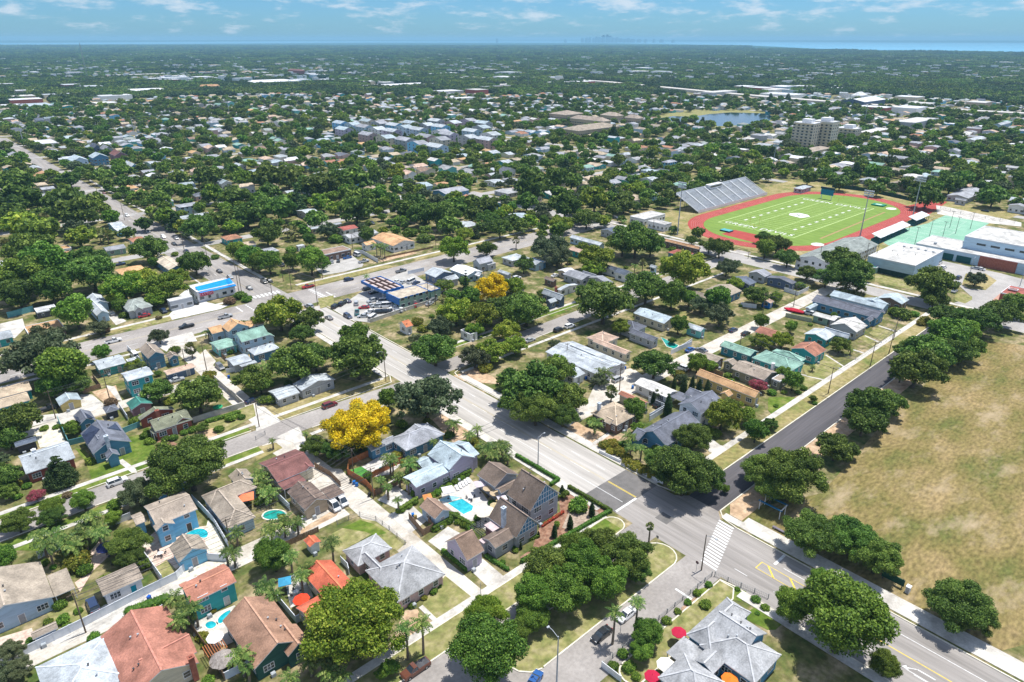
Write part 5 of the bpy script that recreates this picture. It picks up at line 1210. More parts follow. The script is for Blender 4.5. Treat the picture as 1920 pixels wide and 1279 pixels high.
def vehicles():
    tile(0, 640, 4)
    car('878,1050', 'suv', 'white', 'e', 'white sport utility car driving on the quiet avenue past the solar cottage')
    car('1205,1010', 'suv', 'black', 'e', 'black car parked in the shade of the big left oak')
    car('1650,190', 'suv', 'grey', 's', 'dark grey car in the dirt alley beside the white awning garage')
    car('1325,285', 'sedan', 'silver', 'e', 'silver car parked behind the salmon roofed shed'); car('1895,440', 'sedan', 'navy', 'e')
    car('360,500', 'pickup', 'black', 'e'); car('1010,105', 'van', 'white', 'n', 'white boat shaped trailer van beside the slate blue taupe roof house')
    tile(0, 960, 4); car('695,695', 'suv', 'navy', 'n', 'dark blue open topped car behind the long white garage')
    tile(480, 960, 4); car('1195,1175', 'pickup', 'brown', 'w', 'brown pickup truck with white bed box parked at the avenue kerb')
    tile(960, 960, 4)
    car('858,765', 'sedan', 'white', 'w', 'white sedan parked at the kerb behind the two palms'); car('672,912', 'sedan', 'black', 'w', 'black sedan with glass roof parked at the kerb')
    car('165,1262', 'sedan', 'blue', 20, 'bright blue car cut off by the bottom edge')
    tile(480, 640, 4)
    car('552,475', 'suv', 'maroon', 'e', 'dark red sport utility car parked beside the yellow flowering tree')
    car('575,1225', 'van', 'white', 's', 'left white van nosed under the grey carport'); car('632,1190', 'van', 'white', 's', 'right white van nosed under the grey carport')
    tile(960, 640, 4)
    car('793,282', 'suv', 'silver', 'e', 'silver car parked on the concrete pad behind the white sided garage'); car('1275,195', 'suv', 'white', 'n'); car('1365,122', 'sedan', 'silver', 'e'); car('1105,470', 'suv', 'black', 'e'); car('1600,20', 'sedan', 'black', 'e')
    tile(1120, 540, 6.393); car('1630,500', 'sedan', 'navy', 'e'); car('1780,540', 'sedan', 'black', 'e'); car('1250,740', 'sedan', 'grey', 'n'); car('1110,735', 'sedan', 'blue', 'e')
    tile(960, 320, 4)
    car('350,1192', 'suv', 'black', 'e'); car('432,1165', 'suv', 'white', 'e'); car('135,1268', 'sedan', 'silver', 'e'); car('35,803', 'suv', 'white', 'e'); car('685,372', 'sedan', 'silver', 's'); car('1065,235', 'sedan', 'black', 'e'); car('780,355', 'suv', 'grey', 's'); car('325,785', 'sedan', 'white', 'e')
    tile(1440, 320, 4)
    for s, k, c, h in (('1315,725','suv','white','e'),('1560,730','sedan','silver','n'),('1590,735','sedan','white','n'),('1430,802','suv','navy','e'),('1425,848','suv','silver','e'),('1400,900','sedan','silver','e'),('305,1065','suv','white','n'),('1280,690','van','white','e'),('1630,300','sedan','black','n'),('980,185','sedan','grey','n')): car(s, k, c, h)
    tile(480, 320, 4)
    for s, k, c, h in (('390,868','pickup','red','w'),('695,815','suv','navy','e'),('1088,750','pickup','grey','e'),('60,830','suv','black','s'),('100,822','sedan','black','s'),('190,705','suv','black','n'),('870,392','suv','black','s'),('1050,420','pickup','black','e'),('1480,90','van','white','e'),('1500,95','suv','black','e'),('1720,345','sedan','white','e'),('1850,312','sedan','silver','e')): car(s, k, c, h)
    tile(560, 460, 6.4)
    for s, k, c, h in (('585,662','sedan','navy','n'),('690,692','suv','silver',60),('880,662','suv','silver','w'),('1012,672','van','white',150),('860,722','sedan','silver','w'),('1040,722','van','white',150),('782,742','sedan','red',150),('940,725','suv','silver',150),('1112,715','sedan','white',150),('1152,745','sedan','white',150),('1222,770','sedan','white',150),('700,805','pickup','teal',60),('860,792','sedan','white',150),('940,800','suv','black',150),('1000,795','suv','black',150),('1060,790','sedan','black',150),('590,848','suv','navy','s'),('890,868','van','white',30),('1180,792','sedan','silver',150),('775,845','sedan','silver',150),('440,730','suv','black',30),('520,700','suv','black',30),
      ('125,728','suv','silver',100),('238,805','sedan','maroon','n'),('362,865','sedan','grey','n'),('400,192','sedan','silver',60),('475,182','sedan','black',60),('583,145','sedan','blue','w'),('695,112','van','white','n'),('780,190','pickup','silver','e'),('1355,430','van','white',20),('1410,445','sedan','navy',20),('1180,430','sedan','white',20),('1250,440','sedan','silver',20),('1440,655','pickup','white',20),('1415,715','sedan','red',20),('1570,695','sedan','silver',20),('1620,655','suv','grey',20),('830,520','suv','black','e'),('900,560','sedan','black','e')): car(s, k, c, h)
    tile(0, 320, 4)
    for s, k, c, h in (('952,335','suv','white','s'),('1225,495','suv','white','s'),('1320,505','sedan','silver','n'),('1305,547','sedan','black','s'),('1395,605','suv','navy','n'),('1645,752','sedan','black','s'),('1725,795','sedan','silver','s'),('1870,877','sedan','grey','s'),('1450,995','sedan','black',150),('1225,1050','suv','navy','n'),('1080,1085','sedan','red','w'),('838,1070','suv','grey','n'),('895,700','pickup','navy','e'),('1398,1165','pickup','black','w'),('1690,1092','pickup','silver','e'),('850,1275','pickup','white','e'),('780,165','sedan','red','n'),('1290,380','suv','white','e'),('1110,455','sedan','silver','s'),('450,690','sedan','navy','n')): car(s, k, c, h)
vehicles()
def covered_boat():
    tile(1380, 540, 6.393); x, y = tq('705,268', .8); r = empty('covered_boat', (x, y, 0), R(-80)); b = MB()
    rings = [(-4.5,.05,1.1),(-3,1.0,1.35),(-1,1.35,1.75),(1,1.3,1.7),(3,1.1,1.35),(3.8,.9,1.15)]
    P_ = [[(a, -w, .55), (a, -w*1.02, .95), (a, 0, h), (a, w*1.02, .95), (a, w, .55)] for a, w, h in rings]
    for p, q in zip(P_, P_[1:]):
        for i in range(4): b.face([p[i], p[i+1], q[i+1], q[i]][::-1])
    b.face(P_[-1]); link('cover', b.mesh('cover', nmat('red_tarp', [(.42,.01,.03), (.55,.02,.05)], 1.0)), r)
    t = MB(); t.box(-3.5, 3.6, -.5, .5, .32, .5); t.tube((.8,-1.1,.32), (.8,-.9,.32), .32, .32, 10); t.tube((.8,.9,.32), (.8,1.1,.32), .32, .32, 10); link('trailer', t.mesh('trailer', METALD), r)
    tag(r, 'trailer boat under a bright red cover beside the alley', 'boat')
covered_boat()
# ---------------------------------------------------------------- poles and street furniture
def utility_pole(spec, h, arms=1, lampd=None, label=None, name='utility_pole', mat=None, rr=.14, cat='pole'):
    x, y = tq(spec); r = empty(name, (x, y, 0)); b = MB(); b.tube((0,0,-.05), (0,0,h), rr*1.15, rr*.7, 8); link('post', b.mesh('post', mat or POLEW), r)
    for i in range(arms):
        a = MB(); z = h - .5 - .9*i
        if lampd is None: a.box(-1.1, 1.1, -.06, .06, z, z+.12)
        else: a.box(-.06, .06, -1.1, 1.1, z, z+.12)
        for q in (-.95, -.4, .4, .95): a.tube((q,0,z+.12) if lampd is None else (0,q,z+.12), (q,0,z+.3) if lampd is None else (0,q,z+.3), .05, .04, 5)
        link('crossarm', a.mesh('crossarm', POLEW), r)
    if lampd:
        dx, dy = lampd; a = MB(); a.bar((0,0,h-.3), (dx*.6,dy*.6,h+.35), .08, .08); a.bar((dx*.6,dy*.6,h+.35), (dx,dy,h+.35), .08, .08); link('arm', a.mesh('arm', GALV), r)
        l = MB(); l.box(dx-.35, dx+.2, dy-.16, dy+.16, h+.24, h+.42); link('lamp_head', l.mesh('lamp_head', GALV), r)
    UP.append((x, y, h, name)); tag(r, label or auto_label('brown wooden utility pole' if name == 'utility_pole' else 'tall street lamp', x, y), cat); return r
UP = []
def poles():
    tile(0, 960, 4); utility_pole('645,905', 10, 1, label='wooden utility pole standing against the white alley fence'); utility_pole('1735,270', 8, 1)
    tile(480, 640, 4); utility_pole('25,642', 9, 1); utility_pole('975,302', 11, 1, (-2.2,0)); utility_pole('882,1180', 9, 1); utility_pole('735,1010', 8.5, 1)
    tile(960, 640, 4); utility_pole('195,935', 9, 0, (2.2,.0), name='street_lamp', mat=GALV, cat='street lamp', label='grey street lamp by the pale concrete street'); utility_pole('805,372', 10, 1); utility_pole('410,150', 7, 1); utility_pole('1700,100', 9, 1)
    tile(960, 960, 4); utility_pole('1420,437', 9.5, 0, (0,-2.4), label='wooden pole with lamp arm beside the crosswalk'); utility_pole('335,1279', 11, 0, (.0,2.4), name='street_lamp', mat=GALV, cat='street lamp', label='thin grey street lamp at the bottom edge of the avenue')
    utility_pole('812,905', 2.6, 0, name='sign_post', mat=GALV, rr=.05, label='short grey sign post between black and white sedans')
    tile(480, 960, 4); utility_pole('1685,660', 4.5, 0, name='sign_post', mat=GALV, rr=.06, label='short post at the end of the driveway')
    tile(1440, 640, 4)
    for s in ('450,395', '765,190', '905,97'): utility_pole(s, 9.5, 1, (0,-1.8))
    tile(1640, 430, 6.732); utility_pole('1190,600', 9, 0, (1.5,0), name='street_lamp', mat=GALV, cat='street lamp'); utility_pole('1830,720', 9, 0, (1.5,0), name='street_lamp', mat=GALV, cat='street lamp')
    tile(0, 640, 4)
    for s in ('825,440', '1550,215', '420,580', '1405,245'): utility_pole(s, 9.5, 1)
    tile(480, 320, 4)
    for s, h in (('265,888',11),('462,1010',13),('500,812',8),('1350,592',11),('1085,482',11),('1295,1030',12),('1347,1005',10),('125,960',7),('205,830',8),('725,590',9),('1710,870',9),('955,690',8)): utility_pole(s, h, 1)
    tile(0, 320, 4)
    for s, h in (('935,372',12),('735,190',10),('1555,662',12),('1380,590',10),('1795,925',16),('1815,932',14),('1040,900',8)): utility_pole(s, h, 1)
    tile(960, 320, 4)
    for s, h in (('415,720',9),('1055,480',10),('1880,1075',9),('1770,660',4),('10,440',9)): utility_pole(s, h, 1)
    tile(1440, 320, 4)
    for s, h in (('190,1020',10),('375,725',11),('725,700',11),('795,720',11),('940,1270',9)): utility_pole(s, h, 1)
poles()
def stadium_light(base, h):
    x, y = tq(base); r = empty('floodlight_mast', (x, y, 0)); b = MB(); b.tube((0,0,0), (0,0,h), .38, .18, 10); link('mast', b.mesh('mast', GALV), r)
    for k in range(3):
        a = MB(); z = h - .4 - 1.3*k; a.box(-.08, .08, -2.6, 2.6, z, z+.15)
        l = MB()
        for q in range(6): yy = -2.3 + q*.92; l.box(-.35, .35, yy-.3, yy+.3, z+.15, z+.75)
        ao = link('crossarm', a.mesh('crossarm', GALV), r); link('floodlights', l.mesh('floodlights', nmat('floodlight', [(.45,.5,.55),(.6,.65,.7)], 2)), ao)
    tag(r, auto_label('very tall floodlight mast', x, y), 'floodlight')
def light_poles():
    LM.append(('the running track', 430, 195)); LM.append(('the green tennis courts', 440, 120))
    tile(1440, 320, 4); stadium_light('690,492', 26); stadium_light('1078,372', 27)
    tile(960, 320, 4); stadium_light('1240,482', 30)
    tile(1440, 320, 4); stadium_light('30,10', 24)
    for s in ('1305,515', '1362,430', '1405,475', '1098,560', '1208,500', '1515,440'):
        x, y = tq(s); r = empty('court_light', (x, y, 0)); b = MB(); b.tube((0,0,0),(0,0,10),.14,.09,7); link('mast', b.mesh('mast', METALD), r); a = MB(); a.box(-.1,.1,-1,1,9.9,10.1); link('lamp_head', a.mesh('lamp_head', METALD), r)
        tag(r, auto_label('dark court light pole', x, y), 'light pole', 'light poles around the courts')
light_poles()
# ---------------------------------------------------------------- fences
POSTS = {}
def fence(s, h, kind, label, pts_=None, name=None):
    mats = dict(vinyl=VINYL, wood=WOOD, cedar=CEDAR, block=CONC, screen=nmat('green_windscreen', [(.01,.035,.03), (.02,.06,.05)], 1), chain=nmat('galvanised_wire', [(.25,.26,.26), (.34,.35,.35)], 1), teal=nmat('teal_fence', [(.10,.30,.33), (.15,.38,.40)], 1), white=TRIM, olive=nmat('olive_wall', [(.30,.33,.24), (.40,.43,.32)], 1))
    q = pts_ or pts(s); x0, y0 = q[0]; r = empty(name or ('wall' if kind in ('block', 'olive') else 'fence'), (x0, y0, 0)); b = MB(); m = mats[kind]
    k = (kind, round(h, 1))
    if k not in POSTS: p = MB(); p.box(-.07, .07, -.07, .07, 0, h + .12); POSTS[k] = p.mesh('post', m)
    cnt = 0
    for i in range(len(q) - 1):
        a, c = Vector(q[i]), Vector(q[i + 1]); L_ = (c - a).length; n = max(1, int(L_ / (2.4 if math.hypot(x0, y0) < 250 else 6)))
        d = (c - a) / n; nn = Vector((-d.y, d.x)).normalized()
        if kind in ('chain',):
            for z in (.1, h * .5, h - .05): b.bar((a.x-x0, a.y-y0, z), (c.x-x0, c.y-y0, z), .04, .04)
            m2 = int(L_ / .35)
            for t in range(m2): p = a + (c - a) * t / max(1, m2); b.bar((p.x-x0, p.y-y0, .05), (p.x-x0+.001, p.y-y0, h-.05), .03, .03)
        elif kind in ('wood', 'cedar'):
            m2 = max(1, int(L_ / .45)); 
            for t in range(m2):
                p0 = a + (c - a) * (t + .03) / m2; p1 = a + (c - a) * (t + .97) / m2; hh = h + random.uniform(-.04, .04)
                b.bar((p0.x-x0, p0.y-y0, hh/2), (p1.x-x0, p1.y-y0, hh/2), .05, hh)
        else: b.bar((a.x-x0, a.y-y0, h/2), (c.x-x0, c.y-y0, h/2), .07 if kind not in ('block', 'olive') else .2, h); b.bar((a.x-x0, a.y-y0, h), (c.x-x0, c.y-y0, h), .12 if kind not in ('block', 'olive') else .26, .09)
        if kind not in ('block', 'olive'):
            for t in range(n + (i == len(q) - 2)):
                if cnt < 95: p = a + d * t; link('post', POSTS[k], r, (p.x - x0, p.y - y0, 0)); cnt += 1
    link('panel', b.mesh('panel', m), r); tag(r, label, 'wall' if kind in ('block', 'olive') else 'fence'); return r
def fences():
    tile(0, 960, 4)
    fence('165,1085 650,848 1090,622 1330,505 1398,432', 1.9, 'vinyl', 'long white vinyl fence running along the pale alley')
    fence('1360,430 1560,362 1702,372', 1.9, 'vinyl', 'short curved white fence in front of the sky blue garage')
    fence('1085,335 1222,525', 1.8, 'vinyl', 'white side fence between paver patio and grassy strip')
    fence('290,350 470,275', 1.8, 'vinyl', 'short white fence behind the yellow-green shrub')
    fence('870,95 985,50', 1.8, 'vinyl', 'short white fence at the left corner of the sky blue house')
    fence('1078,800 1225,735', 1.3, 'vinyl', 'low white railing beside the clipped hedge row')
    fence('690,1000 830,1279', 1.4, 'wood', 'narrow wooden fence left of the red-brown roofed house')
    fence('1425,860 1560,1045 1690,1265', 1.8, 'wood', 'grey wooden fence right of the red-brown roofed house')
    fence('1690,1262 1915,1145', 1.8, 'vinyl', 'white fence near the bottom below the thatched hut')
    tile(240, 820, 5.33)
    fence('652,640 860,855 1008,1105', 1.9, 'vinyl', 'white fence between sky blue house and taupe hip roof house')
    fence('800,800 875,780', 1.9, 'vinyl', 'short white gate panel beside the air conditioner')
    fence('1480,590 1620,730', 1.9, 'vinyl', 'white fence left of the dark brown garage')
    fence('1640,965 1740,925 1750,850', 1.8, 'vinyl', 'white fence corner behind the green pool')
    fence('300,500 480,450 560,520', 1.6, 'teal', 'small blue fence behind the sky blue house')
    tile(480, 960, 4)
    fence('165,670 305,835 330,820', 1.8, 'vinyl', 'pale fence enclosing the yard beside the broad brown house')
    fence('1150,55 1255,180 1330,135 1285,65', 1.9, 'wood', 'brown timber enclosure around bins beside the pool house')
    fence('610,95 780,30 900,62 1000,135 1120,245', 1.2, 'chain', 'chain link fence curving round the back lawn')
    fence('230,260 360,200 470,150', 1.5, 'wood', 'low stacked timber fence beside the dirt alley')
    fence('640,380 690,430 700,470', 1.7, 'vinyl', 'short white fence between orange roof and grey roof')
    tile(480, 640, 4)
    fence('870,852 700,930 690,1000 830,1085 895,1160', 1.9, 'cedar', 'orange cedar fence around the artificial turf')
    fence('895,1160 1095,1062', 1.8, 'wood', 'brown fence behind the planted garden')
    fence('830,1045 1090,912', 1.8, 'cedar', 'cedar fence beside the small teal pool')
    fence('445,950 560,1015 635,1090', 1.7, 'wood', 'dark wooden fence beside the dirt alley corner')
    fence('0,740 70,700', 1.2, 'chain', 'short chain fence beside the quiet avenue')
    tile(0, 640, 4)
    fence('1612,292 1836,492 1450,612', 1.8, 'block', 'grey block wall around the leafy corner garden')
    fence('628,392 758,352 700,275', 1.7, 'wood', 'brown wooden fence behind the low teal house')
    fence('440,600 522,782 640,752', 1.7, 'teal', 'pale teal fence left of the solar cottage')
    fence('900,500 962,592', 1.7, 'vinyl', 'narrow white fence beside the mauve garage')
    fence('930,690 1052,640', 1.7, 'teal', 'pale teal fence between solar cottage and brick bungalow')
    fence('960,62 1080,180', 1.6, 'vinyl', 'pale fence left of the slate blue house')
    fence('1630,80 1700,150', 1.6, 'wood', 'brown fence beside the low green garage')
    fence('1700,240 1930,190', 1.6, 'vinyl', 'pale fence along the alley below the white awning')
    tile(960, 640, 4)
    fence('1022,455 1152,512 1030,582', 1.8, 'vinyl', 'white vinyl fence corner behind the charcoal roofed blue house')
    fence('1030,600 1160,520', 1.8, 'vinyl', 'second white fence run beside the charcoal roofed blue house')
    fence('655,838 812,912', .9, 'white', 'low white garden wall left half under the croton hedge')
    fence('828,930 1130,1072', .9, 'white', 'low white garden wall right half under the croton hedge')
    fence('785,640 862,675', 1.7, 'vinyl', 'short white gate beside the tan-brown hip house')
    fence('1190,100 1240,75 1345,30', 1.7, 'vinyl', 'white fence beside the turquoise pool and alley')
    fence('1320,240 1360,200', 1.6, 'wood', 'tan fence beside the parked white car')
    tile(1120, 540, 6.393)
    fence('1190,990 1250,975 1500,1060', 1.6, 'wood', 'brown fence along the back of the long yellow house')
    fence('880,800 1030,725 1130,660', 1.8, 'white', 'white wall panels beside the alley pool')
    tile(1380, 540, 6.393)
    fence('590,345 905,412', 1.7, 'olive', 'olive green wall in front of the covered boat')
    fence('55,222 240,245', 1.8, 'vinyl', 'white fence corner under dark alley trees')
    fence('575,40 740,92 865,30', 1.8, 'vinyl', 'white fence beside the narrow alley pole')
    fence('1075,775 1430,862', 1.1, 'chain', 'grey chain fence between two dry front yards')
    tile(0, 320, 4)
    fence('62,1105 255,1055', 2.4, 'teal', 'long pale blue fence under the left oaks')
    tile(960, 960, 4)
    fence('680,1160 1100,812 1498,482', 1.2, 'chain', 'thin railing fence along the dry grass verge')
    fence('1520,482 1920,652', 1.2, 'chain', 'thin railing fence along the main street lawn')
    fence('672,1165 815,1275', 1.4, 'white', 'white wall at the bottom beside the red umbrella')
    tile(1440, 320, 4)
    fence('480,125 760,160 1090,232', 2.6, 'screen', 'dark green windscreen fence behind the running track')
    fence('1290,290 1520,350 1850,395', 2.2, 'chain', 'tall wire fence along the green courts')
    tile(480, 320, 4)
    fence('740,620 800,625 915,690', 1.9, 'vinyl', 'pale grey fence between shops and columned house')
    fence('1140,780 1260,752', 1.8, 'vinyl', 'pale fence behind the blue canopy')
    fence('960,660 1330,580', 1.0, 'wood', 'low timber rail before the columned house')
    tile(560, 460, 6.4); fence('860,930 1250,800 1600,690', 1.6, 'block', 'low concrete wall along the back of the car lot')
fences()
# ---------------------------------------------------------------- pools, umbrellas, garden things
def pool(s, label, mat=None, deck=None, round_=0):
    q = pts(s)
    if round_:
        n = len(q); 
        for _ in range(2):
            q = [w for i in range(len(q)) for w in ((q[i][0]*.75+q[(i+1)%len(q)][0]*.25, q[i][1]*.75+q[(i+1)%len(q)][1]*.25), (q[i][0]*.25+q[(i+1)%len(q)][0]*.75, q[i][1]*.25+q[(i+1)%len(q)][1]*.75))]
    cx = sum(p[0] for p in q) / len(q); cy = sum(p[1] for p in q) / len(q)
    r = empty('swimming_pool', (cx, cy, 0)); q = [(p[0]-cx, p[1]-cy) for p in q]; b = MB(); w = MB(); n = len(q)
    for i in range(n):
        a, c = q[i], q[(i+1) % n]; ka = 1 + .35 / max(1, math.hypot(*a)); kc = 1 + .35 / max(1, math.hypot(*c))
        A, C_, A2, C2 = (a[0], a[1], .12), (c[0], c[1], .12), (a[0]*ka, a[1]*ka, .12), (c[0]*kc, c[1]*kc, .12)
        b.face([A, A2, C2, C_]); b.face([A2, (A2[0], A2[1], 0), (C2[0], C2[1], 0), C2]); b.face([(a[0],a[1],.05), A, C_, (c[0],c[1],.05)])
    w.face([(p[0], p[1], .07) for p in q]); link('coping', b.mesh('coping', KERB), r); link('water', w.mesh('water', mat or POOLW), r); tag(r, label, 'pool')
def umbrella(s, rad, h, col, label, sides=8, sq=1.0):
    x, y = tq(s, h); r = empty('patio_umbrella', (x, y, 0)); m = nmat('canvas_%s' % ('_'.join('%02d' % int(c * 99) for c in col)), [sh(col, .85), col], 1.5)
    b = MB(); top = (0, 0, h + rad * .28); e = [(rad * math.cos(6.2832 * i / sides + .39), rad * sq * math.sin(6.2832 * i / sides + .39), h) for i in range(sides)]
    for i in range(sides):
        j = (i + 1) % sides; b.face([e[i], e[j], top]); b.face([e[j], e[i], (e[i][0]*.98, e[i][1]*.98, h-.15), (e[j][0]*.98, e[j][1]*.98, h-.15)])
    b.tube((0,0,h+rad*.26), (0,0,h+rad*.28+.2), .05, .02, 5)
    link('canopy', b.mesh('canopy', m), r); p = MB(); p.tube((0,0,.05), (0,0,h+rad*.25), .04, .04, 6); p.tube((0,0,.0), (0,0,.1), .35, .3, 8); link('post', p.mesh('post', METALD), r); tag(r, label, 'umbrella')
def lounger(s, rz, label, group):
    x, y = tq(s, .3); r = empty('sun_lounger', (x, y, 0), rz); b = MB(); b.box(-.95,.35,-.32,.32,.28,.36); b.bar((.35,0,.32),(.95,0,.72),.64,.07); link('seat', b.mesh('seat', TRIM), r)
    for px in (-.8, .5):
        for py in (-.28, .28): l = MB(); l.box(-.03,.03,-.03,.03,0,.3); link('leg', l.mesh('leg', TRIM), r, (px, py, 0))
    tag(r, label, 'sun lounger', group)
def table_set(s, label, n=4, rz=0.3):
    x, y = tq(s, .6); r = empty('patio_table', (x, y, 0), rz); b = MB(); b.tube((0,0,.70), (0,0,.76), .6, .6, 12); link('tabletop', b.mesh('tabletop', TRIM), r); p = MB(); p.tube((0,0,0), (0,0,.7), .06, .06, 6); link('leg', p.mesh('leg', METALD), r); tag(r, label, 'table')
    for i in range(n):
        a = 6.28 * i / n; ch = empty('patio_chair', (x + 1.05*math.cos(a), y + 1.05*math.sin(a), 0), a + math.pi); c = MB(); c.box(-.22,.22,-.22,.22,.4,.45); link('seat', c.mesh('seat', METALD), ch); c = MB(); c.box(-.22,-.17,-.22,.22,.45,.9); link('backrest', c.mesh('backrest', METALD), ch)
        for px in (-.2, .2):
            for py in (-.2, .2): l = MB(); l.box(-.02,.02,-.02,.02,0,.4); link('leg', l.mesh('leg', METALD), ch, (px, py, 0))
        tag(ch, 'dark chair drawn up to the ' + label, 'chair', 'chairs around the ' + label)
def bin_(s, col, label):
    x, y = tq(s, .5); r = empty('wheeled_bin', (x, y, 0), random.uniform(0, 3)); m = nmat('bin_%d' % int(col[2] * 100), [sh(col, .8), col], 1, rough=.5); b = MB(); b.box(-.28,.28,-.33,.33,.08,.95); link('body', b.mesh('body', m), r); l = MB(); l.box(-.31,.31,-.38,.36,.955,1.03); link('lid', l.mesh('lid', m), r)
    for s_ in (-1, 1): w = MB(); w.tube((s_*.3,-.3,.1),(s_*.34,-.3,.1),.1,.1,8); link('wheel', w.mesh('wheel', TYRE), r)
    tag(r, label, 'bin')
def yardstuff():
    tile(240, 820, 5.33)
    pool('565,975 640,935 700,915 770,920 805,960 790,1005 740,1010 700,985 640,988', 'teal kidney shaped pool behind the sky blue house', round_=1)
    pool('1340,800 1370,750 1450,728 1540,735 1590,775 1560,805 1470,820 1400,825', 'round green pool behind the taupe hip roof house', POOLG, round_=1)
    umbrella('1180,595', 2.5, 2.7, (.75,.22,.10), 'salmon orange square canopy beside the taupe hip roof house', 4); table_set('320,1160', 'table on the paver patio behind the sky blue house')
    tile(0, 960, 4)
    umbrella('797,262', 2.1, 2.6, (.02,.03,.12), 'navy blue umbrella over the shaded paver patio'); umbrella('1612,938', 1.6, 2.5, (.75,.74,.72), 'off-white umbrella beside the small hot tub pool')
    pool('1630,800 1700,745 1740,735 1700,810 1640,850', 'narrow teal pool behind the broad brown house', round_=1); pool('1535,850 1560,825 1600,820 1630,845 1600,875 1560,880', 'small round hot tub with pale rim', round_=1)
    bin_('1118,645', (.01,.10,.45), 'bright blue wheeled bin beside the long white fence'); bin_('1520,750', (.02,.02,.02), 'black bin behind the terracotta roofed teal house')
    table_set('880,370', 'table on the paver patio by the navy umbrella', 4); table_set('1230,870', 'table in the cluttered yard behind the hedge', 3)
    # pergola and thatched hut
    x, y = tq('1610,1015', 2.3); r = empty('pergola', (x, y, 0)); b = MB()
    for i in range(9): b.box(-1.7+i*.42, -1.6+i*.42, -1.6, 1.6, 2.3, 2.4)
    link('slats', b.mesh('slats', CEDAR), r)
    for px in (-1.6, 1.6):
        for py in (-1.4, 1.4): p = MB(); p.box(-.07,.07,-.07,.07,0,2.3); link('post', p.mesh('post', CEDAR), r, (px, py, 0))
    tag(r, 'small cedar pergola beside the hot tub', 'pergola')
    x, y = tq('1665,1085', 2.6); r = empty('thatched_hut', (x, y, 0)); b = MB()
    for i in range(14):
        a0, a1 = 6.2832*i/14, 6.2832*(i+1)/14
        for (r0, z0), (r1, z1) in (((2.3, 2.1 - .15*(i % 2)), (1.2, 2.9)), ((1.2, 2.9), (.05, 3.5))): b.face([(r0*math.cos(a0), r0*math.sin(a0), z0), (r0*math.cos(a1), r0*math.sin(a1), z0), (r1*math.cos(a1), r1*math.sin(a1), z1), (r1*math.cos(a0), r1*math.sin(a0), z1)])
    link('thatch', b.mesh('thatch', nmat('grey_thatch', [(.22,.19,.17), (.40,.36,.33)], 3, fine=.3, bscale=9)), r)
    for a in (.8, 2.4, 3.9, 5.5): p = MB(); p.tube((0,0,0),(0,0,2.3),.09,.08,6); link('post', p.mesh('post', BARK), r, (1.6*math.cos(a), 1.6*math.sin(a), 0))
    tag(r, 'grey thatched palm hut beside the cedar pergola', 'hut')
    tile(700, 820, 5.33)
    pool('745,662 880,612 998,690 988,732 902,772', 'bright turquoise rectangular pool of the half-timbered house')
    pool('650,632 755,585 860,600 872,618 735,655 715,650', 'shallow pale pool beside the white square umbrella', nmat('pale_pool_water', [(.20,.42,.50), (.30,.52,.60)], 1, rough=.1))
    pool('55,305 228,245 235,275 60,338', 'small teal pool behind the dark blue house')
    umbrella('1067,462', 1.9, 2.9, (.62,.55,.60), 'pale pink square umbrella by the pool terrace', 4); umbrella('1145,507', 1.35, 2.7, (.52,.40,.26), 'left tan umbrella on the pool terrace'); umbrella('1215,555', 1.35, 2.7, (.52,.40,.26), 'middle tan umbrella on the pool terrace')
    umbrella('1285,602', 1.6, 2.8, (.66,.60,.66), 'white pink umbrella against the brown roof', 4); umbrella('1213,680', 1.2, 2.5, (.52,.42,.24), 'small tan umbrella beside the big cream canopy'); umbrella('1120,745', 2.4, 2.8, (.72,.64,.52), 'large oval cream umbrella beside the pool', 12, .72)
    umbrella('745,522', 2.0, 2.7, (.74,.72,.74), 'white square umbrella at the shallow pool', 4)
    for i, s in enumerate(('838,508', '868,488', '898,470', '925,452', '950,435')): lounger(s, 1.2, ('first','second','middle','fourth','last')[i] + ' white sun lounger in the row beside the clipped hedge, from the left', 'sun loungers beside the pool')
    table_set('975,600', 'table on the pale pool deck', 3)
    x, y = tq('1075,905', 2.4); r = empty('pergola', (x, y, 0)); b = MB()
    for i in range(7): b.box(-1.6+i*.5, -1.5+i*.5, -2.2, 2.2, 2.4, 2.5)
    link('slats', b.mesh('slats', METALD), r)
    for px in (-1.5, 1.5):
        for py in (-2, 2): p = MB(); p.box(-.06,.06,-.06,.06,0,2.4); link('post', p.mesh('post', METALD), r, (px, py, 0))
    tag(r, 'dark slatted pergola between lilac garage and chimney', 'pergola')
    bin_('395,780', (.01,.15,.5), 'blue bin beside the brown timber enclosure'); bin_('420,800', (.3,.2,.05), 'orange-brown bin beside the brown timber enclosure')
    tile(1220, 1100, 6.4)
    umbrella('340,548', 1.45, 2.6, (.45,.012,.05), 'crimson umbrella behind the white patio roof'); umbrella('182,935', 1.7, 2.6, (.76,.72,.64), 'cream white umbrella below the white patio roof'); umbrella('20,1075', 1.45, 2.6, (.45,.012,.05), 'crimson umbrella at the bottom left of the grey roofed house'); umbrella('950,1112', 1.5, 2.5, (.80,.20,.02), 'orange umbrella at the bottom edge')
    tile(960, 640, 4)
    umbrella('562,165', 2.6, 2.8, (.62,.03,.08), 'red canopy tent behind the long ribbed white building', 4)
    bin_('555,275', (.01,.10,.45), 'blue bin beside the small grey metal annex'); bin_('848,200', (.01,.10,.45), 'blue bin at the end of the long ribbed white building'); bin_('1325,60', (.01,.10,.45), 'blue bin beside the alley fence'); bin_('905,345', (.01,.15,.5), 'blue bin left of the white sided garage')
    tile(480, 640, 4)
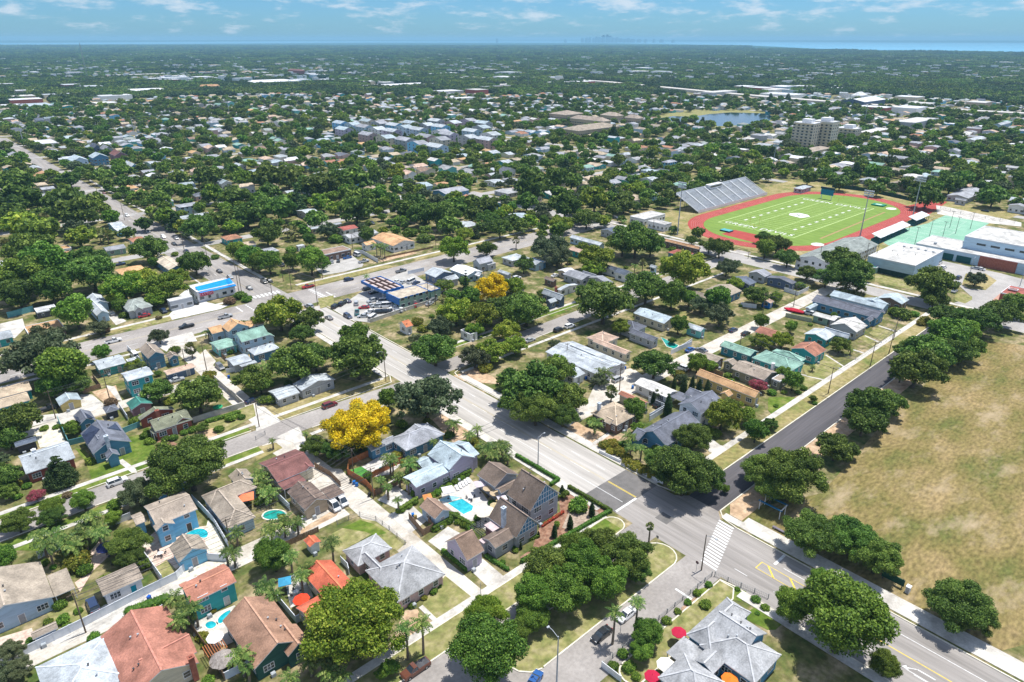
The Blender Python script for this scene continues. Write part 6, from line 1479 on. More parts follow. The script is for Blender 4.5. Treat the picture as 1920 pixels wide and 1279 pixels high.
    bin_('735,1060', (.01,.12,.5), 'blue bin outside the orange cedar fence'); bin_('755,1075', (.01,.12,.5), 'second blue bin outside the orange cedar fence'); bin_('850,1150', (.02,.02,.02), 'black bin at the corner of the cedar fence'); bin_('710,1050', (.02,.02,.02), 'black bin beside the blue bins outside the cedar fence')
    umbrella('1285,1165', 1.5, 2.3, (.6,.25,.08), 'small orange tiled shade beside the pool house', 4)
    tile(480, 960, 4)
    umbrella('340,655', 1.7, 2.5, (.75,.06,.02), 'red umbrella in the yard left of the orange tiled house'); umbrella('215,520', 1.8, 2.4, (.05,.30,.50), 'blue umbrella in the yard left of the orange tiled house', 4)
    table_set('300,600', 'table in the yard left of the orange tiled house')
    tile(480, 320, 4); umbrella('1195,122', 3, 3, (.60,.10,.08), 'coral gazebo canopy beside the far white two storey house', 4)
    tile(0, 320, 4); pool('272,232 292,195 380,190 392,232 300,246', 'turquoise pool among the left oaks')
    tile(1120, 540, 6.393); pool('762,592 972,690 932,738 832,702', 'long turquoise pool beside the alley behind the dark slate house', POOLG)
    tile(0, 640, 4); umbrella('1632,490', 1.5, 2.4, (.02,.35,.15), 'green umbrella in the walled corner garden'); bin_('1715,268', (.01,.10,.45), 'blue bin beside the alley fence of the white awning garage')
    table_set('835,565', 'table between solar cottage and mauve garage', 4)
yardstuff()
def signs():
    tile(960, 960, 4); x, y = tq('1380,445'); r = empty('stop_sign', (x, y, 0)); b = MB(); b.tube((0,0,0),(0,0,2.5),.04,.04,6); link('post', b.mesh('post', GALV), r)
    p = MB(); n = 8; f = [(-.03, .38*math.cos(6.2832*(i+.5)/n), 2.4+.38*math.sin(6.2832*(i+.5)/n)) for i in range(n)]; g = [(.03, a, c) for _, a, c in f]; p.face(f[::-1]); p.face(g)
    for i in range(n): j = (i+1) % n; p.face([f[i], f[j], g[j], g[i]])
    link('plate', p.mesh('plate', nmat('sign_back', [(.10,.05,.05), (.16,.08,.07)], 1)), r); tag(r, 'small octagonal stop sign beside the pole at the crosswalk', 'sign')
    x, y = tq('1085,245'); r = empty('street_sign', (x, y, 0)); b = MB(); b.tube((0,0,0),(0,0,2.4),.04,.04,6); link('post', b.mesh('post', GALV), r); p = MB(); p.box(-.03,.03,-.3,.3,1.9,2.5); link('plate', p.mesh('plate', METALD), r); tag(r, 'small dark sign on the rounded median tip', 'sign')
    tile(1440, 960, 4); x, y = tq('1045,600'); r = empty('utility_cabinet', (x, y, 0)); b = MB(); b.box(-.5,.5,-.4,.4,0,1.5); b.box(-.55,.55,-.45,.45,1.5,1.58); link('cabinet', b.mesh('cabinet', TRIM), r); d = MB(); d.box(-.53,-.5,-.3,.3,.2,1.35); link('door', d.mesh('door', GALV), r); tag(r, 'white utility cabinet on the park edge', 'cabinet')
    x, y = tq('928,535'); r = empty('park_sign', (x, y, 0), R(0)); b = MB(); b.box(-.1,.1,-2.2,2.2,.6,2.2); link('panel', b.mesh('panel', nmat('dark_green_sign', [(.01,.05,.03), (.02,.08,.05)], 1)), r)
    for q in (-1.9, 1.9): p = MB(); p.box(-.08,.08,-.08,.08,0,2.4); link('post', p.mesh('post', METALD), r, (0, q, 0))
    tag(r, 'dark green sign panel under the park oak', 'sign')
    tile(1440, 930, 16); # park bleachers under the oak
    x, y = tq('330,700'); r = empty('park_shelter', (x, y, 0)); b = MB()
    b.box(-.25,.25,-.4,5.6,2.4,2.55); b.box(2.4,2.9,-.4,5.6,2.8,2.95); link('roof_beam', b.mesh('roof_beam', nmat('blue_metal', [(.02,.12,.25), (.03,.18,.35)], 1, rough=.4)), r)
    for q in ((0,0),(2.6,0),(0,5.2),(2.6,5.2)): p = MB(); p.box(-.08,.08,-.08,.08,0,2.6); link('post', p.mesh('post', TRIM), r, (q[0], q[1], 0))
    p = MB(); p.bar((0,-.2,2.6),(2.6,-.2,2.9),.2,.25); link('end_beam', p.mesh('end_beam', TRIM), r); tag(r, 'blue and white beamed shelter in the oak shade by the street', 'shelter')
    x, y = tq('360,1020', .4); r = empty('bench', (x, y, 0)); b = MB(); b.box(-.3,.3,-1.8,1.8,.4,.5); link('seat', b.mesh('seat', nmat('bench_slate', [(.14,.12,.16), (.2,.18,.22)], 1)), r); p = MB(); p.box(-.2,.2,-.2,.2,0,.4); me = p.mesh('leg', CONC); link('leg', me, r, (0,-1.4,0)); link('leg', me, r, (0,1.4,0)); tag(r, 'long dark bench before the beamed shelter', 'bench')
signs()
def cables():
    def run(px, name_, lab):
        q = []
        b = MB()
        for (x0, y0, z0), (x1, y1, z1) in zip(px, px[1:]):
            n = 10; pr_ = None
            for i in range(n + 1):
                t = i / n; p = (x0+(x1-x0)*t, y0+(y1-y0)*t, z0+(z1-z0)*t - 4*1.2*t*(1-t))
                if pr_: b.bar(pr_, p, .035, .035)
                pr_ = p
        o = b.build('cable', METALD); tag(o, lab, 'cable')
    tile(480, 640, 4); A = tq('882,1180'); B = tq('735,1010'); C = tq('25,642')
    run([(*A,8.9),(*B,8.4)], 'c', 'thin overhead cable above the cedar fence')
    tile(0, 960, 4); D = tq('645,905'); E = tq('1735,270')
    run([(*D,9.8),(*E,7.8)], 'c', 'thin overhead cable above the white alley fence')
    run([(*E,7.8),(*A,8.9)], 'c', 'thin overhead cable crossing the dirt alley')
def wires():
    done = set(); P_ = [p for p in UP if p[3] == 'utility_pole']
    for i, p in enumerate(P_):
        c = sorted((math.hypot(q[0]-p[0], q[1]-p[1]), j) for j, q in enumerate(P_) if j != i and (abs(q[0]-p[0]) < 9 or abs(q[1]-p[1]) < 9))
        for d, j in c[:2]:
            if 14 < d < 95 and (min(i, j), max(i, j)) not in done:
                done.add((min(i, j), max(i, j))); q = P_[j]; b = MB()
                for dz, dy in ((.3, -.9), (.3, .9), (2.2, 0)):
                    pr_ = None
                    for k in range(11):
                        t = k / 10; w = (p[0]+(q[0]-p[0])*t, p[1]+dy+(q[1]-p[1])*t, p[2]-dz+(q[2]-p[2])*t - d*.09*t*(1-t))
                        if pr_: b.bar(pr_, w, .05, .05)
                        pr_ = w
                o = b.build('cable', METALD); tag(o, auto_label('sagging overhead cables', (p[0]+q[0])/2, (p[1]+q[1])/2), 'cable')
wires()
cables()
# ---------------------------------------------------------------- the half-timbered house
def big_house():
    tile(700, 820, 5.33); ws = '1330,570 1870,562 5.7 gy 5.0;1150,800 1665,862 3.7 gy 3.9;1035,375 1455,372 4.2 gy 2.2;1280,560 1420,430 4.0 gx .6;1088,1008 1430,985 3.4 gx .8'
    r = house('large half-timbered house with steep brown roofs, tall white chimney and blue gables', 'the half-timbered house', ws, 'grey', 'dbrown', door='-x', det=True, vents=2, win_w=1.5, chim=[('1302,705', 9.0, STONE)])
    W_ = [parse_wing(s) for s in ws.split(';')]; off = tuple(r.location)
    for wi in (0, 1):
        x0, x1, y0, y1, e, typ, rise = W_[wi]; o = .42; y = y0 + o; xm = (x0 + x1) / 2; h = (x1 - x0) / 2 - o
        g = MB(); g.face([(x0+o, y-.02, e-.3), (x1-o, y-.02, e-.3), (xm, y-.02, e + rise - .35)]); g.build('gable_panel', wallm('blue'), r, off=off)
        zt = lambda x: e - .3 + (rise - .05) * (1 - abs(x - xm) / h)
        n = 11 if wi == 0 else 7
        t = MB()
        for i in range(1, n):
            x = x0 + o + 2 * h * i / n; t.box(x-.07, x+.07, y-.08, y-.025, e-.3, zt(x)-.12)
        for k in range(3): z = e - .3 + k * rise * .27; w = h * (1 - (z - e + .3) / rise) - .1; t.box(xm-w, xm+w, y-.095, y-.03, z-.07, z+.09)
        t.build('timber_framing', TRIM, r, off=off)
    # arched porch windows
    x0, x1, y0, y1, e, typ, rise = W_[3]
    am = MB(); gl = MB(); n = 8; R_ = .75
    arc_ = [(R_*math.cos(math.pi*i/n), 1.6 + R_*math.sin(math.pi*i/n)) for i in range(n+1)]
    for (a, c), (a2, c2) in zip(arc_, arc_[1:]): am.bar((a, -.02, c), (a2, -.02, c2), .1, .16)
    am.bar((-R_,-.02,.5),(-R_,-.02,1.6),.1,.16); am.bar((R_,-.02,.5),(R_,-.02,1.6),.1,.16); am.bar((-R_,-.02,.5),(R_,-.02,.5),.1,.16)
    gl.face([(-R_,0,.5),(R_,0,.5)] + [(a, 0, c) for a, c in arc_])
    am = am.mesh('frame', TRIM); gl = gl.mesh('arched_window', GLASS)
    for i in range(3):
        x = x0 + 1.3 + i * 2.2
        if x < x1 - .5: o = link('arched_window', gl, r, (x-off[0], y0+.42-.03-off[1], 0)); link('frame', am, o)
    o = link('arched_window', gl, r, (x0+.42-.03-off[0], (y0+y1)/2-off[1], 0), -math.pi/2); link('frame', am, o)
    b = MB(); p = tq('1205,880', 3.2); b.box(p[0]-1.6, p[0]+1.2, p[1]-2.4, p[1]+1.6, 2.9, 3.2); b.box(p[0]-1.3, p[0]+1.0, p[1]-2.2, p[1]+1.4, 0, 2.9, 1); b.build('side_wing', [nmat('pink_roof', [(.48,.38,.38), (.58,.48,.48)], 1), wallm('mauve')], r, off=off)
    b = MB(); p = tq('1160,995', 3.2); b.box(p[0]-2.4, p[0]+1.6, p[1]-.8, p[1]+.8, 2.9, 3.2); b.box(p[0]-2.2, p[0]+1.5, p[1]-.7, p[1]+.7, 0, 2.9, 1); b.build('side_wing', [nmat('pink_roof', None), wallm('grey')], r, off=off)
    tile(960, 840, 5.33); q = pts('305,785 510,650'); o = hedge('305,785 510,650', .8, .6, None, leafmat('leaf_red', (.10,.10,.02), (.50,.05,.02), (.65,.10,.03))); o.name = 'flower_bed'; tag(o, 'strip of bright red flowers along the half-timbered house', 'flower bed')
    for i, (s, w_, h_, lab) in enumerate((('105,1145 980,640', 1.1, 1.0, 'long clipped hedge beside the front sidewalk'), ('980,640 575,405', 1.1, 1.1, 'clipped hedge along the main street right part'), ('462,330 50,90', 1.1, 1.1, 'clipped hedge along the main street left part'), ('462,330 390,375', 1.0, 1.1, 'short clipped hedge return beside the conical shrubs'))):
        hedge(s, w_, h_, lab)
    tile(700, 820, 5.33); hedge('400,590 960,370', 1.5, 1.9, 'tall clipped hedge between lilac house and pool'); hedge('765,790 1000,910', 1.2, 1.6, 'clipped hedge corner beside the pool house'); hedge('610,935 770,830', 1.2, 1.6, 'clipped hedge above the concrete pad'); hedge('245,760 430,640', 1.2, 1.4, 'clipped hedge beside the small driveway palm'); hedge('700,1150 925,1330', 1.1, 1.0, 'dark clipped hedge along the lilac garage'); hedge('1130,1200 1340,1330', 1.0, .8, 'low clipped hedge before the arched windows'); hedge('1500,1050 1640,1000', 1.0, .9, 'low clipped hedge under the triple window')
    tile(960, 640, 4); hedge('800,790 940,760', 1.4, 1.5, 'clipped hedge beside the charcoal roofed blue house')
    tile(0, 960, 4); hedge('985,775 1240,680', 2.6, 1.7, 'thick rounded hedge behind the red-brown roofed house')
    tile(0, 640, 4); hedge('1560,610 1790,545', 1.6, 1.1, 'green hedge along the grey block wall')
def hedge(s, w, h, label, mat=None):
    q = pts(s); a = Vector(q[0]); c = Vector(q[1]); L_ = (c - a).length; rng = np.random.default_rng(int(L_ * 100) % 9999)
    n = int(L_ / (w * .5)) + 1; lb = []
    for i in range(n + 1): t = i / n; p = (c - a) * t; lb += [(p.x, p.y, h * .35, w * .52, .8), (p.x, p.y, h * .72, w * .5, .55)]
    me = leaf_mesh('hedge', lb, int(L_ * w * 90), .15, mat or LEAF['oakm'], rng, core=.92, shell=(.85, 1.05)); o = link('hedge', me, None, (a.x, a.y, 0)); tag(o, label, 'hedge'); return o
big_house()
def grey_house():
    tile(1220, 1100, 6.4)
    r = house('rambling grey shingle house with many hips under the big front oak', 'the rambling grey house', '640,560 1480,722 4.2 gy 2.9;430,570 1205,312 3.7 hx 2.2;1480,470 B0.1x0.1 3.5 f', 'blue', 'gmetal', det=True, vents=3) if 0 else None
    house('rambling grey shingle house with many hips under the big front oak', 'the rambling grey house', '640,570 1400,560 4.1 gy 2.6;430,570 1205,310 3.6 hx 2.0;1250,1170 B9x11 3.5 h 2.2;90,1090 890,1150 3.5 h 2.2;520,880 900,900 3.4 gx .9;190,790 640,762 2.9 c', 'blue', 'gmetal', vents=3)
grey_house()
# ---------------------------------------------------------------- filling station, shops
def station():
    tile(560, 460, 6.4)
    BL = nmat('blue_fascia', [(.005,.10,.36), (.01,.15,.45)], .4, rough=.4)
    a = tq('745,428', 5.6); c = tq('1262,492', 5.6); x0, x1 = sorted((a[0], c[0])); y0, y1 = sorted((a[1], c[1])); off = ((x0+x1)/2, (y0+y1)/2, 0)
    r = empty('canopy', off); b = MB(); b.box(x0, x1, y0, y1, 4.5, 5.35, 0, top=1); b.build('canopy_roof', [BL, nmat('pinkish_membrane', [(.40,.33,.32), (.55,.47,.45)], .3, fine=.1)], r, off=off)
    f = MB()
    for q in ((x0,x1,y0,y0+.3),(x0,x1,y1-.3,y1),(x0,x0+.3,y0+.3,y1-.3),(x1-.3,x1,y0+.3,y1-.3)): f.box(*q, 5.35, 5.75)
    f.build('fascia', BL, r, off=off)
    d = MB()
    for i in range(1, 4): x = x0 + (x1-x0)*i/4; d.box(x-.3, x+.3, y0+.3, y1-.3, 5.352, 5.85)
    for i in range(1, 3): y = y0 + (y1-y0)*i/3; d.box(x0+.3, x1-.3, y-.25, y+.25, 5.354, 5.8)
    d.build('roof_beams', nmat('rusty_beam', [(.06,.035,.03), (.12,.07,.06)], 1), r, off=off)
    for i in (.25, .75):
        for j in (.25, .75): p = MB(); p.box(-.3,.3,-.3,.3,0,4.5); link('column', p.mesh('column', TRIM), r, ((i-.5)*(x1-x0), (j-.5)*(y1-y0), 0))
    tag(r, 'big blue edged filling station canopy with dark roof beams', 'canopy'); LM.append(('the blue station canopy', off[0], off[1])); OCC.append((x0, x1, y0, y1))
    house('flat roofed garage building with blue front fascia behind the canopy', 'the flat station building', '1052,572 1568,545 5.0 f;1420,482 1702,520 4.6 f', 'green', 'ltan', cat='shop', name='shop', trim=BL, vents=1)
    for o in [q for q in COL.objects if q.get('label', '').startswith('flat roofed garage building')]:
        w = parse_wing('1052,572 1568,545 5.0 f'); p = MB(); p.box(w[0]-.25, w[0]-.03, w[2], w[3], 2.2, 5.25); p.build('blue_front', BL, o, off=tuple(o.location))
    tile(0, 320, 4)
    r = house('shop with vivid blue roof covering and pinkish red sign', 'the vivid blue roofed shop', '1410,865 1758,850 4.8 f', 'white', 'cwhite', cat='shop', name='shop', vents=0, det=False)
    W_ = parse_wing('1410,865 1758,850 4.8 f'); x0, x1, y0, y1 = W_[:4]; off = tuple(r.location)
    b = MB(); slope_slab(b, [(x0+1, y0-1.0, 4.3), (x1+.3, y0-1.0, 4.3), (x1+.3, y0+(y1-y0)*.55, 5.9), (x0+1, y0+(y1-y0)*.45, 5.7)], .25, 0, 0); b.build('awning', nmat('vivid_blue_sheet', [(.0,.22,.62), (.01,.30,.75)], .5, rough=.4), r, off=off)
    s = MB(); s.box(x0+.6, x0+6.4, y0-1.25, y0-1.08, 2.9, 4.5); s.build('sign', nmat('sign_red', [(.30,.02,.06), (.40,.03,.09)], .8), r, off=off)
    text_mesh('TATTOO', 1.45, nmat('sign_pink', [(.75,.45,.50), (.82,.55,.60)], 1), (x0+3.5-off[0], y0-1.27-off[1], 3.2), (math.pi/2, 0, 0), r, 'sign_lettering', .02)
    house('grey shop with tall arched dark windows beside the avenue', 'the arched window shop', '1252,968 1442,945 4.4 f', 'grey', 'cwhite', cat='shop', name='shop', vents=0, win_w=2.2)
def text_mesh(txt, size, mat, loc, rot, parent, name, depth=.0, sx=1.0):
    cu = bpy.data.curves.new('txt', 'FONT'); cu.body = txt; cu.size = size; cu.align_x = 'CENTER'; cu.extrude = depth; cu.space_character = 1.1
    ob = bpy.data.objects.new('txt', cu); COL.objects.link(ob); bpy.context.view_layer.update()
    dg = bpy.context.evaluated_depsgraph_get(); me = bpy.data.meshes.new_from_object(ob.evaluated_get(dg)); bpy.data.objects.remove(ob)
    me.materials.clear(); me.materials.append(mat); o = link(name, me, parent, loc); o.rotation_euler = rot; o.scale = (sx, 1, 1); return o
station()
# ---------------------------------------------------------------- school stadium
def stadium():
    cx, cy = 430.0, 196.0
    RED = nmat('running_track_red', [(.29,.042,.032), (.38,.062,.048)], .15, fine=.06); TURF = nmat('sports_turf', [(.13,.215,.03), (.18,.275,.045)], .4, stretch=(1,.2,1), fine=.08, bscale=1.2)
    def oval(hx, r, n=20, dx=0): # straight half length hx, end radius r
        p = [(cx + dx + hx + r*math.cos(R(a)), cy + r*math.sin(R(a))) for a in np.linspace(-90, 90, n)]
        return p + [(cx + dx - hx + r*math.cos(R(a)), cy + r*math.sin(R(a))) for a in np.linspace(90, 270, n)]
    sheet('school_grounds', [(335,120), (545,105), (545,262), (335,262)], .024, DRYG)
    sheet('running_track', oval(45, 48), .036, RED); sheet('running_track_apron', [(345,143), (470,147.5), (470,150.5), (345,150.5)], .034, RED); sheet('running_track_apron', [(480,143), (545,150), (545,160), (500,165)], .035, RED)
    sheet('infield', oval(45, 38.5), .042, TURF)
    sheet('field_turf', [(370,172), (488,172), (488,230), (370,230)], .047, TURF)
    sheet('high_jump_area', [(348,176), (366,172), (366,208), (352,208)], .0475, RED)
    sheet('sideline_path', [(385,164.0), (480,166.0), (480,167.2), (385,165.2)], .0475, nmat('worn_line', [(.30,.20,.08), (.36,.24,.12)], .5))
    X0, X1, Y0, Y1 = 375.5, 485.2, 176.0, 224.8
    b = []; zz = .054
    LT = nmat('turf_paint', [(.42,.55,.20), (.52,.64,.30)], 1)
    b += [rect(X0, X1, Y0-.5, Y0), rect(X0, X1, Y1, Y1+.5), rect(X0-.5, X0, Y0-.5, Y1+.5), rect(X1, X1+.5, Y0-.5, Y1+.5)]
    for i in range(0, 21): x = X0 + 9.14 + i * 4.572; b.append(rect(x-.14, x+.14, Y0, Y1))
    for y in (Y0+16.3, Y1-16.3): b.append(rect(X0+9, X1-9, y-.2, y+.2))
    marks('field_lines', b, LT, zz)
    nb = []
    for i in range(1, 10):
        x = X0 + 9.14 + i * 9.144
        for y in (Y0+7.5, Y1-8.8): nb += [rect(x-1.5, x-.3, y, y+1.6), rect(x+.3, x+1.5, y, y+1.6)]
    marks('yard_numbers', nb, PAINTW, zz)
    root = empty('midfield_logo', (cx-.3, 200.4, 0)); m = MB(); m.face([(-6,-4.5,.056),(1.5,-7,.056),(5.5,-3.5,.056),(6.5,3.0,.056),(1,6.5,.056),(-4,4.5,.056)]); link('emblem', m.mesh('emblem', PAINTW), root)
    m = MB(); m.face([(-3,-2,.060),(-1.5,-2.5,.060),(2.5,2,.060),(1,2.5,.060)]); m.face([(0,-3,.060),(1.6,-3.4,.060),(2.2,-1,.060),(.8,-.6,.060)]); m.face([(-2.5,1,.060),(-1,.8,.060),(-.6,3,.060),(-2,3,.060)]); link('emblem_mark', m.mesh('emblem_mark', nmat('emblem_grey', [(.22,.27,.24), (.3,.34,.3)], 1)), root)
    tag(root, 'white emblem painted at the centre of the football field', 'field logo')
    for x, rz, w in ((X0+2.2, -math.pi/2, 'near'), (X1-7.2, -math.pi/2, 'far')):
        o = text_mesh('GREEN DEVILS', 6.4, PAINTW, (x, 200.4, .056), (0, 0, rz), None, 'end_zone_lettering'); tag(o, 'white painted lettering in the %s end zone' % w, 'lettering')
    marks('throwing_pads', [[(372+4*math.cos(a*.7), 160+3.5*math.sin(a*.7)) for a in range(9)], [(494+4*math.cos(a*.7), 168+3.2*math.sin(a*.7)) for a in range(9)]], nmat('bright_concrete', None), .05)
    lanes = []
    for r_ in (39.6, 40.9, 42.2, 43.5, 44.8, 46.1):
        o1 = oval(45, r_, 14); 
        for i in range(len(o1)): lanes.append(strip(*o1[i], *o1[(i+1) % len(o1)], .09))
    marks('lane_lines', lanes, nmat('lane_paint', [(.55,.30,.28), (.65,.40,.38)], 1), .041)
    # big bleachers: rows step up towards +y
    ALU = nmat('bleacher_aluminium', [(.34,.37,.41), (.46,.49,.53)], .5, rough=.45, stretch=(.3,1,1))
    r = empty('grandstand', (425, 247, 0)); s = MB(); x0, x1 = 385, 472
    n = 22
    for i in range(n): y = 246.5 + i * .82; z = 1.2 + i * .40; s.box(x0, x1, y, y+.84, z-.12, z); s.box(x0, x1, y+.28, y+.60, z+.25, z+.32)
    s.build('seating', ALU, r, off=(425,247,0))
    st = MB()
    for i in range(9): x = x0 + (x1-x0)*i/8; st.bar((x,246.8,1.6),(x,246.5+n*.82,1.7+n*.40),.7 if 0<i<8 else .25,.10)
    st.build('aisle', nmat('pale_stairs', [(.6,.62,.64), (.7,.72,.74)], 1), r, off=(425,247,0))
    rl = MB(); yb = 246.5 + n*.82; zb = 1.2 + n*.4; rl.box(x0, x1, yb, yb+.1, zb-1.2, zb+1.1); rl.box(x0, x1, 246.1, 246.2, .3, 2.2); rl.build('railing', TRIM, r, off=(425,247,0))
    lg = MB()
    for i in range(12):
        x = x0 + 1 + (x1-x0-2)*i/11
        for k in (5, 12, 20): lg.box(x-.12, x+.12, 246.5+k*.82, 246.7+k*.82, 0, 1.0+k*.4)
    lg.build('support_frame', METALD, r, off=(425,247,0)); tag(r, 'large grey aluminium grandstand behind the running track', 'grandstand')
    pb = empty('press_box', (428, 263.4, 0)); b = MB(); b.box(-7.5,7.5,-1.6,1.6,8.6,11.4); link('cabin', b.mesh('cabin', TRIM), pb); g = MB(); g.box(-7,7,-1.64,-1.6,9.7,10.8); link('window', g.mesh('window', GLASS), pb); f = MB(); f.box(-7.9,7.9,-2,2,11.42,11.6); link('roof', f.mesh('roof', roofm('white')), pb); lg = MB(); [lg.box(q-.15,q+.15,1.2,1.5,0,8.6) for q in (-7,-2,2,7)]; link('support_frame', lg.mesh('support_frame', METALD), pb)
    tag(pb, 'white press box on top of the large grandstand', 'press box')
    # small covered stand on the near side
    tile(1440, 320, 4)
    for s_, e_, lab in (('755,470', '1045,385', 'low white roofed spectator stand beside the green courts'), ('1040,345', '1180,310', 'second white roofed stand beside the floodlight mast')):
        a = tq(s_, 5); c = tq(e_, 5); x0, x1 = a[0], c[0]; y = (a[1]+c[1])/2; r = empty('spectator_stand', ((x0+x1)/2, y, 0)); hx = (x1-x0)/2
        b = MB(); slope_slab(b, [(-hx,-4.5,3.6),(hx,-4.5,3.6),(hx,.5,5.2),(-hx,.5,5.2)], .2, 0, 0); link('roof', b.mesh('roof', roofm('white')), r)
        b = MB(); [b.box(-hx+.5, hx-.5, -4+i*.9, -3.1+i*.9, 0, .5+i*.45) for i in range(5)]; link('seating', b.mesh('seating', nmat('dark_teal_seats', [(.02,.10,.10), (.04,.15,.15)], 1)), r)
        for i in range(7): p = MB(); p.box(-.1,.1,-.1,.1,0,3.6); link('post', p.mesh('post', METALD), r, (-hx+.6+i*(2*hx-1.2)/6, -4.3, 0))
        tag(r, lab, 'stand')
    # scoreboard, goal posts, high jump mat
    x, y = tq('435,215'); r = empty('scoreboard', (x, y, 0)); b = MB(); b.box(-.3,.3,-4.5,4.5,3.0,7.0); link('panel', b.mesh('panel', nmat('score_blue', [(.01,.14,.26), (.02,.2,.34)], 1)), r); b = MB(); b.box(-.35,.35,-5,5,7.1,8.4); link('header', b.mesh('header', nmat('score_dark', [(.01,.03,.05), (.02,.05,.08)], 1)), r)
    for q in (-3.6, 3.6): p = MB(); p.box(-.2,.2,-.2,.2,0,3.0); link('post', p.mesh('post', TRIM), r, (0,q,0))
    tag(r, 'blue scoreboard standing at the far end of the field', 'scoreboard')
    for x, lab in ((X0-1, 'near'), (X1+1, 'far')):
        r = empty('goal_post', (x, 200.4, 0)); b = MB(); b.tube((0,0,0),(0,0,3),.1,.1,6); b.bar((0,-3,3),(0,3,3),.15,.15); b.bar((0,-3,3),(0,-3,9),.12,.12); b.bar((0,3,3),(0,3.001,9),.12,.12); link('uprights', b.mesh('uprights', nmat('goal_paint', [(.6,.5,.1),(.7,.6,.15)], 1)), r); tag(r, 'football goal post at the %s end zone' % lab, 'goal post')
    tile(960, 320, 4); x, y = tq('1608,455'); r = empty('high_jump_mat', (x, y, 0)); b = MB(); b.box(-2.2,2.2,-3.2,3.2,0,.75,0); link('base', b.mesh('base', nmat('mat_navy', [(.01,.03,.08),(.02,.05,.12)], 1)), r); b = MB(); b.box(-2.1,2.1,-3.1,3.1,.755,.9); link('cover', b.mesh('cover', nmat('mat_teal', [(.06,.30,.32),(.1,.38,.4)], 1)), r); tag(r, 'teal high jump mat on the red infield corner', 'sports mat')
    tile(1440, 320, 4); x, y = tq('830,262'); r = empty('pole_vault_mat', (x, y, 0)); b = MB(); b.box(-3,3,-4,4,0,.8); link('base', b.mesh('base', nmat('mat_green', [(.01,.16,.10),(.02,.24,.14)], 1)), r); b = MB(); b.box(-1.6,1.2,-2,2,.805,.86); link('cover', b.mesh('cover', nmat('mat_pale', [(.4,.6,.5),(.5,.7,.6)], 1)), r); tag(r, 'green landing mat at the far infield corner', 'sports mat')
    LM.append(('the grandstand', 428, 255)); LM.append(('the football field', 430, 200)); OCC.append((335, 545, 125, 268))
    # courts
    sheet('court_surface', pts('790,490 1200,395 1250,370 1330,335 1660,395 1600,430 1480,560 1100,610 900,560'), .05, nmat('court_green', [(.17,.36,.25), (.25,.45,.33)], .08, fine=.06))
    cl = []
    for i in range(7):
        x = 398 + i * 16.5; y = 112 + i * 2.0
        cl += [rect(x, x+10.9, y, y+.12), rect(x, x+10.9, y+23.7, y+23.8), rect(x, x+.12, y, y+23.8), rect(x+10.9, x+11.02, y, y+23.8), rect(x+1.4, x+1.5, y, y+23.8), rect(x+9.5, x+9.6, y, y+23.8), rect(x+1.4, x+9.5, y+6, y+6.1), rect(x+1.4, x+9.5, y+17.7, y+17.8)]
    marks('court_lines', cl, PAINTW, .056)
    OCC.append((380, 525, 106, 150))
    sheet('court_path', pts('1260,260 1330,270 1900,390 1900,420 1660,395 1330,335 1270,325'), .052, CONC)
stadium()
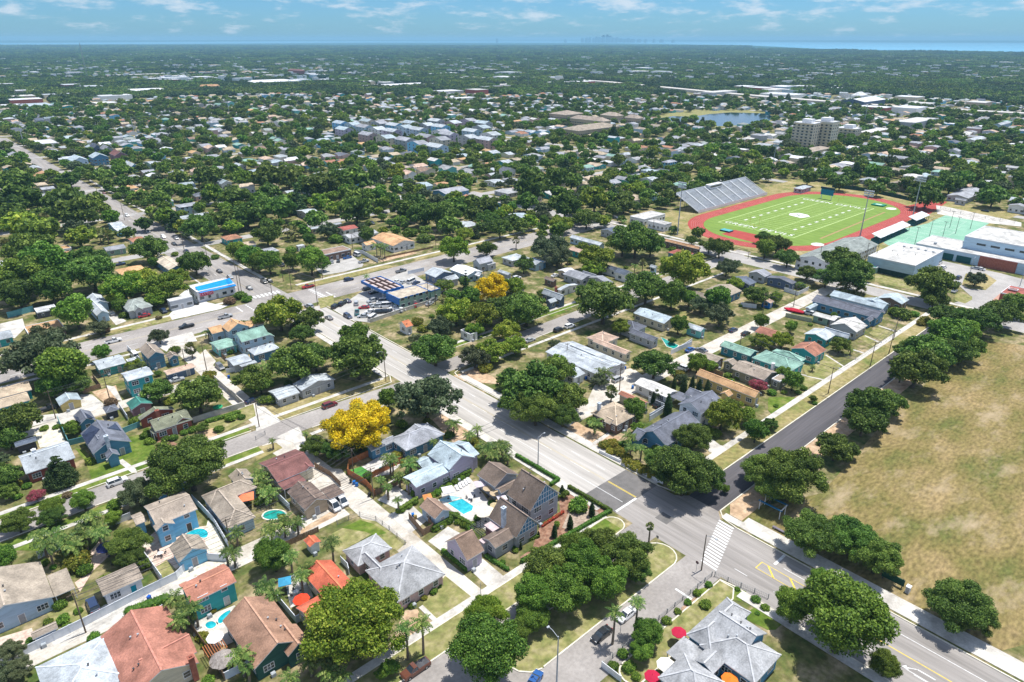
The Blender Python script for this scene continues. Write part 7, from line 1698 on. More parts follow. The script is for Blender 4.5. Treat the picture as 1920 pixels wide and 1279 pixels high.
def school():
    tile(1440, 320, 4)
    H('long white school wing with flat roof and green gate panel', 'the flat roofed school wing', '752,640 1320,600 7.0 f;1120,590 1318,600 7.05 f', 'lblue', 'cwhite', cat='school building', name='school_building', win=False, vents=3, det=True)
    H('huge white gymnasium with flat roof and ribbon windows', 'the white gymnasium', '1478,485 R-75x40 11.5 f' if 0 else '1478,492 L32x62 11.5 f', 'lblue', 'cwhite', cat='gymnasium', name='gymnasium', win=False, vents=0)
    H('low white school block with dark green doors and red brick panel', 'the low school block', '1110,545 L24x78 5.4 f', 'lblue', 'cwhite', cat='school building', name='school_building', win=False, vents=0)
    H('long dark grey roofed shed with many small windows beside the track', 'the track side shed', '205,650 830,555 5.6 gx 2.6', 'white', 'slategreen', cat='shed', name='field_house', det=False, vents=0)
    H('white concession building with flat pale roof near the grandstand', 'the white concession building', '-1035,342 -770,325 4.0 f;-900,378 -722,392 4.2 f', 'white', 'cwhite', cat='concession building', name='concession_building', vents=0, det=False)
    H('green dumpster shed with bright green roof beside the school wing', 'the green shed', '735,715 830,722 3.0 f', 'green', 'dgreen', cat='shed', name='shed', win=False, vents=0)
    W_ = parse_wing('752,640 1320,600 7.0 f'); x0, x1, y0, y1 = W_[:4]
    g = parse_wing('1478,492 L32x62 11.5 f'); w = parse_wing('1110,545 L24x78 5.4 f')
    for o in list(COL.objects):
        if o.get('label') == 'huge white gymnasium with flat roof and ribbon windows':
            off = tuple(o.location)
            for i in range(9):
                yy = g[3] - 6 - i*6.2
                b = MB(); b.box(g[0]-.06, g[0]+.01, yy-4, yy, 8.2, 9.2); b.build('window', GLASS, o, off=off)
            x0g, x1g = g[0], g[1]
        if o.get('label') == 'low white school block with dark green doors and red brick panel':
            off = tuple(o.location); p = MB(); p.box(w[0]-.3, w[0]-.02, w[3]-46, w[3]-30, 0, 5.3); p.build('brick_panel', BRK, o, off=off)
            for k in (12, 20, 52, 60, 68): p = MB(); p.box(w[0]-.12, w[0]-.02, w[3]-k-6.6, w[3]-k, .1, 3.4); p.build('garage_door', nmat('dark_teal_door', [(.01,.07,.07),(.02,.10,.10)], 1, stretch=(1,8,1)), o, off=off)
            for k in range(7): p = MB(); yy = w[3]-8-k*9.5; xx = w[0]+random.uniform(4, 20); p.box(xx, xx+1.6, yy, yy+1.2, 5.3, 6.4); p.build('rooftop_unit', GALV, o, off=off)
        if o.get('label') == 'long white school wing with flat roof and green gate panel':
            off = tuple(o.location); p = MB(); p.box(x0-.12, x0-.02, y0+.5, y1-.5, 0, 2.4); p.build('dark_screen', nmat('green_windscreen', None), o, off=off)
            for k in range(5): p = MB(); yy = y0+2+k*3.4; p.box(x1-8, x1-7, yy, yy+1, 6.8, 7.6); p.build('rooftop_unit', GALV, o, off=off)
    tile(1640, 430, 6.732)
    H('low red brick school hall with pale roof stripe at the right edge', 'the red brick school hall', '1590,800 L14x30 4.0 f;1690,745 1800,775 4.8 f', 'brick', 'red', cat='school building', name='school_building', win=False, vents=0)
    x, y = tq('1590,1500')
school()
# ---------------------------------------------------------------- middle distance and far plain
def far_buildings():
    tile(480, 0, 4)
    # townhouses: dozens of gabled units in rows
    k = 0
    cols = ['lblue','sky','grey','cream','pink','grey','lilac','white','lblue']
    rows = [(640,272,9), (690,262,8), (745,250,7), (800,268,8), (850,256,8), (880,240,6), (830,288,6)]
    rng = random.Random(4)
    x0, y0 = 470, 560
    for ri in range(6):
        for ci in range(9):
            X = 405 + ri * 33; Y = 560 + ci * 30 + (ri % 2) * 5
            px, py, d = proj(X, Y, 5)
            if not (640 < px < 925 and 232 < py < 292): continue
            e = 9.2; w, l = 13, 22
            wl = cols[(ci + ri * 2) % 9]; b = MB(); rb = MB(); X += rng.uniform(-4, 4); Y += rng.uniform(-4, 4); W_ = [X-w/2, X+w/2, Y-l/2, Y+l/2, e, 'gx' if ci % 2 else 'gy', 2.6]; rfc = rng.choice(['lgrey', 'bgrey', 'grey', 'lgrey'])
            if rng.random() < .16: continue
            off = (X, Y, 0); r = empty('townhouse', off); wing_walls(b, W_, .3); b.build('wall', wallm(wl), r, off=off); roof_geo(rb, *W_[:5], W_[5], W_[6], False); rb.build('roof', [roofm(rfc), TRIM, capm(rfc)], r, off=off)
            for side in range(2):
                for fl in range(3):
                    for q in range(3 if side else 2):
                        if side: add_window(r, off, X-w/2+.3, Y-l/2+3.5+q*7, 1.2+fl*2.9, -math.pi/2, 1.6, 1.4, False)
                        else: add_window(r, off, X-w/2+3.5+q*6, Y-l/2+.3, 1.2+fl*2.9, 0, 1.6, 1.4, False)
            OCC.append((X-w/2-2, X+w/2+2, Y-l/2-2, Y+l/2+2)); k += 1
            TOWN.append((r, X, Y, wl))
    LM.append(('the blue townhouse cluster', 500, 680))
    cnt = {}
    for r, X, Y, wl in sorted(TOWN, key=lambda t: proj(t[1], t[2])[0]):
        cnt[wl] = cnt.get(wl, 0) + 1; od = ['leftmost', 'second from left', 'third from left', 'fourth from left', 'fifth from left', 'sixth from left', 'seventh from left', 'eighth from left', 'ninth from left', 'tenth from left', 'eleventh from left', 'twelfth from left'][min(11, cnt[wl] - 1)]
        tag(r, od + ' three storey %s townhouse with pale grey roof in its cluster' % {'lblue':'light blue','sky':'sky blue','aqua':'aqua green','cream':'cream','pink':'pink','grey':'grey','lilac':'lilac','white':'white','teal':'teal'}[wl], 'townhouse', 'three storey %s townhouses' % wl)
    tile(960, 0, 4)
    for s, lab in (('275,850 545,850 9 h 4', 'upper left'), ('430,885 745,905 9 h 4', 'middle left'), ('360,965 815,945 9 h 4', 'nearest long'), ('660,860 840,865 9 h 4', 'upper middle'), ('840,880 990,885 9 h 4', 'upper right')):
        H('%s brown hip roofed apartment block beyond the trees' % lab, 'the %s brown apartments' % lab, s, 'tan', 'taupe', cat='apartment block', name='apartment_block', det=False, vents=0, win_w=2.0)
    H('two storey white house pair with grey hip roofs left block', 'the left white pair house', '1120,1215 1240,1210 5.6 h 1.6', 'sky', 'grey', det=False); H('two storey white house pair with grey hip roofs right block', 'the right white pair house', '1255,1230 1360,1225 5.6 h 1.6', 'sky', 'grey', det=False)
    H('small square flat roofed tan block near the stadium trees', 'the square tan block', '1660,1115 1780,1120 6.5 f', 'tan', 'cwhite', det=False)
    tile(1440, 0, 4)
    # tall slab apartments
    for s, h, wl, lab, sh_ in (('225,900 375,890 28 f', 25, 'cream', 'tall pale cream apartment tower beyond the lake', 'the tall pale tower'), ('350,890 530,895 28 f', 26, 'cream', 'tall cream apartment slab with balconies beside the pale tower', 'the tall cream slab'), ('500,960 715,970 12 f', 13, 'cream', 'yellow ended apartment slab in front of the tall tower', 'the yellow ended slab')):
        w = parse_wing(s); X, Y = (w[0]+w[1])/2, (w[2]+w[3])/2
        # true footprint near 22 x 45 m
        w = [X-8, X+8, Y-11, Y+11, h, 'f', 0]; off = (X, Y, 0); r = empty('apartment_tower', off); b = MB(); wing_walls(b, w, 0); b.build('wall', wallm(wl), r, off=off); rb = MB(); roof_geo(rb, *w[:5], 'f', 0); rb.build('roof', [roofm('white'), TRIM, capm('white')], r, off=off)
        for fl in range(int(h / 3)):
            p = MB(); p.box(w[0]-.8, w[0]-.02, w[2]+1, w[3]-1, fl*3+2.6, fl*3+2.9); p.build('balcony', nmat('balcony_cream', [(.5,.42,.25),(.6,.5,.32)], 1), r, off=off)
            for q in range(5): add_window(r, off, X-8.05, Y-9.6+q*4.8, fl*3+.8, -math.pi/2, 2.2, 1.4, False)
            for q in range(3): add_window(r, off, X-5+q*5, Y-11.05, fl*3+.8, 0, 1.6, 1.4, False)
        p = MB(); p.box(X-4, X+4, Y-6, Y+4, h+.2, h+3.5); p.build('rooftop_unit', TRIM, r, off=off); tag(r, lab, 'apartment tower'); LM.append((sh_, X, Y)); OCC.append((X-11, X+11, Y-14, Y+14))
    for s, lab, sh_, wl, rf in (('545,755 885,745 9 gx 4', 'big hall with wide white metal roof beyond the tower', 'the wide white metal hall', 'navy', 'white'), ('950,910 1265,890 9 f', 'low stepped office building with white roofs', 'the stepped office', 'grey', 'cwhite'), ('670,990 925,965 6 f', 'flat white commercial roof right of the yellow ended slab', 'the flat commercial roof', 'tan', 'cwhite'), ('1690,935 1825,920 6 gx 2', 'pale blue roofed hall at far right', 'the pale blue hall', 'lblue', 'lgrey'), ('620,715 750,712 8 h 6', 'white arched hall beside the white metal hall', 'the white arched hall', 'white', 'white'), ('80,610 330,590 8 f', 'pale villa group behind the highway', 'the pale villas', 'white', 'cwhite'), ('-60,700 290,705 7 f', 'long white warehouse row beside the highway', 'the white warehouse row', 'white', 'white'), ('-500,690 -230,680 8 f', 'long grey warehouse beside the highway', 'the grey warehouse', 'grey', 'cwhite'), ('1230,760 1340,755 5 f', 'low blue building beyond the highway', 'the low blue highway building', 'sky', 'lgrey'), ('210,1130 470,1110 4 h 2', 'grey hip roof house right below the tower', 'the tower foot house', 'cream', 'taupe'), ('1470,1050 1640,1035 4 gx 1.5', 'pale roofed house among right side trees', 'the right side pale house', 'white', 'lgrey'), ('1390,1230 1580,1215 5 gx 1.5', 'pale blue roofed house at upper right', 'the upper right blue roofs', 'sky', 'lgrey')):
        H(lab, sh_, s, wl, rf, cat='building', name='building', det=False, vents=0, win=False, cap=False)
    tile(0, 0, 4)
    for s, lab, sh_, wl, rf in (('1220,585 1400,575 8 f', 'white warehouse with dark doors in the commercial strip', 'the strip warehouse', 'white', 'white'), ('1400,590 1610,590 7 f', 'long flat white store in the commercial strip', 'the long strip store', 'white', 'white'), ('1535,545 1690,540 12 f', 'taller store with brown fascia in the strip', 'the brown fascia store', 'brown', 'cwhite'), ('1800,605 2200,600 8 f', 'wide white roofed store at the right of the strip', 'the wide strip store', 'blue', 'white'), ('850,565 1210,550 7 f', 'long low pale store at the back of the strip', 'the long pale store', 'cream', 'cwhite'), ('1490,650 1650,645 8 h 4', 'orange tiled roof building below the strip', 'the orange tiled strip building', 'cream', 'tano'), ('575,690 760,690 7 f', 'large white flat roof left of the strip', 'the large left white roof', 'white', 'white'), ('700,730 905,720 7 f', 'second large white flat roof left of the strip', 'the second left white roof', 'white', 'white'), ('1010,685 1160,660 6 gx 2', 'long white shed roofs left of the strip', 'the long white sheds', 'white', 'white'), ('0,785 170,785 6 f', 'white flat warehouse at the left edge', 'the left edge warehouse', 'cream', 'white'), ('180,800 345,770 6 f', 'teal roofed warehouse near the left edge', 'the teal warehouse', 'aqua', 'bgrey'), ('490,770 620,770 6 f', 'aqua fronted warehouse left of centre', 'the aqua warehouse', 'aqua', 'cwhite'), ('240,1055 435,1070 5 f', 'white stepped roof house at left', 'the stepped white roof', 'white', 'white'), ('250,895 335,900 8 gx 2', 'slate blue roofed hall at left', 'the slate blue hall', 'grey', 'slate'), ('330,890 420,885 7 gx 2', 'grey blue roofed hall next to the slate hall', 'the grey blue hall', 'grey', 'bgrey')):
        H(lab, sh_, s, wl, rf, cat='building', name='building', det=False, vents=0, win=False, cap=False)
    tile(0, 0, 4)
    for s, lab, wl, rf in (('500,1190 665,1200 6.5 gy 3', 'light blue two storey house with white trim left of the craftsman row', 'lblue', 'bgrey'), ('660,1170 815,1175 7 gy 3', 'slate blue craftsman house with white gables', 'blue', 'bgrey'), ('815,1150 955,1160 7 gy 3', 'dark maroon roofed two storey house in the craftsman row', 'mauve', 'maroon'), ('745,1110 850,1120 6.5 gy 3', 'grey roofed house behind the maroon roofed one', 'grey', 'grey'), ('670,1095 760,1105 6.5 gy 3', 'navy roofed house at the back of the craftsman row', 'navy', 'slate'), ('925,1225 1040,1245 5 gy 2', 'pale sky blue cottage right of the craftsman row', 'sky', 'lgrey'), ('1075,1215 1215,1235 4 gx 1.5', 'green-grey roofed low house right of the sky blue cottage', 'green', 'lgrey')):
        H(lab, None, s, wl, rf, det=False, vents=0)
    LM.append(('the craftsman row', *gpx(200, 290)))
    tile(480, 0, 4)
    H('huge white roofed superstore with red walls at the centre distance', 'the superstore', '790,640 1370,625 6 f', 'pink', 'white', cat='store', name='superstore', det=False, vents=0, win=False, cap=False)
    for s, lab, sh_, wl, rf in (('235,525 370,530 12 h 4', 'maroon roofed building right of the strip', 'the maroon roofed building', 'brick', 'maroon'), ('-10,620 285,600 8 f', 'wide flat pale store left of the superstore', 'the flat pale store', 'white', 'white'), ('1675,650 1918,640 8 f', 'tan walled shopping building with grey roof', 'the tan shopping building', 'tan', 'grey'), ('1440,735 1660,730 6 f', 'white roofed low building right of the superstore', 'the low white roofs', 'white', 'white'), ('1250,550 1520,545 6 f', 'thin white roof line behind the superstore', 'the thin white roof', 'white', 'white')):
        H(lab, sh_, s, wl, rf, cat='building', name='building', det=False, vents=0, win=False, cap=False)
    tile(0, 0, 1)
    # highway on embankment
    hw = [gpx(*q) for q in ((1085,153), (1140,157), (1200,163), (1290,172), (1350,178), (1440,186), (1560,196), (1680,205), (1800,212), (2100,228))]
    b = MB(); HW = nmat('highway_concrete', [(.45,.43,.40), (.58,.55,.51)], .02)
    for p, q in zip(hw, hw[1:]):
        s = strip(*p, *q, 22); b.prism(s, 0, 5.0)
    tag(b.build('highway', HW), kind='structure')
    for p, q in zip(hw, hw[1:]):
        for i in range(8): x = p[0]+(q[0]-p[0])*i/8; y = p[1]+(q[1]-p[1])*i/8; OCC.append((x-20, x+20, y-20, y+20))
    for lab, x, y, h, rad in (('tall red and white lattice tower at the far left', 165, 150, 95, 1.6), ('very distant thin mast on the horizon', 545, 76, 330, 8), ('thin grey mast left of the highway', 990, 168, 62, .8)):
        X, Y = gpx(x, y); r = empty('radio_mast', (X, Y, 0)); m = MB(); n = 12
        for i in range(n):
            z0, z1 = h*i/n, h*(i+1)/n; w0, w1 = rad*(1-.7*i/n), rad*(1-.7*(i+1)/n)
            for sx, sy in ((-1,-1),(1,-1),(1,1),(-1,1)): m.bar((sx*w0, sy*w0, z0), (sx*w1, sy*w1, z1), rad*.16, rad*.16)
            m.bar((-w0,-w0,z0),(w1,-w1,z1),rad*.1,rad*.1); m.bar((w0,w0,z0),(-w1,w1,z1),rad*.1,rad*.1)
        link('lattice', m.mesh('lattice', GALV), r); p = MB(); p.tube((0,0,h),(0,0,h*1.06),rad*.15,rad*.05,5); link('antenna', p.mesh('antenna', GALV), r); tag(r, lab, 'mast')
    PY = []
    for i, (x, y, h) in enumerate(((252,252,20), (430,214,22), (715,205,22), (1275,204,24), (1620,232,24), (45,272,18))):
        X, Y = gpx(x, y); r = empty('transmission_pole', (X, Y, 0)); m = MB(); m.tube((0,0,0),(0,0,h),.5,.25,8); link('mast', m.mesh('mast', GALV), r)
        for z in (h-1, h-4, h-7): a = MB(); a.box(-.12,.12,-2.6,2.6,z,z+.25); link('crossarm', a.mesh('crossarm', GALV), r)
        tag(r, ['steel transmission pole left of the cable span','steel transmission pole at the right end of the cable span','steel transmission pole behind the townhouse cluster','steel transmission pole beside the lake','pale steel pole right of the tall towers','pale steel pole at the far left edge'][i], 'pole'); PY.append((X, Y, h))
    b = MB()
    for a, c in ((PY[0], PY[1]),):
        for dz in (1, 4, 7):
            for dy in (-2.5, 2.5):
                pr_ = None
                for i in range(13):
                    t = i/12; p = (a[0]+(c[0]-a[0])*t, a[1]+dy+(c[1]-a[1])*t, a[2]-dz+(c[2]-a[2])*t-6*t*(1-t))
                    if pr_: b.bar(pr_, p, .22, .22)
                    pr_ = p
    tag(b.build('cables', METALD), 'bundle of sagging high voltage cables between two steel poles', 'cable')
TOWN = []
far_buildings()
def strips():
    rng = random.Random(77); k = 0
    for (x0, x1, y0, y1, n) in ((290, 660, 134, 158, 26), (0, 230, 163, 200, 16), (1290, 1570, 164, 186, 15), (1560, 1900, 188, 214, 8), (690, 960, 150, 178, 6), (900, 1180, 150, 166, 6)):
        for i in range(n):
            X, Y = gpx(rng.uniform(x0, x1), rng.uniform(y0, y1)); w, l, h = rng.uniform(28, 60), rng.uniform(22, 45), rng.uniform(5, 9)
            if any(q[0] < X+w/2 and q[1] > X-w/2 and q[2] < Y+l/2 and q[3] > Y-l/2 for q in OCC): continue
            W_ = [X-w/2, X+w/2, Y-l/2, Y+l/2, h, 'f', 0]; off = (X, Y, 0); r = empty('warehouse', off); b = MB(); wing_walls(b, W_, 0); wl = rng.choice(['white', 'cream', 'tan', 'lblue', 'brick', 'grey']); b.build('wall', wallm(wl), r, off=off)
            rb = MB(); roof_geo(rb, *W_[:5], 'f', 0); rf = rng.choice(['white', 'white', 'cwhite', 'lgrey', 'white']); rb.build('roof', [roofm(rf), TRIM, TRIM], r, off=off)
            OCC.append((W_[0]-4, W_[1]+4, W_[2]-4, W_[3]+4)); tag(r, auto_label('flat %s warehouse roof' % {'white': 'white', 'cwhite': 'off-white', 'lgrey': 'pale grey'}[rf], X, Y), 'warehouse', 'flat roofed warehouses in the far commercial strips'); k += 1
strips()
def skyline():
    rng = random.Random(11); n = 0
    BM = nmat('skyline_glass', [(.02,.05,.07), (.05,.09,.12)], .004)
    spec = [(1092,6,70),(1100,8,80),(1106,5,95),(1113,7,70),(1118,6,100),(1124,9,90),(1131,8,140),(1138,6,150),(1143,9,120),(1149,10,80),(1157,8,85),(1164,10,60),(1172,9,50),(1178,7,70),(1186,12,45),(1198,10,40),(1210,8,38),(1226,6,46),(932,5,60),(1060,6,40),(1240,10,36),(1262,8,30)]
    for x, w, h in spec:
        X, Y = gpx(x, 80.0); d = proj(X, Y)[2]; ww = w * .62 * d / FPX; off = (X, Y, 0); r = empty('skyscraper', off)
        b = MB(); b.box(-ww/2, ww/2, -ww/2, ww/2, 0, h*1.2 + 50); link('tower', b.mesh('tower', BM), r); c = MB(); c.box(-ww*.3, ww*.3, -ww*.3, ww*.3, h*1.2+50, h*1.3+62); link('crown', c.mesh('crown', BM), r)
        tag(r, 'hazy blue tower of the distant skyline on the horizon', 'skyscraper', 'towers of the distant skyline')
skyline()
# ------------------------------------------------ filler houses and woods
POLYX = []   # keep clear
def inpoly(x, y, P):
    c = False; n = len(P)
    for i in range(n):
        x0, y0 = P[i]; x1, y1 = P[(i+1) % n]
        if (y0 > y) != (y1 > y) and x < (x1-x0)*(y-y0)/(y1-y0)+x0: c = not c
    return c
LAKEP = [gpx(*q) for q in ((1225,219), (1262,213), (1330,208), (1380,208), (1440,211), (1456,222), (1434,233), (1390,237), (1345,239), (1296,231), (1250,229))]
PARKP = [gpx(*q) for q in ((1360,965), (1540,925), (1660,790), (1790,670), (1850,640), (2300,690), (2700,1000), (1860,1225), (1700,1128), (1520,1050))]
SCHP = [gpx(*q) for q in ((1640,470), (1740,400), (2300,430), (2300,760), (1850,600), (1640,530))]
CELL = {}
def occ_index():
    CELL.clear()
    for q in OCC:
        for i in range(int(q[0]//40), int(q[1]//40)+1):
            for j in range(int(q[2]//40), int(q[3]//40)+1): CELL.setdefault((i, j), []).append(q)
def clear(x, y, m=0):
    for q in CELL.get((int(x//40), int(y//40)), []):
        if q[0]-m < x < q[1]+m and q[2]-m < y < q[3]+m: return False
    return not (inpoly(x, y, LAKEP) or inpoly(x, y, PARKP) or inpoly(x, y, SCHP))
def road(x, y, m=5.5):
    if x < 330 and y < 300: return False
    for k in range(3, 16):
        yy = 388 if k == 3 else 70 + 105*k
        if abs(y - yy) < m: return True
    if y > 280 and 96 < x < 116: return True
    for xx in (-105, 545, 760, 975, 1190):
        if abs(x - xx) < m and (y > 290 or xx < 0): return True
    if 521 < x < 539 and y < 290: return True
    if 305 < x < 327 and y < 400: return True
    return False
def filler():
    rng = random.Random(21); occ_index(); lots = []
    for k in range(-2, 14):
        ya = 388 if k == 3 else 70 + 105*k
        for sgn in (-1, 1):
            for i in range(-30, 90):
                X = 8 + i*17 + rng.uniform(-2, 2); Y = ya + sgn*(18 + rng.uniform(-3, 3)); lots.append((X, Y))
                if rng.random() < .7: lots.append((X + rng.uniform(-3,3), ya + sgn*(40 + rng.uniform(-4, 4))))
    keep = []
    for X, Y in lots:
        px, py, d = proj(X, Y)
        if not (-60 < px < 1990 and py < 700 and d > 0 and d < 1400): continue
        if X < 330 and Y < 300: continue
        if py > 380 and px < 1250: continue
        if X > 320 and 0 < Y < 62 and py > 560: continue
        if road(X, Y, 11) or not clear(X, Y, 9): continue
        if rng.random() < .04 + d / 1400 * .36: continue
        keep.append((d, X, Y))
    keep.sort(); FH = MB(); n = 0
    rfs = ['lgrey']*4 + ['grey']*5 + ['white', 'gmetal', 'gmetal'] + ['taupe']*2 + ['tan']*3 + ['brown','bgrey','tano','dgrey','slategreen','pinkt','cwhite','green','rust']
    wls = ['white','cream','lblue','white','grey','aqua','tan','pink','sky','white','teal','cream','lblue']
    mats = []; idx = {}
    def mi(m):
        if m.name not in idx: idx[m.name] = len(mats); mats.append(m)
        return idx[m.name]
    for d, X, Y in keep:
        w, l = rng.uniform(8, 11), rng.uniform(10, 16); rf = rng.choice(rfs); wl = rng.choice(wls); two = rng.random() < .15
        e = 5.6 if two else 3.1; typ = rng.choice(['gx','gy','h','gy','gx','h']); rise = rng.uniform(1.0, 2.0)
        if rf == 'white' and rng.random() < .5: typ = 'f'
        W_ = [X-w/2, X+w/2, Y-l/2, Y+l/2, e, typ, rise]; OCC.append((W_[0]-1, W_[1]+1, W_[2]-1, W_[3]+1))
        ell = rng.random() < .45; W2 = [X-w/2-3.5, X+w/2-2, Y-l/2+1, Y-l/2+6.5, e-.2, 'gx', rise*.8]
        if n < 150:
            off = (X, Y, 0); r = empty('house', off); b = MB(); wing_walls(b, W_, .35)
            if ell: wing_walls(b, W2, .35)
            b.build('wall', wallm(wl), r, off=off); rb = MB(); roof_geo(rb, *W_[:5], typ, rise, False)
            if ell: roof_geo(rb, *W2[:5], 'gx', rise*.8, False)
            rb.build('roof', [roofm(rf), TRIM, capm(rf)], r, off=off)
            for q in range(3): add_window(r, off, X-w/2+.35, Y-l/2+l*(q+.5)/3+(1.5 if ell and q == 0 else 0), 1.1, -math.pi/2, 1.2, 1.2, False) if not (ell and q == 0) else None
            for q in range(2): add_window(r, off, X-w/2+w*(q+.5)/2, Y-l/2+.35, 1.1, 0, 1.2, 1.2, False)
            add_door(r, off, X, Y-l/2+.35, .05, 0, (.3,.3,.3))
            nm = {'lgrey':'pale grey','grey':'grey','white':'white','gmetal':'grey metal','taupe':'taupe','tan':'tan','brown':'brown','bgrey':'blue-grey','tano':'orange-tan','dgrey':'charcoal','slategreen':'green-grey','pinkt':'pinkish','cwhite':'off-white','green':'pale green','rust':'rust'}[rf]
            FILL.append((r, X, Y, ('two storey ' if two else 'small ') + nm + ' roofed house'))
        else:
            for ww in ([W_, W2] if ell else [W_]):
                b = MB(); wing_walls(b, ww, .3); k = len(FH.v); FH.v += b.v; FH.f += [tuple(k+i for i in f) for f in b.f]; FH.m += [mi(wallm(wl))]*len(b.f)
                b = MB(); roof_geo(b, *ww[:5], ww[5], ww[6], False); k = len(FH.v); FH.v += b.v; FH.f += [tuple(k+i for i in f) for f in b.f]; FH.m += [mi(roofm(rf)) if q == 0 else mi(TRIM) for q in b.m]
        n += 1
    # far plain: pale roofs scattered to the bay
    for i in range(2600):
        px = rng.uniform(-40, 1960); py = 86 + (rng.random() ** 1.6) * 66; X, Y = gpx(px, py); d = math.hypot(X, Y)
        if d < 1350 or d > 9500: continue
        if px > 1500 and py < 100: continue
        s = rng.choice([1, 1, 1, 1.3, 1.6, 4 if rng.random() < .25 else 1]); w, l = rng.uniform(8, 13)*s, rng.uniform(10, 18)*s; e = rng.choice([4, 5, 6, 9])
        b = MB(); b.box(X-w/2, X+w/2, Y-l/2, Y+l/2, -.4, e + 3, 0, top=1, bottom=False); k = len(FH.v); FH.v += b.v; FH.f += [tuple(k+i for i in f) for f in b.f]
        rm = mi(roofm(rng.choice(['white','white','lgrey','cwhite','tan','tano','grey','cwhite']))); FH.m += [mi(wallm('white')) if q == 0 else rm for q in b.m]
    o = FH.build('distant_houses', mats); tag(o, 'many small distant houses and stores scattered among the far trees', kind='stuff')
FILL = []
filler()
for r, X, Y, d in FILL: tag(r, auto_label(d, X, Y), 'house')
def woods():
    """individual-looking trees past the first few hundred: one stuff object instancing shared crowns"""
    occ_index(); rng = random.Random(31); P = []
    grid = {}
    for x, y, r in VEG: grid.setdefault((int(x//16), int(y//16)), []).append((x, y, r))
    def near(x, y, R_):
        i, j = int(x//16), int(y//16)
        for a in range(i-1, i+2):
            for b in range(j-1, j+2):
                for q in grid.get((a, b), []):
                    if (q[0]-x)**2 + (q[1]-y)**2 < (.84*(q[2]+R_))**2: return True
        return False
    tries = 0
    def add(X, Y, R_, k): P.append((X, Y, R_, k)); grid.setdefault((int(X//16), int(Y//16)), []).append((X, Y, R_))
    for _ in range(75000):
        px = rng.uniform(-60, 1980); py = 150 + (rng.random() ** 1.7) * 300; X, Y = gpx(px, py); d = math.hypot(X, Y)
        if d > 1450: continue
        if X < 330 and Y < 262: continue
        if X < 96 and Y < 400 and py > 300 and rng.random() < .2: continue
        # thin out the open commercial strip, keep lawns around the lake
        
        R_ = rng.choice([3.2, 4.0, 5.0, 5.5, 6.5, 7.2])
        if road(X, Y, 5.0 + R_*.35) or not clear(X, Y, R_*.62): continue
        if near(X, Y, R_): continue
        noise_ = math.sin(X*.021+1.3) * math.cos(Y*.017) + math.sin((X+Y)*.009)
        if rng.random() < (.30 if d < 950 else .1) - .16*noise_: continue
        add(X, Y, R_, 0)
    # infill small trees in the near blocks' back yards
    for _ in range(3200):
        px = rng.uniform(0, 1900); py = rng.uniform(330, 1250); X, Y = gpx(px, py)
        if X > 300 or Y > 262 or Y < 86: continue
        if not (126 < X < 305 or X < 105): continue
        R_ = rng.choice([1.0, 1.4, 1.8, 2.4, 3.2, 4.2]) if Y < 184 else rng.choice([1.4, 2.4, 3.6, 4.6, 5.4])
        if not clear(X, Y, min(2.2, R_*.8) + .3) or near(X, Y, R_ + .6): continue
        if any(lo - 1.2 < Y < hi + 1.2 for lo, hi in ((163,183), (117,126), (124,131.5), (84,86.5), (216,223), (255,292))): continue
        if 56 < X < 68 or 104 < X < 128: continue
        if PATCHY(X, Y): continue
        GARD.append((X, Y, R_)); grid.setdefault((int(X//16), int(Y//16)), []).append((X, Y, R_))
    return P
GARD = []
SHEETS = [o for o in COL.objects if o.name.split('.')[0] in ('driveway','parking_pad','pool_deck','paver_patio','patio','concrete_pad','car_lot','shop_forecourt','parking_lot','front_walk','concrete_yard','front_lawn','alley')]
SP = []
for o in SHEETS:
    SP.append([(v.co.x, v.co.y) for v in o.data.vertices])
def PATCHY(x, y): return any(inpoly(x, y, p) for p in SP)
WOODP = woods()
for X, Y, R_ in GARD[:470]:
    place_tree(X, Y, R_, random.choice(['bush', 'bush', 'oakm', 'mango', 'bush', 'oak']) if R_ < 2.2 else random.choice(['oakm', 'oak', 'mango', 'grey']))
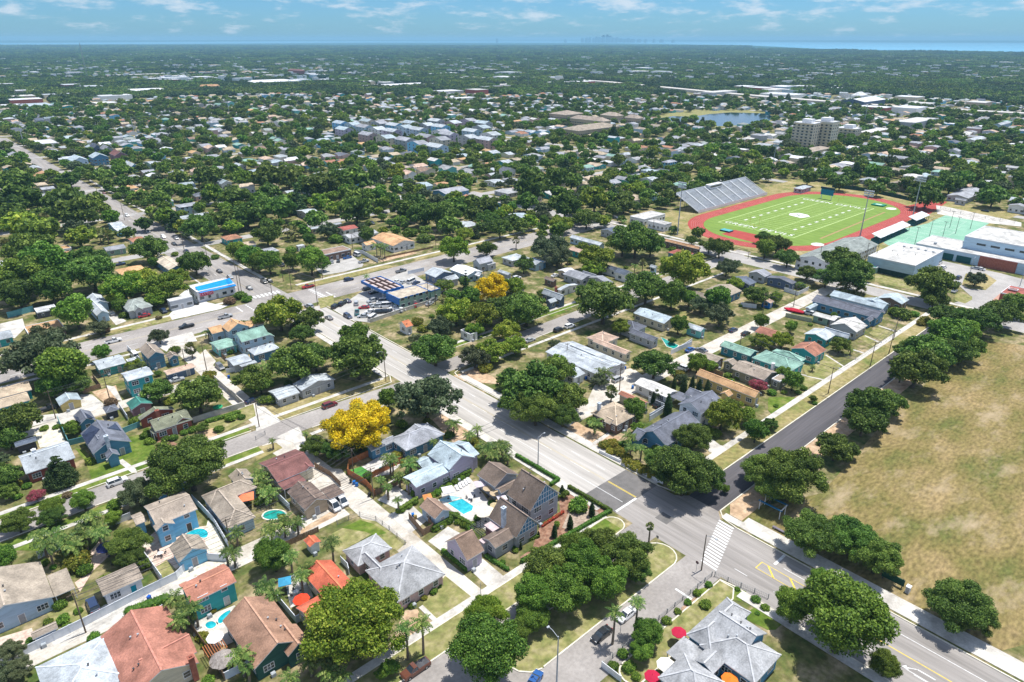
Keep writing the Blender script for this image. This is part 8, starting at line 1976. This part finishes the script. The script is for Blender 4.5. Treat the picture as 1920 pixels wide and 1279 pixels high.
def instancer(name, P, protos, label):
    me = bpy.data.meshes.new(name); me.vertices.add(len(P)); co_ = np.array([(p[0], p[1], p[2]) for p in P], dtype=np.float32); me.vertices.foreach_set('co', co_.ravel())
    def at(n, t, v): a = me.attributes.new(n, t, 'POINT'); a.data.foreach_set('value' if t != 'FLOAT_VECTOR' else 'vector', np.array(v).ravel())
    at('rot', 'FLOAT', np.array([p[4] for p in P], dtype=np.float32)); at('sz', 'FLOAT', np.array([p[3] for p in P], dtype=np.float32)); at('idx', 'INT', np.array([p[5] for p in P], dtype=np.int32))
    o = link(name, me); tag(o, label, kind='stuff')
    pc = bpy.data.collections.new(name + '_shapes')
    for i, m in enumerate(protos): q = bpy.data.objects.new('shape_%02d' % i, m); pc.objects.link(q)
    ng = bpy.data.node_groups.new(name, 'GeometryNodeTree'); ng.interface.new_socket('Geometry', in_out='INPUT', socket_type='NodeSocketGeometry'); ng.interface.new_socket('Geometry', in_out='OUTPUT', socket_type='NodeSocketGeometry')
    N = ng.nodes; L = ng.links; gi = N.new('NodeGroupInput'); go = N.new('NodeGroupOutput'); ip = N.new('GeometryNodeInstanceOnPoints'); ci = N.new('GeometryNodeCollectionInfo')
    ci.inputs[0].default_value = pc; ci.inputs['Separate Children'].default_value = True; ci.inputs['Reset Children'].default_value = True
    ip.inputs['Pick Instance'].default_value = True
    def na(n, t): a = N.new('GeometryNodeInputNamedAttribute'); a.data_type = t; a.inputs[0].default_value = n; return a.outputs[0]
    cx_ = N.new('ShaderNodeCombineXYZ'); L.new(na('rot', 'FLOAT'), cx_.inputs[2]); cs = N.new('ShaderNodeCombineXYZ'); s = na('sz', 'FLOAT')
    for i in range(3): L.new(s, cs.inputs[i])
    e2r = N.new('FunctionNodeEulerToRotation'); L.new(cx_.outputs[0], e2r.inputs[0])
    L.new(gi.outputs[0], ip.inputs['Points']); L.new(ci.outputs[0], ip.inputs['Instance']); L.new(na('idx', 'INT'), ip.inputs['Instance Index']); L.new(e2r.outputs[0], ip.inputs['Rotation']); L.new(cs.outputs[0], ip.inputs['Scale']); L.new(ip.outputs[0], go.inputs[0])
    md = o.modifiers.new('instances', 'NODES'); md.node_group = ng
    return o
def joined(parts):
    """merge crown+trunk meshes of a prototype into one mesh"""
    return parts[0][1]
def plant_woods():
    rng = random.Random(8)
    kinds = [('oak', v) for v in range(5)] + [('oak', 1), ('oakm', 0), ('oakm', 1), ('oakm', 2), ('grey', 0), ('mango', 0), ('dark', 0)]
    protos = [proto(k, 2, v)[0][1] for k, v in kinds]
    P = sorted(WOODP, key=lambda p: p[0]**2 + p[1]**2)
    out = []
    nind = 0
    for p in P:
        i = rng.choices(range(12), [2,2,2,2,2,2,3.2,3.2,3.2,2.2,2.2,.2])[0]; out.append((p[0], p[1], -.05, p[2]*rng.uniform(.95,1.15), rng.uniform(0, 6.28), i))
    instancer('midground_trees', out, protos, 'many tree crowns between the houses of the middle distance')
    # far wood to the bay: clumps of crowns
    cl = []
    for v in range(4):
        g = np.random.default_rng(50 + v); lb = []
        for i in range(26):
            a, q = g.uniform(0, 6.28), 30 * math.sqrt(g.uniform(0, 1)); r = g.uniform(3.2, 6.2); lb.append((q*math.cos(a), q*math.sin(a), g.uniform(2.5, 5.5), r, .85))
        cl.append(leaf_mesh('clump', lb, 2600, 1.15, LEAF['oak' if v % 2 else 'dark'], g, core=.9, shell=(.8, 1.1)))
    far = []
    for _ in range(60000):
        if len(far) > 12500: break
        py = 88.5 + (rng.random() ** 2.1) * 110; px = rng.uniform(-80, 2000)
        if px > 1400 and py < 93 + (px - 1400) * .016: continue
        X, Y = gpx(px, py); d = math.hypot(X, Y)
        if d < 1330: continue
        if 100 < px < 640 and 133 < py < 158 and rng.random() < .55: continue
        if 1080 < px < 1500 and 150 < py < 185 and rng.random() < .5: continue
        if not clear(X, Y, 42): continue
        s = rng.uniform(.8, 1.25) * (1 if d < 3000 else 1 + (d-3000)/5000); far.append((X, Y, -.4, s, rng.uniform(0, 6.28), rng.randrange(4)))
    instancer('distant_woods', far, cl, 'mass of distant tree crowns stretching to the bay')
plant_woods()
label_trees()
# ---------------------------------------------------------------- haze
def haze():
    b = MB(); b.box(-9000, 26000, -7000, 26000, -2.0, HC + 60)
    m = bpy.data.materials.new('haze_air'); m.use_nodes = True; nt = m.node_tree; N = nt.nodes
    N.remove(N['Principled BSDF']); v = N.new('ShaderNodeVolumePrincipled')
    v.inputs['Color'].default_value = (.38, .74, 1.0, 1); v.inputs['Density'].default_value = 7.5e-5; v.inputs['Anisotropy'].default_value = 0.0
    nt.links.new(v.outputs[0], N['Material Output'].inputs['Volume'])
    tag(b.build('haze', m), kind='stuff')
haze()
